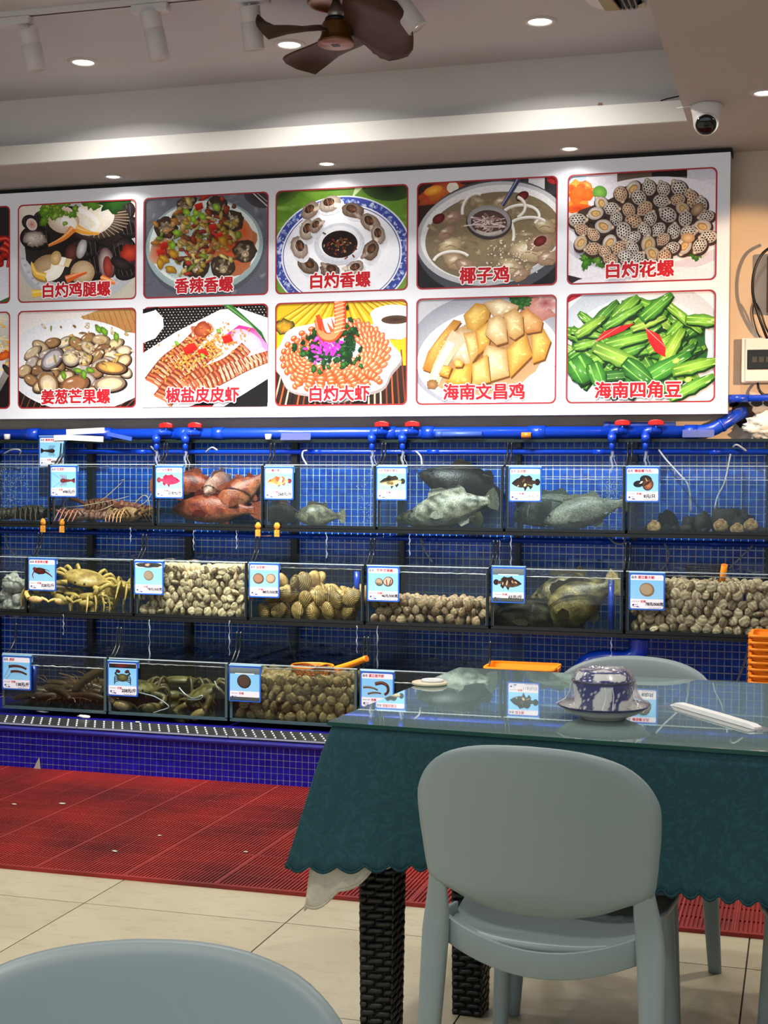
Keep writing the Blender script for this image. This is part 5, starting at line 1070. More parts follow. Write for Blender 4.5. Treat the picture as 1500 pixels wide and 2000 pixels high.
# ================================================================ price cards
CW, CH = .150, .158
M_card = mat('card_blue', (32, 96, 200), .25, coat=.4); M_cprint = mat_vcol('card_print', .3, .35); M_clip = mat('card_clip', (150, 200, 240), .2, spec=.7)
def ink(p, n, x, y, w_, c=(60, 62, 80)):
    for k in range(n): p.line([(x+k*w_/n, y+p.R.uniform(-.6, .6)), (x+(k+.7)*w_/n, y+p.R.uniform(-.6, .6))], p.R.uniform(.9, 1.7), c)
def draw_lobster(p, body, dark, flip=1, feel=True):
    X = lambda u: 50+flip*(u-50)
    if feel:
        for a in ([(46, 48), (30, 40), (10, 26)], [(46, 54), (28, 62), (10, 76)]): p.line([(X(u), v) for u, v in a], .9, dark)
    for k in range(5):
        for s in (-1, 1): p.line([(X(50+k*3), 50), (X(42+k*4.5), 50+s*12), (X(36+k*6), 50+s*(17+k % 2*3))], 1.6, body)
    for k in range(6): p.ell(X(60+k*4), 51-k*.2, 3.6, 5.6-k*.5, 0, mixc(body, (255, 200, 180), .1), dark, 12)
    p.ell(X(49), 51, 11, 7, 0, body, dark, 20, (-.2, -.3)); p.poly([(X(81), 47), (X(92), 41), (X(93), 51), (X(92), 60), (X(81), 54)], dark, body)
def draw_fish(p, top, belly, flip=1, y=47, sc_=1., deep=1., stripes=None, fins=None, tail=None):
    X = lambda u: 50+flip*(u-50)*sc_; Y = lambda v: y+(v-47)*sc_*deep; fins = fins or mixc(top, (20, 16, 14), .35)
    p.poly([(X(30), Y(38)), (X(40), Y(27)), (X(52), Y(31)), (X(63), Y(28)), (X(72), Y(36)), (X(70), Y(42))], fins); p.poly([(X(45), Y(58)), (X(50), Y(71)), (X(57), Y(60))], fins); p.poly([(X(60), Y(57)), (X(66), Y(66)), (X(73), Y(58)), (X(72), Y(52))], fins)
    p.ell(X(86), Y(46), 8*sc_, 9*sc_*deep, 0, tail or fins, mixc(tail or fins, (20, 10, 10), .3)); p.poly([(X(68), Y(40)), (X(82), Y(43)), (X(82), Y(50)), (X(68), Y(53))], top, belly)
    pts = [(10, 50), (16, 44), (26, 37), (40, 33), (55, 34), (70, 40), (72, 48), (68, 55), (52, 61), (36, 61), (22, 57)]
    p.fan(X(42), Y(44), [(X(a), Y(b2_)) for a, b2_ in pts], top, [mixc(top, (20, 14, 12), .3)]*6+[belly]*5)
    for q in (stripes or []): p.ell(X(q[0]), Y(q[1]), q[2]*sc_, q[3]*sc_, q[4], q[5], None, 10, jag=.25)
    p.ell(X(40), Y(52), 6*sc_, 4*sc_, 20, mixc(top, belly, .5), fins); p.ell(X(21), Y(45), 1.8*sc_, 1.8*sc_, 0, (10, 10, 10))
def draw_shell(p, x, y, r, c, d, rot=20):
    p.ell(x, y, r, r*.92, rot, mixc(c, (255, 240, 220), .3), d, 26, (-.2, -.35))
    for k in (.8, .6, .4): p.ell(x-r*.1, y-r*.25*(1-k), r*k, r*k*.85, rot, mixc(c, d, .3*k), mixc(c, d, .15), 20, (-.1, -.3))
def draw_crab(p, c, d):
    for s in (-1, 1):
        for k in range(4): p.line([(50+s*12, 50+k*3), (50+s*24, 46+k*6), (50+s*27, 56+k*5)], 2.6, d)
        p.line([(50+s*14, 44), (50+s*24, 38), (50+s*18, 32)], 6, d, 4); p.ell(50+s*15, 31, 8, 5, s*-20, mixc(d, (120, 40, 30), .5), d)
    p.ell(50, 50, 19, 12, 0, c, d, 24, (0, -.4))
def draw_shrimp(p, x, y, L, rot, c, d):
    r = math.radians(rot)
    P = [(x+(t-.5)*L*math.cos(r)-(.25-(t-.5)**2)*L*-.25*math.sin(r), y+(t-.5)*L*math.sin(r)-(.25-(t-.5)**2)*L*.35*math.cos(r)) for t in (0, .25, .5, .75, 1)]
    p.line(P, L*.14, d, L*.10); p.line([(a, b2_-1) for a, b2_ in P], L*.06, c, L*.03)
    for k in range(5): p.line([(P[1][0]+k*L*.1, P[1][1]+2), (P[1][0]+k*L*.1-2, P[1][1]+L*.14)], .9, mixc(c, (240, 150, 100), .5))
def card(px_, py_, Y, name, price, draw, label, faint=False, worn=0, seed=1, tilt=0.):
    a = at(px_, py_, Y-.010); c = Vector((a.x+CW/2, Y-.010, a.z-CH/2))
    t = thing('price_card', label, 'price card', c, 0, 'price cards on the tanks'); t.rotation_euler = (0, tilt, 0)
    mb = MB(); P = rr(-CW/2, -CH/2, CW/2, CH/2, .006, 3); mb.prism(P, lambda u, v: (u, 0, v), lambda u, v: (u, .004, v)); mb.build('backing', M_card, t)
    mb = MB(); mb.b2((-CW/2, -.001, CH/2-.001), (CW/2, .018, CH/2+.003)); mb.b2((-CW/2, .015, CH/2-.03), (CW/2, .018, CH/2)); mb.build('hook', M_clip, t)
    p = Print(100, 106, CW, CH, seed)
    p.poly(rr(4, 6, 96, 102, 5), (240, 236, 244)); sky = (150, 206, 244)
    p.rect(4, 21, 96, 75, mixc(sky, (90, 180, 240), .35), mixc(sky, (110, 190, 240), .1))
    if worn == 1: p.ell(50, 13, 46, 8, 0, (40, 46, 46), (60, 66, 60), jag=.1); p.ell(46, 12, 9, 5, -10, (226, 190, 160), (150, 110, 90), jag=.2)
    elif worn == 2: p.rect(5, 8, 95, 21, (46, 40, 40), (30, 28, 30)); p.ell(46, 14, 24, 5, 0, (120, 40, 40), (60, 26, 28))
    elif worn == 3: p.rect(4, 6, 96, 24, (120, 130, 130), (84, 100, 104)); p.rect(20, 22, 80, 25, (226, 230, 226)); p.rect(4, 92, 96, 102, (80, 90, 80), (60, 66, 60))
    else:
        p.text('品名', 14, 13.5, 8.2, (50, 52, 90), .25)
        if name: p.text(name, 26+len(name)*4.3, 13.5, 9.4, (196, 44, 60), .35)
    draw(p)
    ink(p, 5, 8, 82, 22); p.text('价格', 40, 82, 7.4, (196, 60, 76), .25)
    p.ell(12, 92, 3.2, 2.4, -20, (36, 52, 130)); ink(p, 3, 17, 91, 9, (50, 60, 110)); p.ell(25, 97, 5, 1.8, 10, (60, 90, 180), None, 8, jag=.3); ink(p, 4, 12, 97, 10, (70, 80, 130)); ink(p, 9, 55, 99.5, 36, (110, 100, 120))
    if price: p.text(price, 71, 89, 12.5 if len(price) < 7 else 10.5, (150, 150, 165) if faint else (22, 22, 28), .15 if faint else .4)
    o = p.build('print', M_cprint, t); o.location = (0, -.0006, 0); return t
RB = lambda c: [(60, 42, 4, 9, 15, c), (48, 40, 3, 9, 20, c), (34, 44, 3, 8, 10, c)]
card(76, 852, 6.60, '澳洲龙虾', '498元/斤', lambda p: draw_lobster(p, (52, 40, 34), (26, 20, 18), -1, False), 'price card with a black lobster, hung highest against the water main', seed=1)
card(98, 909, 6.42, '红龙虾', '498元/斤', lambda p: draw_lobster(p, (150, 60, 60), (84, 26, 34)), 'price card with a red long-feelered lobster on the lobster tank', seed=2)
card(303, 910, 6.42, '红东星斑', '218元/斤', lambda p: draw_fish(p, (226, 50, 96), (206, 60, 90), -1, fins=(150, 36, 60), tail=(160, 70, 60)), 'price card with a bright pink fish on the red grouper tank', seed=3)
card(516, 911, 6.42, '黄石斑', '268元/斤', lambda p: draw_fish(p, (216, 140, 84), (236, 190, 120), 1, deep=.85, stripes=[(45, 40, 5, 8, 20, (176, 84, 54)), (58, 42, 5, 8, 10, (240, 214, 190)), (64, 46, 4, 7, 10, (150, 84, 70)), (30, 46, 4, 5, 0, (226, 130, 50))], tail=(130, 50, 70)), 'price card with an orange banded fish on the tank of the small grouper', seed=4)
card(735, 911, 6.42, '龙胆石斑王', '95元/斤', lambda p: draw_fish(p, (48, 44, 30), (226, 216, 160), 1, stripes=[(50, 54, 6, 5, 10, (120, 90, 40)), (40, 40, 8, 5, 0, (24, 22, 18))], fins=(50, 46, 34), tail=(56, 48, 40)), 'price card with a dark fish with cream belly on the mottled grouper tank', True, seed=5)
card(994, 912, 6.42, '瓜子斑', '118元/斤', lambda p: draw_fish(p, (46, 34, 30), (60, 46, 38), 1, sc_=1.05, deep=1.1, stripes=[(46, 42, 3, 7, 30, (96, 70, 54)), (50, 54, 3, 5, 40, (206, 190, 140)), (64, 54, 8, 1.2, 20, (150, 146, 90)), (30, 56, 3, 1.5, -30, (220, 206, 170))]), 'price card with a blackish oval fish on the tank of two grey groupers', True, seed=6)
card(1222, 911, 6.42, '鲍鱼螺 九孔', '8元/只', lambda p: (p.ell(38, 52, 15, 10, -5, (40, 40, 40), (16, 14, 16)), p.ell(60, 40, 18, 14, 10, (60, 56, 50), (20, 18, 18)), p.ell(66, 54, 16, 18, 20, (190, 120, 84), (50, 26, 24), 24, (.2, .2)), [p.line([(52+k*4, 60-k*2), (62+k*4, 46-k)], 2, (40, 22, 20)) for k in range(4)], p.poly([(40, 52), (46, 44), (52, 44), (48, 50)], (236, 232, 226)), p.line([(58, 34), (64, 44)], 1.6, (230, 210, 150))), 'price card with a dark shellfish pair on the tan scallop tank', seed=7)
card(55, 1089, 6.12, '珍宝帝王蟹', '328元/斤', lambda p: (p.line([(24, 40), (16, 56), (20, 66)], 5, (120, 44, 40), 2), p.line([(60, 44), (76, 52), (88, 62)], 7, (96, 34, 34), 2), p.line([(58, 36), (72, 40), (78, 44)], 2.5, (80, 28, 28), 1), p.ell(42, 42, 22, 11, 6, (96, 40, 30), (40, 16, 16), jag=.06), p.ell(24, 36, 7, 6, 0, (130, 50, 44), (80, 26, 26))), 'price card with a dark red king crab on the yellow crab tank', seed=8)
card(262, 1095, 6.12, '', '78元/500克', lambda p: draw_shell(p, 50, 46, 17, (160, 146, 122), (116, 100, 80)), 'faded price card with one round shell on the pale clam heap', worn=1, seed=9)
card(486, 1099, 6.12, '仙女蛤', '88元/500克', lambda p: (draw_shell(p, 32, 48, 18, (170, 130, 104), (80, 50, 40), 10), draw_shell(p, 72, 47, 16, (190, 170, 140), (120, 96, 70), -10)), 'price card with two brown clams on the large ringed clam tank', seed=10)
card(717, 1105, 6.12, '花甲(芒果螺)', '46元/500克', lambda p: (draw_shell(p, 38, 48, 13, (190, 170, 140), (60, 46, 40), 30), draw_shell(p, 66, 46, 16, (226, 196, 170), (50, 30, 30), -20), [p.line([(30+k*5, 50), (36+k*4, 58)], 2, (50, 34, 30)) for k in range(3)], p.line([(60, 40), (62, 56)], 3, (110, 40, 30)), p.line([(74, 40), (70, 56)], 2.5, (60, 26, 26))), 'price card with two striped cockles on the half filled clam tank', seed=11)
card(960, 1106, 6.12, '', '65元/斤', lambda p: draw_fish(p, (60, 40, 32), (90, 70, 50), -1, deep=.95, stripes=[(62, 46, 2.6, 9, 0, (30, 20, 18)), (54, 48, 2.2, 8, 10, (206, 190, 150)), (44, 46, 2.6, 9, 0, (26, 18, 18)), (66, 50, 1.6, 5, 10, (200, 180, 140)), (28, 46, 5, 2.5, 30, (190, 160, 130)), (38, 44, 3, 5, -30, (170, 140, 100))]), 'see-through price card with a brown banded fish on the mottled grouper tank', worn=3, seed=12)
card(1229, 1118, 6.12, '湛江象大蛤', '78元/500克', lambda p: draw_shell(p, 50, 48, 21, (176, 160, 128), (120, 96, 66)), 'price card with one big grey shell on the white clam heap', seed=13)
card(4, 1279, 5.82, '虎虾', '138元/斤', lambda p: (draw_shrimp(p, 54, 38, 62, 5, (96, 50, 40), (46, 22, 22)), draw_shrimp(p, 58, 54, 56, 7, (96, 50, 40), (46, 22, 22)), p.line([(28, 36), (18, 52), (8, 68)], .9, (60, 60, 90)), p.line([(34, 52), (24, 64), (14, 74)], .9, (60, 60, 90))), 'price card with two dark shrimps on the lowest row by the frame edge', seed=14)
card(210, 1290, 5.82, '', '258元/斤', lambda p: draw_crab(p, (120, 124, 70), (44, 44, 36)), 'worn price card with a green crab on the mud crab tank', worn=2, seed=15)
card(447, 1299, 5.82, '', '', lambda p: draw_shell(p, 48, 46, 22, (90, 70, 56), (24, 18, 18)), 'faded price card with a dark round shell on the brown clam heap', worn=3, seed=16)
card(704, 1310, 5.82, '湛江斑节虾', '98元/斤', lambda p: (draw_shrimp(p, 30, 50, 44, 8, (150, 130, 100), (40, 30, 30)), draw_shrimp(p, 42, 64, 40, -4, (150, 130, 100), (40, 30, 30)), p.line([(44, 36), (64, 32), (80, 40), (82, 56), (72, 66)], 10, (76, 40, 32), 7), p.line([(46, 34), (64, 30), (78, 38)], 3, (130, 80, 60), 2)), 'price card with three curled prawns beside the table corner', seed=17)

# ================================================================ living seafood
M_fish = mat_vcol('fish_skin', .38, .5, noise_=.55, nscale=120, bump=.5)
M_eye = mat('fish_eye', (12, 12, 12), .1, spec=.8)
def fish(label, length, H, Wd, colf, loc, heading, roll=0, pitch=0, name='grouper', group=None, bend=0.):
    """head towards -X before turning; heading about Z, pitch nose up, roll about its length"""
    t = thing(name, label, 'fish', loc); t.rotation_euler = (roll, pitch, heading); t.rotation_mode = 'XYZ'
    if group: t['group'] = group
    prof = [(0, .05, .03), (.035, .22, .3), (.09, .42, .55), (.18, .68, .85), (.30, .90, 1), (.42, 1, .98), (.55, .95, .82), (.68, .74, .6), (.78, .50, .4), (.86, .32, .24), (.92, .27, .14), (.955, .30, .10)]
    Ps = smoothpts(prof, 2); rings = []; cs = []; n = 16
    bx = lambda u: bend*length*(u-.4)**2*2
    for q in Ps:
        u, h, w_ = q.x, q.y*H/2, q.z*Wd/2; ring = []
        for k in range(n):
            a = 2*PI*k/n; z = math.sin(a); y = math.cos(a); p = Vector(((u-.45)*length, y*w_+bx(u), z*h*(1.0 if z > 0 else .86)+.02*H)); ring.append(p); cs.append(colf(u, z, p))
        rings.append(ring)
    MB().loft(rings, True, cs).build('body', M_fish, t)
    def fin(nm, pts, c, th=.003):
        m2 = MB(); m2.prism(pts, lambda u, v: (u, bx(u/length+.45)-th/2, v), lambda u, v: (u, bx(u/length+.45)+th/2, v), c_=c); m2.build(nm, M_fish, t)
    L = length; fc = tuple(v*.7 for v in colf(.5, 1, Vector((0, 0, H/2)))); tcl = tuple(v*.8 for v in colf(.95, 0, Vector((L*.5, 0, 0))))
    fin('dorsal_fin', [(-L*.18, H*.43)]+[(-L*.16+L*.05*k, H*(.60+.05*math.sin(k*.9)+(.03 if k % 2 else 0))) for k in range(8)]+[(L*.24, H*.50), (L*.27, H*.22), (0, H*.38)], fc)
    fin('anal_fin', [(L*.08, -H*.34), (L*.13, -H*.52), (L*.22, -H*.46), (L*.25, -H*.2)], fc)
    fin('tail_fin', [(L*.46, H*.16), (L*.50, H*.26), (L*.57, H*.34), (L*.60, H*.16), (L*.605, 0), (L*.60, -H*.14), (L*.57, -H*.30), (L*.50, -H*.22), (L*.46, -H*.12)], tcl)
    for s in (-1, 1):
        m2 = MB(); pts = [(-L*.15, 0), (-L*.10, H*.12), (-L*.02, H*.13), (L*.03, H*.02), (L*.01, -H*.10), (-L*.08, -H*.10)]
        m2.prism(pts, lambda u, v: (u, s*(Wd*.50+(u+L*.15)*.22), v-H*.1), lambda u, v: (u, s*(Wd*.50+(u+L*.15)*.22+.004), v-H*.1), c_=fc); m2.build('pectoral_fin', M_fish, t)
        m2 = MB(); m2.ell((-L*.345, s*Wd*.34, H*.17), (H*.035, H*.02, H*.035), n=10, m=6); m2.build('eye', M_eye, t)
    m2 = MB(); m2.tube(smoothpts([(-L*.40, -Wd*.26, -H*.13), (-L*.445, -Wd*.08, -H*.06), (-L*.445, Wd*.08, -H*.06), (-L*.40, Wd*.26, -H*.13)], 4), H*.016, 6, c_=tuple(v*.45 for v in colf(.05, -.2, Vector((0, 0, 0))))); m2.build('mouth', M_fish, t)
    return t
def mott(a, b2_, belly, sc_=22, th=.0, seed=0, bars=0):
    a, b2_, belly = lin(a), lin(b2_), lin(belly)
    def f(u, z, p):
        q = noise.noise(Vector((p.x*sc_+seed, p.y*sc_, p.z*sc_))); q2 = noise.noise(Vector((p.x*sc_*2.7, p.y*sc_*2.7, p.z*sc_*2.7+seed))); s = max(0, min(1, .5+(q+q2*.6-th)*2.6))
        if bars: s = max(0, min(1, s*.6+.55*(.5+.5*math.sin(u*bars+q*3))-.1))
        c = mixc(a, b2_, s); return mixc(c, belly, max(0, -z-.1)*.75)
    return f
RG = 'red groupers'
red = mott((112, 26, 14), (182, 84, 50), (190, 130, 90), 44, seed=1); red2 = mott((122, 34, 20), (196, 104, 62), (200, 150, 112), 48, seed=4)
fish('large red grouper lying along the tank bottom below pink fish card', .46, .15, .10, red, at(408, 997, 6.53), 0, 0, 0, 'red_grouper', RG, .08)
fish('pale red grouper hanging with its face to the glass', .30, .125, .09, mott((176, 120, 100), (206, 160, 140), (216, 180, 160), 24, seed=2), at(426, 948, 6.62), math.radians(84), 0, math.radians(-18), 'red_grouper', RG)
fish('orange red grouper standing tail up at the tank end', .36, .15, .09, red2, at(462, 972, 6.56), math.radians(14), 0, math.radians(-38), 'red_grouper', RG, .1)
fish('red grouper half seen behind the pink fish card', .34, .14, .09, red, at(372, 950, 6.66), math.radians(200), 0, 0, 'red_grouper', RG)
fish('dark red grouper behind the upturned one', .34, .14, .09, red, at(482, 965, 6.66), math.radians(-25), 0, math.radians(-30), 'red_grouper', RG)
gr = mott((92, 84, 70), (150, 140, 112), (170, 170, 140), 30, seed=5)
fish('small olive grouper resting on the tank bottom facing a brown one', .24, .115, .075, gr, at(616, 1009, 6.53), math.radians(8), 0, 0, bend=.1)
fish('brown grouper half hidden under the orange fish card', .22, .12, .08, mott((70, 52, 40), (110, 86, 64), (120, 100, 80), 30, seed=6), at(548, 1006, 6.60), math.radians(190), 0, 0)
fish('huge blackish grouper crossing the upper end of its tank', .50, .20, .13, mott((16, 15, 12), (52, 46, 34), (66, 60, 44), 60, .1, seed=7), at(905, 955, 6.63), math.radians(12), 0, math.radians(18), bend=.12)
fish('big silvery mottled grouper leaning in front of the blackish one', .46, .17, .11, mott((76, 72, 60), (196, 190, 168), (190, 184, 150), 44, -.05, seed=8), at(872, 997, 6.52), math.radians(-8), 0, math.radians(-12), bend=-.08)
fish('olive yellow grouper lying on the bottom under the silvery one', .40, .12, .10, mott((84, 80, 46), (150, 146, 90), (150, 140, 80), 40, seed=9), at(845, 1014, 6.58), math.radians(4), 0, 0)
gy = lambda s: mott((86, 92, 84), (136, 138, 124), (176, 174, 160), 18, .1, seed=s)
fish('grey grouper behind, its nose towards the blackish fish card', .40, .165, .12, gy(10), at(1072, 1000, 6.60), math.radians(4), 0, math.radians(-10))
fish('smooth grey grouper lying in front of the other grey one', .40, .15, .11, mott((120, 120, 106), (158, 156, 140), (196, 190, 176), 12, seed=11), at(1135, 1004, 6.51), math.radians(-2), 0, math.radians(-14))
bk = lambda s: mott((12, 12, 9), (158, 146, 92), (110, 100, 62), 62, .22, seed=s, bars=34)
fish('black and yellow grouper rearing against the blue strip', .40, .21, .14, bk(12), at(1120, 1186, 6.24), math.radians(-18), 0, math.radians(-30), bend=.1)
fish('dark banded grouper lying low under the see-through card', .42, .15, .12, mott((12, 13, 11), (92, 90, 66), (80, 76, 54), 60, .15, seed=13), at(1030, 1206, 6.22), math.radians(6), 0, 0, bend=.06)
fish('dark banded grouper behind the rearing one', .40, .18, .12, bk(14), at(1110, 1160, 6.36), math.radians(10), 0, math.radians(-14))
for a, r in (((1194, 1180), (1, 5)), ): pass
for px_, y0, y1, Y, l in ((1194, 1133, 1232, 6.16, 'blue upright pipe standing in the mottled grouper tank'), (998, 975, 1030, 6.50, 'blue upright pipe behind the blackish fish card'), (697, 1116, 1165, 6.2, 'blue upright pipe at the end of the large clam tank'), (66, 1300, 1350, 5.86, 'blue upright pipe beside the shrimp price card')):
    a, b2_ = at(px_, y0, Y), at(px_, y1, Y); t = thing('standpipe', l, 'pipe', b2_, 0, 'blue standpipes in the tanks'); MB().tube([a, b2_], .013, 12).build('tube', M_pipe, t, world=True)

# spiny lobsters
M_lob = mat_vcol('lobster_shell', .45, .4, noise_=.45, nscale=110, bump=.5); M_feel = mat('pale_feeler', (206, 176, 140), .5)
def lobster(label, loc, heading, c1, c2, s=1., feel=()):
    t = thing('spiny_lobster', label, 'lobster', loc, heading, 'spiny lobsters'); A, B = lin(c1), lin(c2)
    cf = lambda p: mixc(A, B, max(0, min(1, .5+1.6*noise.noise(Vector(p)*60))))
    m2 = MB(); m2.ell((0, 0, .035*s), (.085*s, .038*s, .036*s), n=14, m=10, c_=cf, fn=lambda q, d: q*(1+.05*math.sin(d.x*30)*abs(d.z))); m2.build('carapace', M_lob, t)
    for k in range(6):
        m2 = MB(); m2.ell((.085*s+k*.024*s, 0, (.034-.002*k)*s), (.019*s, (.034-.003*k)*s, (.030-.003*k)*s), n=12, m=6, c_=cf); m2.build('tail_segment', M_lob, t)
    m2 = MB()
    for k in range(5): a = (k-2)*.42; m2.ell((.235*s+.022*s*math.cos(a), .026*s*math.sin(a)*1.5, .022*s), (.022*s, .011*s, .004), Matrix.Rotation(a, 3, 'Z'), 8, 5, c_=cf)
    m2.build('tail_fan', M_lob, t); R = random.Random(len(label))
    for k in range(5):
        for sd in (-1, 1):
            x = (-.05+.025*k)*s; m2 = MB(); m2.tube(smoothpts([(x, sd*.03*s, .03*s), (x-.012*s, sd*.075*s, .055*s+R.uniform(0, .015)), (x-.02*s, sd*.11*s, .03*s), (x-.03*s, sd*.125*s, .0)], 3), [.0045*s*(1-.06*q) for q in range(10)], 6, c_=mixc(A, B, .3)); m2.build('leg', M_lob, t)
    for sd in (-1, 1):
        m2 = MB(); m2.tube(smoothpts([(-.07*s, sd*.018*s, .04*s), (-.11*s, sd*.03*s, .06*s), (-.14*s, sd*.04*s, .065*s)], 3), .008*s, 7, c_=A); m2.build('feeler_base', M_lob, t)
    for pts in feel:
        m2 = MB(); P = smoothpts(pts, 6); m2.tube(P, [.0032*(1-.7*q/len(P)) for q in range(len(P))], 6); m2.build('feeler', M_feel, t, world=True)
    return t
def F(*a): return [at(x, y, Y) - Vector((0, 0, 0)) for x, y, Y in a]
def loc_feel(t, pts_list):   # feelers given in world space, brought into the turned body's space
    bpy.context.view_layer.update(); Mi = t.matrix_world.inverted()
    for pts in pts_list:
        P = smoothpts(pts, 6); m2 = MB(); m2.tube([Mi @ p for p in P], [.0034*(1-.7*q/len(P)) for q in range(len(P))], 6); m2.build('feeler', M_feel, t)
br, orr = ((104, 52, 30), (166, 96, 60)), ((166, 110, 66), (206, 160, 110))
zb = ROWS[0]['z0']+.008
l1 = lobster('reddish spiny lobster with legs spread near the orange sponge', (at(150, 1010, 6.50).x, 6.50, zb), math.radians(8), (150, 84, 66), (196, 150, 126), .95)
l2 = lobster('dark brown spiny lobster at the back of the tank', (at(200, 985, 6.62).x, 6.62, zb+.035), math.radians(25), *br, 1.15)
l3 = lobster('pale orange spiny lobster facing the tank end', (at(248, 1005, 6.52).x, 6.53, zb), math.radians(160), *orr, 1.05)
lobster('brown spiny lobster tucked behind the orange one', (at(268, 1000, 6.64).x, 6.64, zb+.02), math.radians(60), *br, .9)
loc_feel(l1, [F((135, 1003, 6.48), (118, 993, 6.47), (160, 988, 6.46), (225, 976, 6.46), (252, 969, 6.5)), F((130, 1000, 6.5), (124, 985, 6.5), (134, 970, 6.5), (142, 962, 6.52))])
loc_feel(l2, [F((170, 990, 6.58), (200, 976, 6.5), (240, 940, 6.5), (236, 938, 6.5))])
loc_feel(l3, [F((262, 985, 6.5), (280, 968, 6.48), (290, 975, 6.47), (293, 1000, 6.47)), F((222, 985, 6.48), (200, 995, 6.46), (185, 998, 6.46)), F((270, 990, 6.5), (285, 980, 6.48), (296, 964, 6.5))])
lobster('black spiny lobster at the frame edge beside the sponge', (at(62, 1008, 6.50).x, 6.50, zb), math.radians(185), (34, 30, 24), (84, 74, 48), 1.1)
lobster('brown black lobster cut off by the frame edge', (at(5, 1008, 6.55).x, 6.56, zb), math.radians(20), (50, 34, 22), (96, 64, 40), .9)

# crabs
M_crab = mat_vcol('crab_shell', .4, .45, noise_=.35, nscale=90, bump=.4)
def crab(label, loc, rot, c1, c2, s=1., name='crab', legc=None, claw=1.):
    t = thing(name, label, 'crab', loc, 0); t.rotation_euler = rot; A, B = lin(c1), lin(c2); Lc = lin(legc) if legc else B
    cf = lambda p: mixc(A, B, max(0, min(1, .45+1.5*noise.noise(Vector(p)*45))))
    m2 = MB(); m2.ell((0, 0, .03*s), (.095*s, .062*s, .030*s), n=26, m=10, c_=cf, fn=lambda q, d: Vector((q.x*(1+.05*math.sin(math.atan2(d.y, d.x)*13)*(abs(d.z) < .5)), q.y*(1-.12*d.x*d.x), q.z*(.55 if d.z < 0 else 1)))); m2.build('carapace', M_crab, t)
    for sd in (-1, 1):
        for k in range(4):
            a = math.radians(-12+k*24); dx, dy = math.cos(a)*sd, math.sin(a)
            m2 = MB(); m2.tube(smoothpts([(dx*.075*s, dy*.045*s+.005*s, .022*s), (dx*.118*s, dy*.085*s, .046*s), (dx*.146*s, dy*.105*s, -.002*s), (dx*.140*s, dy*.112*s, -.058*s)], 3), [.0075*s, .0085*s, .008*s, .0072*s, .0074*s, .0068*s, .0055*s, .0048*s, .0032*s, .0012*s], 7, c_=mixc(Lc, A, .2)); m2.build('leg', M_crab, t)
        m2 = MB(); m2.tube(smoothpts([(sd*.06*s, -.045*s, .024*s), (sd*.112*s, -.075*s, .02*s), (sd*.092*s, -.11*s, -.01*s)], 3), .011*s*claw, 8, c_=Lc); m2.ell((sd*.060*s, -.122*s, -.012*s), (.036*s*claw, .014*s*claw, .017*s*claw), Matrix.Rotation(sd*.35, 3, 'Z'), 10, 7, c_=mixc(Lc, B, .5)); m2.tube(smoothpts([(sd*.035*s, -.12*s, -.004*s), (sd*.012*s, -.126*s, -.010*s), (sd*-.004*s, -.132*s, -.02*s)], 3), [.009*s, .008*s, .007*s, .006*s, .005*s, .003*s, .002*s], 7, c_=Lc); m2.build('claw', M_crab, t)
        m2 = MB(); m2.ell((sd*.02*s, -.058*s, .038*s), (.005*s,)*3, n=8, m=6); m2.build('eye', M_eye, t)
    return t
zb2 = ROWS[1]['z0']+.008; yc = ((150, 122, 60), (206, 176, 104)); D = math.radians
crab('big yellow crab propped upright showing its underside', at(165, 1142, 6.28), (D(24), D(10), D(10)), *yc, 1.15, 'yellow_crab', (222, 190, 104), 1.)
crab('yellow crab lying flat below the king crab card', (at(100, 1185, 6.22).x, 6.24, zb2+.05), (D(-4), D(4), D(20)), (120, 104, 84), (170, 150, 110), 1.05, 'yellow_crab', (214, 180, 100))
crab('yellow crab at the tank end by the pale clams', (at(232, 1178, 6.24).x, 6.26, zb2+.06), (D(-12), D(-20), D(-60)), *yc, .95, 'yellow_crab', (226, 196, 110))
crab('yellow crab buried under the upright one', (at(175, 1190, 6.20).x, 6.21, zb2+.035), (0, 0, D(160)), *yc, .8, 'yellow_crab', (226, 196, 110))
crab('yellow crab in the far corner behind the others', (at(240, 1140, 6.5).x, 6.45, zb2+.06), (D(30), 0, D(-30)), *yc, 1., 'yellow_crab', (216, 186, 100))
zb3 = ROWS[2]['z0']+.008; gc = ((66, 62, 32), (130, 122, 70))
crab('green mud crab tied with white string, raised at the glass', at(402, 1368, 5.98), (D(24), D(-20), D(-25)), *gc, 1.1, 'mud_crab', (96, 84, 44), 1.25)
crab('green mud crab under the worn crab card', (at(262, 1382, 5.96).x, 5.98, zb3+.055), (D(10), D(6), D(30)), *gc, 1.1, 'mud_crab', (84, 72, 40), 1.25)
crab('green mud crab between the two front crabs, further back', (at(345, 1385, 6.10).x, 6.14, zb3+.06), (D(14), 0, D(190)), *gc, 1.1, 'mud_crab', (84, 72, 40), 1.25)
M_str = mat('white_string', (226, 230, 240), .5)
for pts, l in (([(262, 1350, 5.86), (285, 1356, 5.85), (305, 1362, 5.85), (330, 1380, 5.85), (312, 1388, 5.85), (300, 1392, 5.86)], 'white string trailing from the crab under the worn card'), ([(350, 1343, 5.9), (362, 1356, 5.88), (378, 1364, 5.88), (395, 1358, 5.88), (390, 1366, 5.88), (366, 1366, 5.88)], 'white string knotted behind the raised mud crab'), ([(419, 1330, 5.87), (424, 1342, 5.87), (428, 1348, 5.88)], 'short white string end above the raised mud crab')):
    P = F(*pts); t = thing('string', l, 'string', P[0], 0, 'white crab strings'); MB().tube(smoothpts(P, 5), .0026, 6).build('strand', M_str, t, world=True)

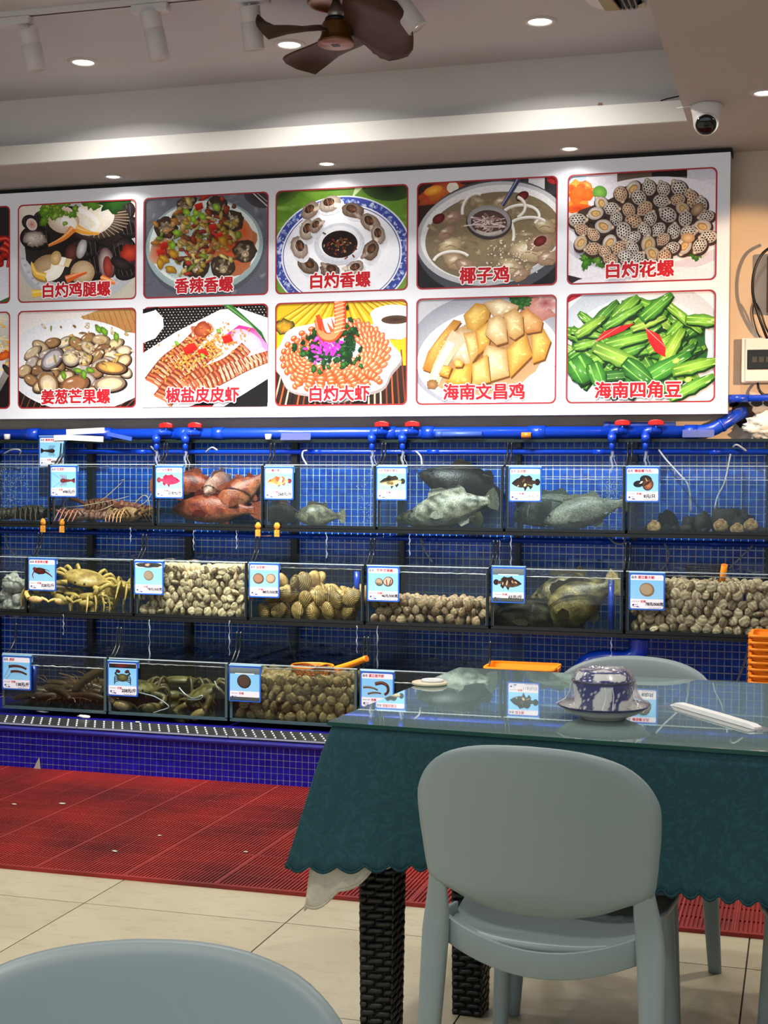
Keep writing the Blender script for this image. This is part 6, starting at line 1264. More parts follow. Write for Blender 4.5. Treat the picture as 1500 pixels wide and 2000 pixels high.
# shrimps in the murky tank
M_shr = mat_vcol('shrimp_shell', .4, .45, noise_=.4, nscale=120)
def shrimp():
    t = thing('shrimp', '', 'shrimp'); m2 = MB(); P = smoothpts([(-.09, 0, .012), (-.05, 0, .02), (0, 0, .024), (.05, 0, .018), (.085, 0, .006)], 4); n = len(P)
    m2.tube(P, [.004+.012*math.sin(PI*min(1, .15+.8*(k/n)))*(1+.12*(k % 2)) for k in range(n)], 9, c_=lin((74, 54, 34))); m2.build('body', M_shr, t)
    m2 = MB()
    for k in range(8): m2.tube([(-.05+.014*k, .006*(-1)**k, .012), (-.055+.014*k, .012*(-1)**k, -.008)], .002, 5, c_=lin((120, 84, 50)))
    m2.build('leg_fringe', M_shr, t)
    m2 = MB()
    for s in (-1, 1): m2.tube(smoothpts([(-.09, s*.004, .014), (-.13, s*.02, .03), (-.18, s*.045, .028)], 4), .0012, 5, c_=lin((150, 110, 70)))
    m2.build('feeler_pair', M_shr, t)
    m2 = MB(); m2.ell((.095, 0, .004), (.016, .014, .003), n=8, m=5, c_=lin((60, 40, 30))); m2.build('tail_fan', M_shr, t); return t
sh0 = shrimp(); R = random.Random(8)
for k in range(34):
    o = sh0 if k == 0 else copy_tree(sh0); x = R.uniform(DIV[2][0]+.12, DIV[2][1]-.12); y = 5.86+.055*(k//6)+R.uniform(-.01, .02); o.location = (x, y, zb3+.006+R.uniform(0, .05)); o.rotation_euler = (R.uniform(-.4, .4), R.uniform(-.3, .3), R.uniform(-.5, .5)+(PI if k % 2 else 0)); tag(o, 'dark brown live shrimp among others on the murky tank bottom', 'shrimp', 'live shrimps in the bottom tank')
o = copy_tree(sh0); o.location = at(187, 1330, 5.92); o.rotation_euler = (0, D(-32), D(6)); o.scale = (1.3,)*3; tag(o, 'brown live shrimp swimming up by the tank end', 'shrimp', 'swimming shrimp')

# ---------------------------------------------------------------- clams
M_clam = mat_vcol('clam_shell', .5, .35, noise_=.3, nscale=80, bump=.2, hue_var=.38)
def ring_mat(name, s, wx, wz, freq):
    m = mat_vcol(name, .5, .35, noise_=.3, nscale=80, bump=.2, hue_var=.38); nt = m.node_tree; b = nt.nodes['Principled BSDF']; src = b.inputs['Base Color'].links[0].from_socket
    tc = nt.nodes.new('ShaderNodeTexCoord'); vm = nt.nodes.new('ShaderNodeVectorMath'); vm.operation = 'MULTIPLY'; vm.inputs[1].default_value = (1/(wx*s), 0, 1/(wz*s)); ds = nt.nodes.new('ShaderNodeVectorMath'); ds.operation = 'DISTANCE'; ds.inputs[1].default_value = (.15, 0, .95)
    ns = nt.nodes.new('ShaderNodeTexNoise'); ns.inputs['Scale'].default_value = 90; ma = nt.nodes.new('ShaderNodeMath'); ma.operation = 'MULTIPLY_ADD'; ma.inputs[1].default_value = .16
    mu = nt.nodes.new('ShaderNodeMath'); mu.operation = 'MULTIPLY'; mu.inputs[1].default_value = freq; sn = nt.nodes.new('ShaderNodeMath'); sn.operation = 'SINE'
    mr = nt.nodes.new('ShaderNodeMapRange'); mr.inputs[1].default_value = -1; mr.inputs[3].default_value = .70 if s > .04 else .87; mr.inputs[4].default_value = 1.12 if s > .04 else 1.05; sv = nt.nodes.new('ShaderNodeVectorMath'); sv.operation = 'SCALE'
    nt.links.new(tc.outputs['Object'], vm.inputs[0]); nt.links.new(vm.outputs[0], ds.inputs[0]); nt.links.new(tc.outputs['Object'], ns.inputs['Vector']); nt.links.new(ns.outputs['Fac'], ma.inputs[0]); nt.links.new(ds.outputs['Value'], ma.inputs[2])
    nt.links.new(ma.outputs[0], mu.inputs[0]); nt.links.new(mu.outputs[0], sn.inputs[0]); nt.links.new(sn.outputs[0], mr.inputs[0]); nt.links.new(src, sv.inputs[0]); nt.links.new(mr.outputs[0], sv.inputs['Scale']); nt.links.new(sv.outputs[0], b.inputs['Base Color']); return m
def clam_mesh(name, s, wx, wy, wz, ca, cb, rings, seed):
    """two valves meeting in a seam, hinge at +Z, growth rings around it"""
    A, B = lin(ca), lin(cb); R = random.Random(seed); m2 = MB()
    def fn(q, d):
        u = max(0, d.z); k = 1-.22*u*u; q = Vector((q.x*k+.10*s*u*u, q.y*(1-.25*abs(d.x)**2)*(1-.10*(abs(d.y) < .12)), q.z)); g = (Vector((d.x, d.z))-Vector((.15, .9))).length; r = 1+.012*math.sin(g*rings*2); return q*r
    def cf(p):
        g = math.hypot(p[0]/wx/s-.15, p[2]/wz/s-.85); w_ = .5+.5*math.sin(g*rings*2.0); q = noise.noise(Vector((p[0]*40+seed*7, p[1]*40, p[2]*40))); return mixc(A, B, max(0, min(1, .55*w_+.35*q+.1+(.5 if abs(p[1]) < wy*s*.12 else 0))))
    m2.ell((0, 0, 0), (wx*s, wy*s, wz*s), n=18, m=13, c_=cf, fn=fn); o = m2.build(name, ring_mat('ringed_shell_%d' % round(s*1e4), s, wx, wz, rings*(2.2 if s > .04 else 1.3))); me = o.data; bpy.data.objects.remove(o); return me
def heap(name, meshes, box, size, top, label, group, n_layers=2, seed=0, heap_label=None, dark=0):
    x0, x1, y0, y1, z0, _ = box; R = random.Random(seed); dx, dz = size*.86, size*.70; fill = []
    ymax = min(y1, y0+.34)
    layer = 0; y = y0+size*.36
    first = None
    while y < ymax:
        r = 0; z = z0+size*.33
        while z < z0+.26:
            x = x0+size*.40+(r % 2)*dx*.5*(1)+(layer % 2)*dx*.3
            while x < x1-size*.30:
                ht = top(x)+.05*min(1, layer/5)*0
                if z < ht-size*.2:
                    vis = layer < n_layers or z > ht-size*.95
                    loc = (min(x1-size*.42, max(x0+size*.42, x+R.uniform(-.14, .14)*size)), y+R.uniform(-.04, .14)*size, z+R.uniform(-.1, .1)*size)
                    e_ = R.random(); rot = (R.uniform(-.5, .5)+(1.3 if e_ < .14 else 0), R.uniform(0, 2*PI), R.uniform(-.7, .7)+(1.35 if e_ > .82 else 0)); sc_ = R.uniform(.84, 1.12)
                    if layer < n_layers:
                        o = bpy.data.objects.new(name, R.choice(meshes)); col.objects.link(o); o.location = loc; o.rotation_euler = rot; o.scale = (sc_,)*3; tag(o, label, 'clam', group)
                    elif vis and layer < 9: fill.append((R.choice(meshes), Matrix.LocRotScale(Vector(loc), __import__('mathutils').Euler(rot), Vector((sc_,)*3))))
                x += dx
            z += dz; r += 1
        layer += 1; y += size*.62
    # the rest of the heap behind the front shells
    bm = bmesh.new(); 
    for me, M in fill:
        t0 = len(bm.verts); bm.from_mesh(me); bm.verts.ensure_lookup_table(); bmesh.ops.transform(bm, matrix=M, verts=bm.verts[t0:])
    me = bpy.data.meshes.new(name+'_heap'); bm.to_mesh(me); bm.free(); me.materials.clear(); me.materials.append(M_clam)
    me.polygons.foreach_set('use_smooth', [True]*len(me.polygons))
    o = bpy.data.objects.new(name+'_heap', me); col.objects.link(o); o['kind'] = 'stuff'; tag(o, heap_label, 'clam heap')
wm = [clam_mesh('c', .024, 1, .44, .92, (240, 220, 184), (178, 150, 112), 7, k) for k in (1, 2, 3)]
wm2 = [clam_mesh('c', .0255, 1, .46, .95, (240, 220, 190), (184, 152, 118), 7, k) for k in (4, 5, 6)]
bmh = [clam_mesh('c', .045, 1.05, .48, .80, (214, 182, 118), (128, 92, 48), 13, k) for k in (7, 8, 9)]
sm_ = [clam_mesh('c', .025, 1, .5, .84, (206, 178, 144), (110, 78, 58), 8, k) for k in (10, 11, 12)]
bc = [clam_mesh('c', .0285, 1, .5, .86, (206, 178, 124), (134, 106, 66), 8, k) for k in (13, 14, 15)]
nz = lambda x, s: noise.noise(Vector((x*6, s, 0)))
heap('small_clam', wm, BOX[1, 2], .047, lambda x: ROWS[1]['z0']+.232+.012*nz(x, 1), 'pale small clam in the heap under the faded one-shell card', 'pale small clams', 2, 1, 'rest of the pale small clam heap behind the front shells')
heap('round_clam', wm2, BOX[1, 6], .050, lambda x: ROWS[1]['z0']+.215+.015*nz(x, 2), 'white round clam in the heap with the orange net handle', 'white round clams', 2, 2, 'rest of the white round clam heap behind the front shells')
heap('ringed_clam', bmh, BOX[1, 3], .092, lambda x: ROWS[1]['z0']+.165+.05*max(0, nz(x, 3)+.25), 'large brown clam with growth rings in the middle row', 'large ringed clams', 2, 3, 'rest of the large ringed clam heap at the back')
heap('brown_clam', sm_, BOX[1, 4], .050, lambda x: ROWS[1]['z0']+.105+.03*nz(x, 4), 'small brown clam in the half filled tank under two-cockle card', 'small brown clams', 2, 4, 'rest of the small brown clams behind the front shells')
heap('olive_clam', bc, BOX[2, 2], .056, lambda x: ROWS[2]['z0']+.195+.016*nz(x, 5), 'olive brown clam in the bottom heap under the orange scoop', 'olive brown clams', 2, 5, 'rest of the olive brown clam heap behind the front shells')

# shells and stones on the bottom of the last top tank
M_rub = mat_vcol('shell_rubble', .7, .3, noise_=.6, nscale=90, bump=.8); R = random.Random(21)
SC = lin((206, 168, 116))
for x, y, s, l in ((1278, 1029, .032, 'tan scallop under the dark shellfish card'), (1408, 1027, .033, 'tan scallop below the slanting hose, first of three'), (1440, 1034, .031, 'brownish tan scallop, middle of three'), (1467, 1026, .032, 'tan scallop nearest the frame edge')):
    t = thing('scallop', l, 'scallop', at(x, y, 6.46), R.uniform(-.3, .3), 'tan scallops'); m2 = MB()
    m2.ell((0, 0, 0), (s, s*.45, s*.85), n=22, m=10, c_=lambda p: mixc(SC, lin((150, 106, 66)), max(0, min(1, .4+1.6*noise.noise(Vector(p)*70)))), fn=lambda q, d: q*(1+.035*math.sin(math.atan2(d.x, d.z+.6)*22))); m2.build('shell', M_rub, t); m2 = MB(); m2.b2((-s*.35, -s*.1, s*.75), (s*.35, s*.1, s*.95), lin((190, 150, 100))); m2.build('hinge_ear', M_rub, t, bevel=.003)
x0, x1, y0, y1, z0, _ = BOX[0, 6]
for k in range(46):
    big = k < 7; s = R.uniform(.045, .075) if big else R.uniform(.014, .03); x = R.uniform(x0+.03, x1-.03) if not big else x0+.06+R.random()*.5; y = R.uniform(y0+.1, y1-.08) if big else R.uniform(y0+.03, y0+.2)
    m2 = MB(); c = lin(R.choice([(52, 50, 44), (70, 62, 50), (36, 36, 34), (90, 76, 58), (120, 104, 80)] if not big else [(40, 42, 40), (56, 54, 46)])); sd = R.uniform(0, 50)
    m2.ell((0, 0, 0), (s, s*.7, s*(.9 if big else .55)), n=12, m=8, c_=c, fn=lambda q, d: q*(1+.5*noise.noise(d*2.2+Vector((sd, 0, 0)))))
    o = m2.build('sea_snail' if not big else 'coral_stone', M_rub); o.location = (x, y, z0+s*(.6 if big else .4)); o.rotation_euler = (0, 0, R.uniform(0, 6)); tag(o, 'dark sea snail among shell rubble on the top tank bottom' if not big else 'blackish rough stone at the back of the scallop tank', 'shellfish' if not big else 'stone', 'dark sea snails' if not big else 'stones in the scallop tank')
# white lumpy shellfish at the frame edge
t = thing('white_oyster', 'white lumpy oyster cluster standing at the frame edge', 'oyster', at(30, 1192, 6.25)); m2 = MB()
for k in range(26):
    q = Vector((R.uniform(-.07, .06), R.uniform(-.05, .05), R.uniform(0, .16))); q.x += q.z*.25; m2.ell(q, (R.uniform(.02, .04),)*3, n=9, m=7, c_=lin((196, 194, 186)), fn=lambda a, d: a*(1+.4*noise.noise(d*3+q*40)))
m2.build('cluster', M_rub, t)

# air bubbles rising in two of the top tanks
M_bub = mat_clear('bubble', (240, 246, 250), 1.6, .03, murk=.25, murk_rgb=(226, 236, 240))
def bubbles(cx, cy, wx, z0, z1, n, label, seed):
    R = random.Random(seed); m2 = MB()
    for k in range(n): r = R.uniform(.0012, .0034); m2.ell((R.gauss(cx, wx), cy+R.uniform(-.05, .05), R.uniform(z0, z1)), (r, r, r), n=6, m=4)
    o = m2.build('air_bubbles', M_bub, fix=False); o['kind'] = 'stuff'; tag(o, label, 'bubbles')
bubbles(at(22, 960, 6.5).x, 6.5, .05, 1.06, 1.32, 380, 'column of air bubbles in the tank at the frame edge', 1)
bubbles(at(1193, 965, 6.5).x, 6.5, .022, 1.12, 1.27, 320, 'white cloud of bubbles under the double water stream', 2)
bubbles(at(720, 950, 6.52).x, 6.52, .03, 1.06, 1.3, 120, 'sparse bubbles beside the dark fish card', 3)
# ================================================================ ceiling fittings
M_lamp = mat('lamp_white', (214, 210, 210), .45)
YR = 5.03
tr = thing('track_rail', 'white lighting rail fixed along the raised ceiling', 'lighting rail', (-2.4, YR, CZ))
MB().b2((-1.5, -.018, -.02), (1.6, .018, 0)).build('rail', M_lamp, tr); MB().b2((-1.5, -.005, -.0215), (1.6, .005, -.019)).build('slot', M_black, tr)
def track_light(top, bot, label, aim, adx):
    a, b2_ = at(*top, YR), at(*bot, YR+.035); ax = (b2_-a).normalized()
    t = thing('track_spotlight', label, 'spotlight', (a.x, YR, CZ-.02), 0, 'white track spotlights')
    M = ax.to_track_quat('Z', 'Y').to_matrix(); L = (b2_-a).length
    MB().b2((a.x+adx, YR-.02, CZ-.052), (a.x+adx+.15, YR+.02, CZ-.021)).build('adapter', M_lamp, t, world=True, bevel=.003)
    MB().tube([(a.x, YR, CZ-.05), a+ax*.01], .007, 10).build('stem', M_lamp, t, world=True)
    h = MB(); h.lathe([(.030, .001), (.0385, .002), (.0395, .004), (.0395, L*.36), (.0385, L*.365), (.0385, L*.372), (.0395, L*.377), (.0395, L-.002), (.0375, L), (.034, L-.006), (.001, L-.012)], 28, a, M); o = h.build('housing', M_lamp, t, world=True)
    MB().lathe([(.033, L-.010), (.001, L-.0098)], 20, a, M).build('lamp_face', mat('spot_face', (255, 246, 230), .3, emit=3.0), o, world=True)
    tg = Vector(aim); p = a+ax*(L+.004); d = (tg-p).normalized()
    lamp('spotlight_lamp', 'SPOT', p, SPOT_W, (1, .95, .88), .03, d.to_track_quat('-Z', 'Y').to_euler(), spot_size=math.radians(72), spot_blend=.9)
SPOT_W = 290
track_light((54, 57), (72, 138), 'white track spotlight nearest the frame edge with its long adapter', (-3.3, 6.3, 1.0), -.135)
track_light((292, 21), (313, 117), 'white track spotlight above the spicy whelk photo', (-2.6, 6.3, 1.0), -.07)
track_light((487, 12), (497, 98), 'white track spotlight beside the fan blade', (-1.9, 6.3, 1.0), -.07)
track_light((758, -25), (816, 56), 'steeply tilted white track spotlight behind the bronze fan', (-.9, 6.3, .9), -.07)

# bronze ceiling fan
M_brz = mat('bronze', (120, 78, 36), .35, metal=.55); M_cop = mat('copper', (150, 78, 34), .3, metal=.7); M_bld = mat('blade_bronze', (88, 62, 46), .55, metal=.25, noise_=(20, .3))
hub = at(656, 84, 5.10)
fan = thing('ceiling_fan', 'small bronze ceiling fan with three broad blades', 'fan', (hub.x, 5.10, CZ))
hz = hub.z-CZ
MB().lathe([(.02, .0), (.075, -.002), (.105, -.03), (.11, -.055), (.104, -.062), (.098, -.058), (.03, -.05)], 32).build('canopy', M_cop, fan)
MB().lathe([(.014, -.05), (.032, hz+.115), (.032, hz+.085), (.014, hz+.085)], 20).build('bracket', mat('fan_steel', (170, 160, 150), .3, metal=.7), fan)
MB().lathe([(.040, hz+.092), (.042, hz+.085), (.040, hz+.076), (.02, hz+.076)], 24).build('gasket', M_black, fan)
MB().lathe([(.02, hz+.08), (.046, hz+.078), (.052, hz+.068), (.055, hz+.03), (.062, hz+.012), (.068, hz+.006), (.068, hz)], 32).build('motor', M_brz, fan)
hp = MB().lathe([(.068, hz), (.066, hz-.008), (.0, hz-.009)], 32).build('hub_plate', mat('hub_pink', (176, 130, 122), .4, metal=.3), fan)
MB().b2((-.014, -.014, hz-.0105), (.014, .014, hz-.0085)).build('hub_socket', M_black, hp)
for ba, serr in ((109, False), (216, False), (-9, True)):
    m2 = MB(); NR, NA = 14, 12; V = []
    for j in range(NR+1):
        q = j/NR; r = .055+.235*q; w0 = (1.12+.66*math.sin(PI*q*.8))*(1-max(0, q-.72)**2*9)
        for k in range(NA+1):
            e = k/NA; ph = -w0*.55+e*w0*1.15; rr_ = r*(1+.05*math.sin(e*PI)*q); z = hz+.055-(e-.45)*r*.62*(1-.25*q)-.02*q
            if serr and k == NA and j > 6: rr_ *= 1; ph += (.035 if j % 2 else -.01)
            a = D(ba)+ph; V.append((rr_*math.cos(a), rr_*math.sin(a), z))
    m2.add(V, [(j*(NA+1)+k, j*(NA+1)+k+1, (j+1)*(NA+1)+k+1, (j+1)*(NA+1)+k) for j in range(NR) for k in range(NA)], None, True)
    m2.build('blade', M_bld, fan, solid=.004)

# dome camera on the soffit
cc = Vector((-.395, 5.885, SZ)); cam_t = thing('dome_camera', 'white turret security camera on the low soffit', 'security camera', cc)
MB().lathe([(.060, 0), (.0635, -.004), (.0635, -.014), (.058, -.03), (.050, -.075), (.044, -.09), (.02, -.095)], 32).build('housing', M_white, cam_t)
vd = (Vector((0, 0, CAMZ))-cc); vd = Vector((vd.x*.9+.0, vd.y, -3.2)).normalized(); M = vd.to_track_quat('Z', 'Y').to_matrix()
MB().lathe([(.001, -.05), (.03, -.045), (.045, -.025), (.050, 0), (.047, .016), (.040, .025), (.036, .0245)], 32, (0, -.022, -.078), M).build('ball', M_white, cam_t)
MB().lathe([(.0415, .0225), (.0405, .0275), (.03, .034), (.001, .036)], 32, (0, -.022, -.078), M).build('lens_window', mat('lens_black', (8, 8, 9), .12, spec=.7), cam_t)
m2 = MB(); m2.tube(smoothpts([(-.058, -.01, -.003), (-.085, .0, -.002), (-.12, .02, -.001)], 3), .003, 6); m2.build('cable', M_white, cam_t)
# broken opening in the ceiling
h0, h1 = atz(1190, 22, CZ), atz(1252, 8, CZ)
op = thing('ceiling_opening', 'broken opening in the raised ceiling with a hanging board flap', 'ceiling opening', (h0+h1)/2)
MB().b2((-.075, -.34, -.0035), (.07, 0, -.0005)).build('dark_void', M_black, op)
m2 = MB(); R = random.Random(5); m2.add([(-.075, 0, -.004), (-.012, .004, -.004), (-.008, -.10, -.035), (-.02, -.26, -.045), (-.08, -.30, -.03)], [(0, 1, 2, 3, 4)]); m2.build('green_flap', mat('board_green', (166, 176, 128), .9, noise_=(14, .6, (196, 140, 120))), op, solid=.006)
m2 = MB(); m2.add([(-.075, 0, -.004), (-.08, -.3, -.03), (-.14, -.28, -.02), (-.12, -.06, -.003)], [(0, 1, 2, 3)]); m2.build('paper_flap', M_white, op, solid=.003)
m2 = MB()
for k in range(3): m2.tube(smoothpts([(-.005+.02*k, 0, -.006), (.01+.02*k, -.05, -.016), (.0+.025*k, -.16, -.008)], 4), .004, 6)
m2.build('loose_wire', mat('wire_grey', (150, 140, 136), .5), op)
m2 = MB(); m2.add([(.05, 0, -.004), (.075, .003, -.004), (.085, -.10, -.02), (.06, -.1, -.03)], [(0, 1, 2, 3)]); m2.build('torn_edge', mat('torn_paper', (206, 196, 166), .9), op, solid=.004)
# bits on the cove lip
p = at(1173, 206, 6.135); t = thing('wood_chip', 'small brown scrap of wood lying on the cove ledge', 'scrap', p); m2 = MB(); m2.prism([(-.022, -.018), (.022, -.018), (.006, .012), (-.008, .012)], lambda u, v: (u, 0, v), lambda u, v: (u, .012, v)); m2.build('chip', mat('brown_scrap', (130, 100, 76), .8), t)
P = [at(x, y, 6.134) for x, y in ((1290, 197), (1303, 193), (1325, 188), (1340, 186))]; t = thing('cable', 'thin dark cable end lying along the cove ledge', 'cable', P[0]); MB().tube(P, .003, 6).build('strand', M_black, t, world=True)
P = [at(x, y, 6.118) for x, y in ((0, 289), (120, 283), (200, 277), (330, 268), (450, 262), (600, 249), (750, 240), (900, 226), (1050, 214), (1200, 204), (1320, 194))]

# ================================================================ fittings on the wall to the right
M_ebox = mat('box_white', (226, 220, 212), .45); eb = thing('breaker_box', 'white breaker box with dark window on the warm lit wall', 'breaker box', (-.165, 6.70, 1.722))
MB().b2((-.118, 0, 0), (.20, .058, .203)).build('case', M_ebox, eb, bevel=.006)
MB().b2((-.10, -.012, .004), (.19, .002, .199)).build('lid', M_ebox, eb, bevel=.005)
MB().b2((-.092, -.016, .058), (.18, -.010, .148)).build('window', mat('smoked', (30, 30, 26), .15), eb, bevel=.003)
m2 = MB()
for k in range(6): m2.b2((-.07+k*.03, -.0185, .09), (-.048+k*.03, -.0155, .115))
m2.build('switch_row', mat('switch_grey', (60, 60, 56), .4), eb)
M_cab = mat('black_cable', (10, 10, 11), .35)
def cable(pts, label, r, Y=6.70):
    P = [at(x, y, Y+dy) for x, y, dy in pts]; t = thing('cable', label, 'cable', P[0], 0, 'cables on the wall'); MB().tube(smoothpts(P, 6), r, 10).build('strand', M_cab, t, world=True)
cable([(1510, 480, -.03), (1488, 497, -.05), (1473, 530, -.05), (1470, 570, -.05), (1478, 605, -.05), (1490, 640, -.03), (1500, 665, .0)], 'thick black cable bowing down to the breaker box', .0065)
cable([(1476, 592, -.045), (1486, 610, -.045), (1496, 640, -.03), (1508, 662, 0)], 'second black cable tied beside the thick one', .0045)
cable([(1480, 746, .03), (1482, 760, -.02), (1490, 770, -.02), (1502, 772, -.01)], 'black cable looping out below the breaker box', .006)
cable([(1474, 588, .05), (1470, 610, .045), (1476, 640, .045), (1484, 660, .04)], 'pale wall crevice wire beside the black cables', .003, 6.70)
t = thing('wall_speaker', 'dark brown box mounted on the wall behind the cables', 'speaker', (-.10, 6.70, 2.03))
MB().b2((-.075, -.05, 0), (.12, .055, .26)).build('case', mat('dark_brown', (70, 52, 40), .4), t, bevel=.01); MB().b2((-.06, -.053, .10), (.11, -.048, .245)).build('grille', mat('grille_grey', (96, 92, 90), .6), t)
p2 = pipe('blue_wall_pipe', 'blue pipe with rounded end below the breaker box', [(-.325, 6.655, 1.648), (.4, 6.655, 1.652)], .0155, [((-.325, 6.655, 1.648), (-.25, 6.655, 1.6485))], n=14)
m2 = MB(); m2.ell((-.328, 6.655, 1.648), (.019, .019, .0185), n=14, m=10); m2.tube(smoothpts([(-.33, 6.655, 1.648), (-.335, 6.70, 1.645), (-.335, 6.765, 1.642)], 4), .017, 12); m2.build('elbow', M_pipe, p2, world=True)
for x, z in ((-.322, 1.632), (-.215, 1.632), (-.16, 1.632)):
    m2 = MB(); m2.add([(x+.026*math.cos(2*PI*k/14)*(1+.1*math.sin(k*2)), 6.7585, z+.017*math.sin(2*PI*k/14)) for k in range(14)], [tuple(range(14))]); m2.build('wall_hole', MATS['hole_dark'], wall)
# chipped plaster patch
m2 = MB(); R = random.Random(9); m2.add([(x, 6.7588, z) for x, z in ((-.27, 1.64), (-.1, 1.70), (.2, 1.72), (.2, 1.47), (-.17, 1.47), (-.20, 1.55))], [(0, 1, 2, 3, 4, 5)]); m2.build('render_patch', mat('patch_grey', (168, 160, 150), .95, noise_=(12, .3), bump=(30, .4)), wall)
# white towel heaped at the wall
t = thing('towel', 'crumpled white towel heaped on the rack end near the pipe elbow', 'towel', (-.175, 6.66, 1.466)); m2 = MB()
m2.ell((.04, .02, .058), (.125, .06, .062), n=40, m=24, fn=lambda q, d: q*(1+.22*math.sin(noise.noise(d*1.8)*16+d.x*3)*.5+.25*noise.noise(d*2.2))); m2.build('cloth', mat('towel_white', (222, 218, 208), .9, bump=(200, .3)), t)

# ================================================================ orange baskets, scoop and net
M_or = mat('orange_plastic', (240, 138, 20), .4, spec=.45)
def basket(label, loc, L=.30, Wd=.22, H=.075, rz=0, group=None):
    t = thing('plastic_basket', label, 'basket', loc, rz, group)
    def ring(k, z, rad=.03): 
        pts = rr(-L/2*k, -Wd/2*k, L/2*k, Wd/2*k, rad, 4); return [(a, b2_, z) for a, b2_ in pts]
    m2 = MB(); m2.loft([ring(.80, .0), ring(.80, .004), ring(.86, H*.35), ring(.94, H-.010), ring(.93, H-.010), ring(.85, H*.35), ring(.785, .005)], True, None, False); m2.build('tub', M_or, t)
    m2 = MB(); m2.loft([ring(.93, H-.012), ring(1.0, H-.012), ring(1.015, H-.006), ring(1.0, H), ring(.93, H)], False, None, False, True); m2.build('rim', M_or, t)
    m2 = MB()
    for k in range(7): x = -L*.3+k*L*.1; m2.b2((x-.007, -Wd/2*.93-.003, H*.50), (x+.007, -Wd/2*.89, H*.62))
    m2.build('slot', mat('slot_dark', (120, 60, 10), .6), t)
    for s in (-1, 1): MB().b2((s*L/2*1.0-.008, -.03, H-.022), (s*L/2*1.0+.008, .03, H-.004)).build('lug', M_or, t, bevel=.003)
    return t
basket('orange plastic basket on the rack behind the table, beside far chair', (-1.13, 5.92, .42), .30, .22, .075, group=None)
sb = basket('', (0, 0, 0), .32, .24, .08); names = ['topmost', 'second', 'third', 'fourth', 'fifth', 'sixth', 'seventh', 'eighth', 'ninth']
xs_ = at(1463, 1280, 5.66).x+.163
for k in range(17):
    o = sb if k == 0 else copy_tree(sb); o.location = (xs_, 5.70, .691-.08-k*.0255)
    if k > 0 and o.location.z < PT+.012: o.location.z = PT+.012
    tag(o, ('%s orange basket of the nested stack by the white clams' % names[k]) if k < 9 else 'lower orange basket of the nested stack, hidden behind the table', 'basket', 'nested orange baskets')
# scoop resting on the clam heap
def scoop(label, c, r, hpts, Y, name='scoop'):
    t = thing(name, label, 'scoop', c); m2 = MB(); rw, cw = 7, 26
    for j in range(rw):
        q = j/(rw-1); rad = r*(1-.42*q**1.6); z = -q*r*.62; m2.tube([(rad*1.15*math.cos(2*PI*k/cw), rad*math.sin(2*PI*k/cw), z) for k in range(cw+1)], .0032 if j else .0055, 6, cap=False)
    for k in range(cw): a = 2*PI*k/cw; m2.tube([(r*(1-.42*(j/6)**1.6)*1.15*math.cos(a+.03*j), r*(1-.42*(j/6)**1.6)*math.sin(a+.03*j), -j/6*r*.62) for j in range(7)], .0026, 5, cap=False)
    m2.build('mesh_bowl', M_or, t)
    P = smoothpts(hpts, 4); m2 = MB(); m2.tube([tuple(Vector(p)-Vector(c)) for p in P], [.014]*(len(P)-1)+[.0145], 14); hd = m2.build('handle', M_or, t)
    e = Vector(P[-1])-Vector(c); d = (Vector(P[-1])-Vector(P[-2])).normalized(); m2 = MB(); m2.tube([e, e+d*.002], .0105, 12); m2.build('handle_bore', mat('bore_orange', (186, 96, 20), .5), hd)
    m2 = MB(); m2.tube([tuple(Vector((r*.7, 0, 0))), tuple(Vector(P[0])-Vector(c))], .006, 8); m2.build('shank', M_black, t)
    return t
c = at(610, 1300, 5.98); scoop('orange mesh scoop resting on the olive clam heap with its handle over the rim', c, .082, [at(655, 1307, 5.93), at(688, 1297, 5.90), at(716, 1286, 5.87)], 5.95)
c = at(1376, 1120, 6.36); nt_ = thing('dip_net', 'dark dip net with orange handle standing in white clams', 'net', c); m2 = MB()
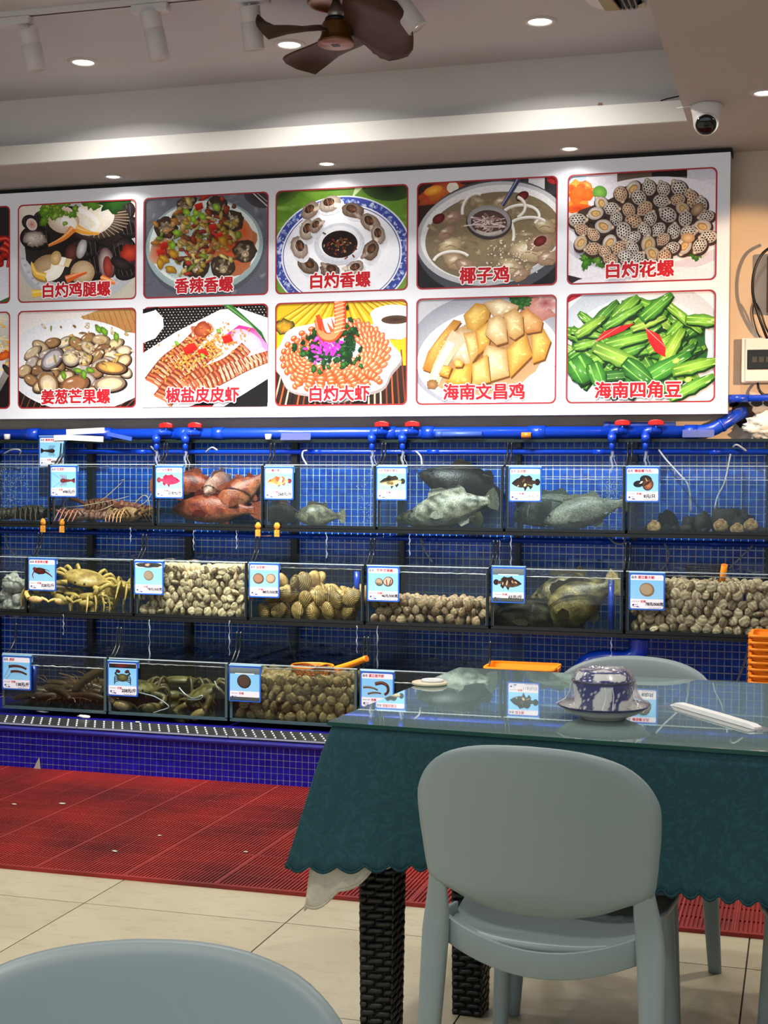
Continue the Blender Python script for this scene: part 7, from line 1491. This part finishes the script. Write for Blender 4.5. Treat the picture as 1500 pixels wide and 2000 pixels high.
for j in range(6): rad = .085*(1-j*.1); m2.tube([(rad*math.cos(2*PI*k/20), rad*.8*math.sin(2*PI*k/20), .03-j*.02) for k in range(21)], .0022, 5, cap=False)
for k in range(20): a = 2*PI*k/20; m2.tube([(.085*math.cos(a), .068*math.sin(a), .03), (.045*math.cos(a), .036*math.sin(a), -.07)], .0016, 4, cap=False)
m2.build('netting', mat('net_dark', (30, 26, 26), .7), nt_)
a, b2_ = at(1408, 1150, 6.30), at(1415, 1104, 6.24); m2 = MB(); m2.tube([a-c, b2_-c], .0135, 14); hd = m2.build('handle', M_or, nt_); d = (b2_-a).normalized(); m2 = MB(); m2.tube([b2_-c, b2_-c+d*.002], .010, 12); m2.build('handle_bore', mat('bore_orange', (186, 96, 20), .5), hd)
# litter: scraps on the mat and grate
for x, y, z, s, l in ((28, 1571, .014, .012, 'tiny white paper scrap on the mat near the frame edge'), (122, 1570, .014, .014, 'small white paper scrap on the red mat'), (224, 1663, .014, .012, 'pale scrap on the lower part of the red mat'), (312, 1632, .014, .009, 'tiny pale crumb in the middle of the red mat'), (480, 1664, .014, .009, 'tiny pale crumb on the mat near the tablecloth'), (83, 1391, PT+.013, .03, 'cream scrap lying under the shrimp tank edge'), (165, 1402, PT+.013, .045, 'strip of white foam lying on the drain grate'), (269, 1411, PT+.013, .015, 'small white flake on the drain grate')):
    p = atz(x, y, z); m2 = MB(); R = random.Random(int(x)); m2.ell((0, 0, s*.12), (s, s*.3 if s > .02 else s*.6, s*.14), Matrix.Rotation(R.uniform(-.3, .3), 3, 'Z'), 8, 5, fn=lambda q, d: q*(1+R.uniform(-.3, .3)))
    o = m2.build('paper_scrap', mat('scrap_white', (224, 216, 200), .8)); o.location = p; tag(o, l, 'scrap', 'scraps of litter')
p = atz(76, 1506, 0); t = thing('torn_card', 'upright torn scrap of grey card at the plinth foot', 'scrap', p+Vector((0, -.01, .012))); m2 = MB(); m2.prism([(-.02, 0), (.012, 0), (.006, .05), (-.004, .03)], lambda u, v: (u, 0, v), lambda u, v: (u, .004, v)); m2.build('scrap', mat('card_grey', (176, 168, 156), .8), t)
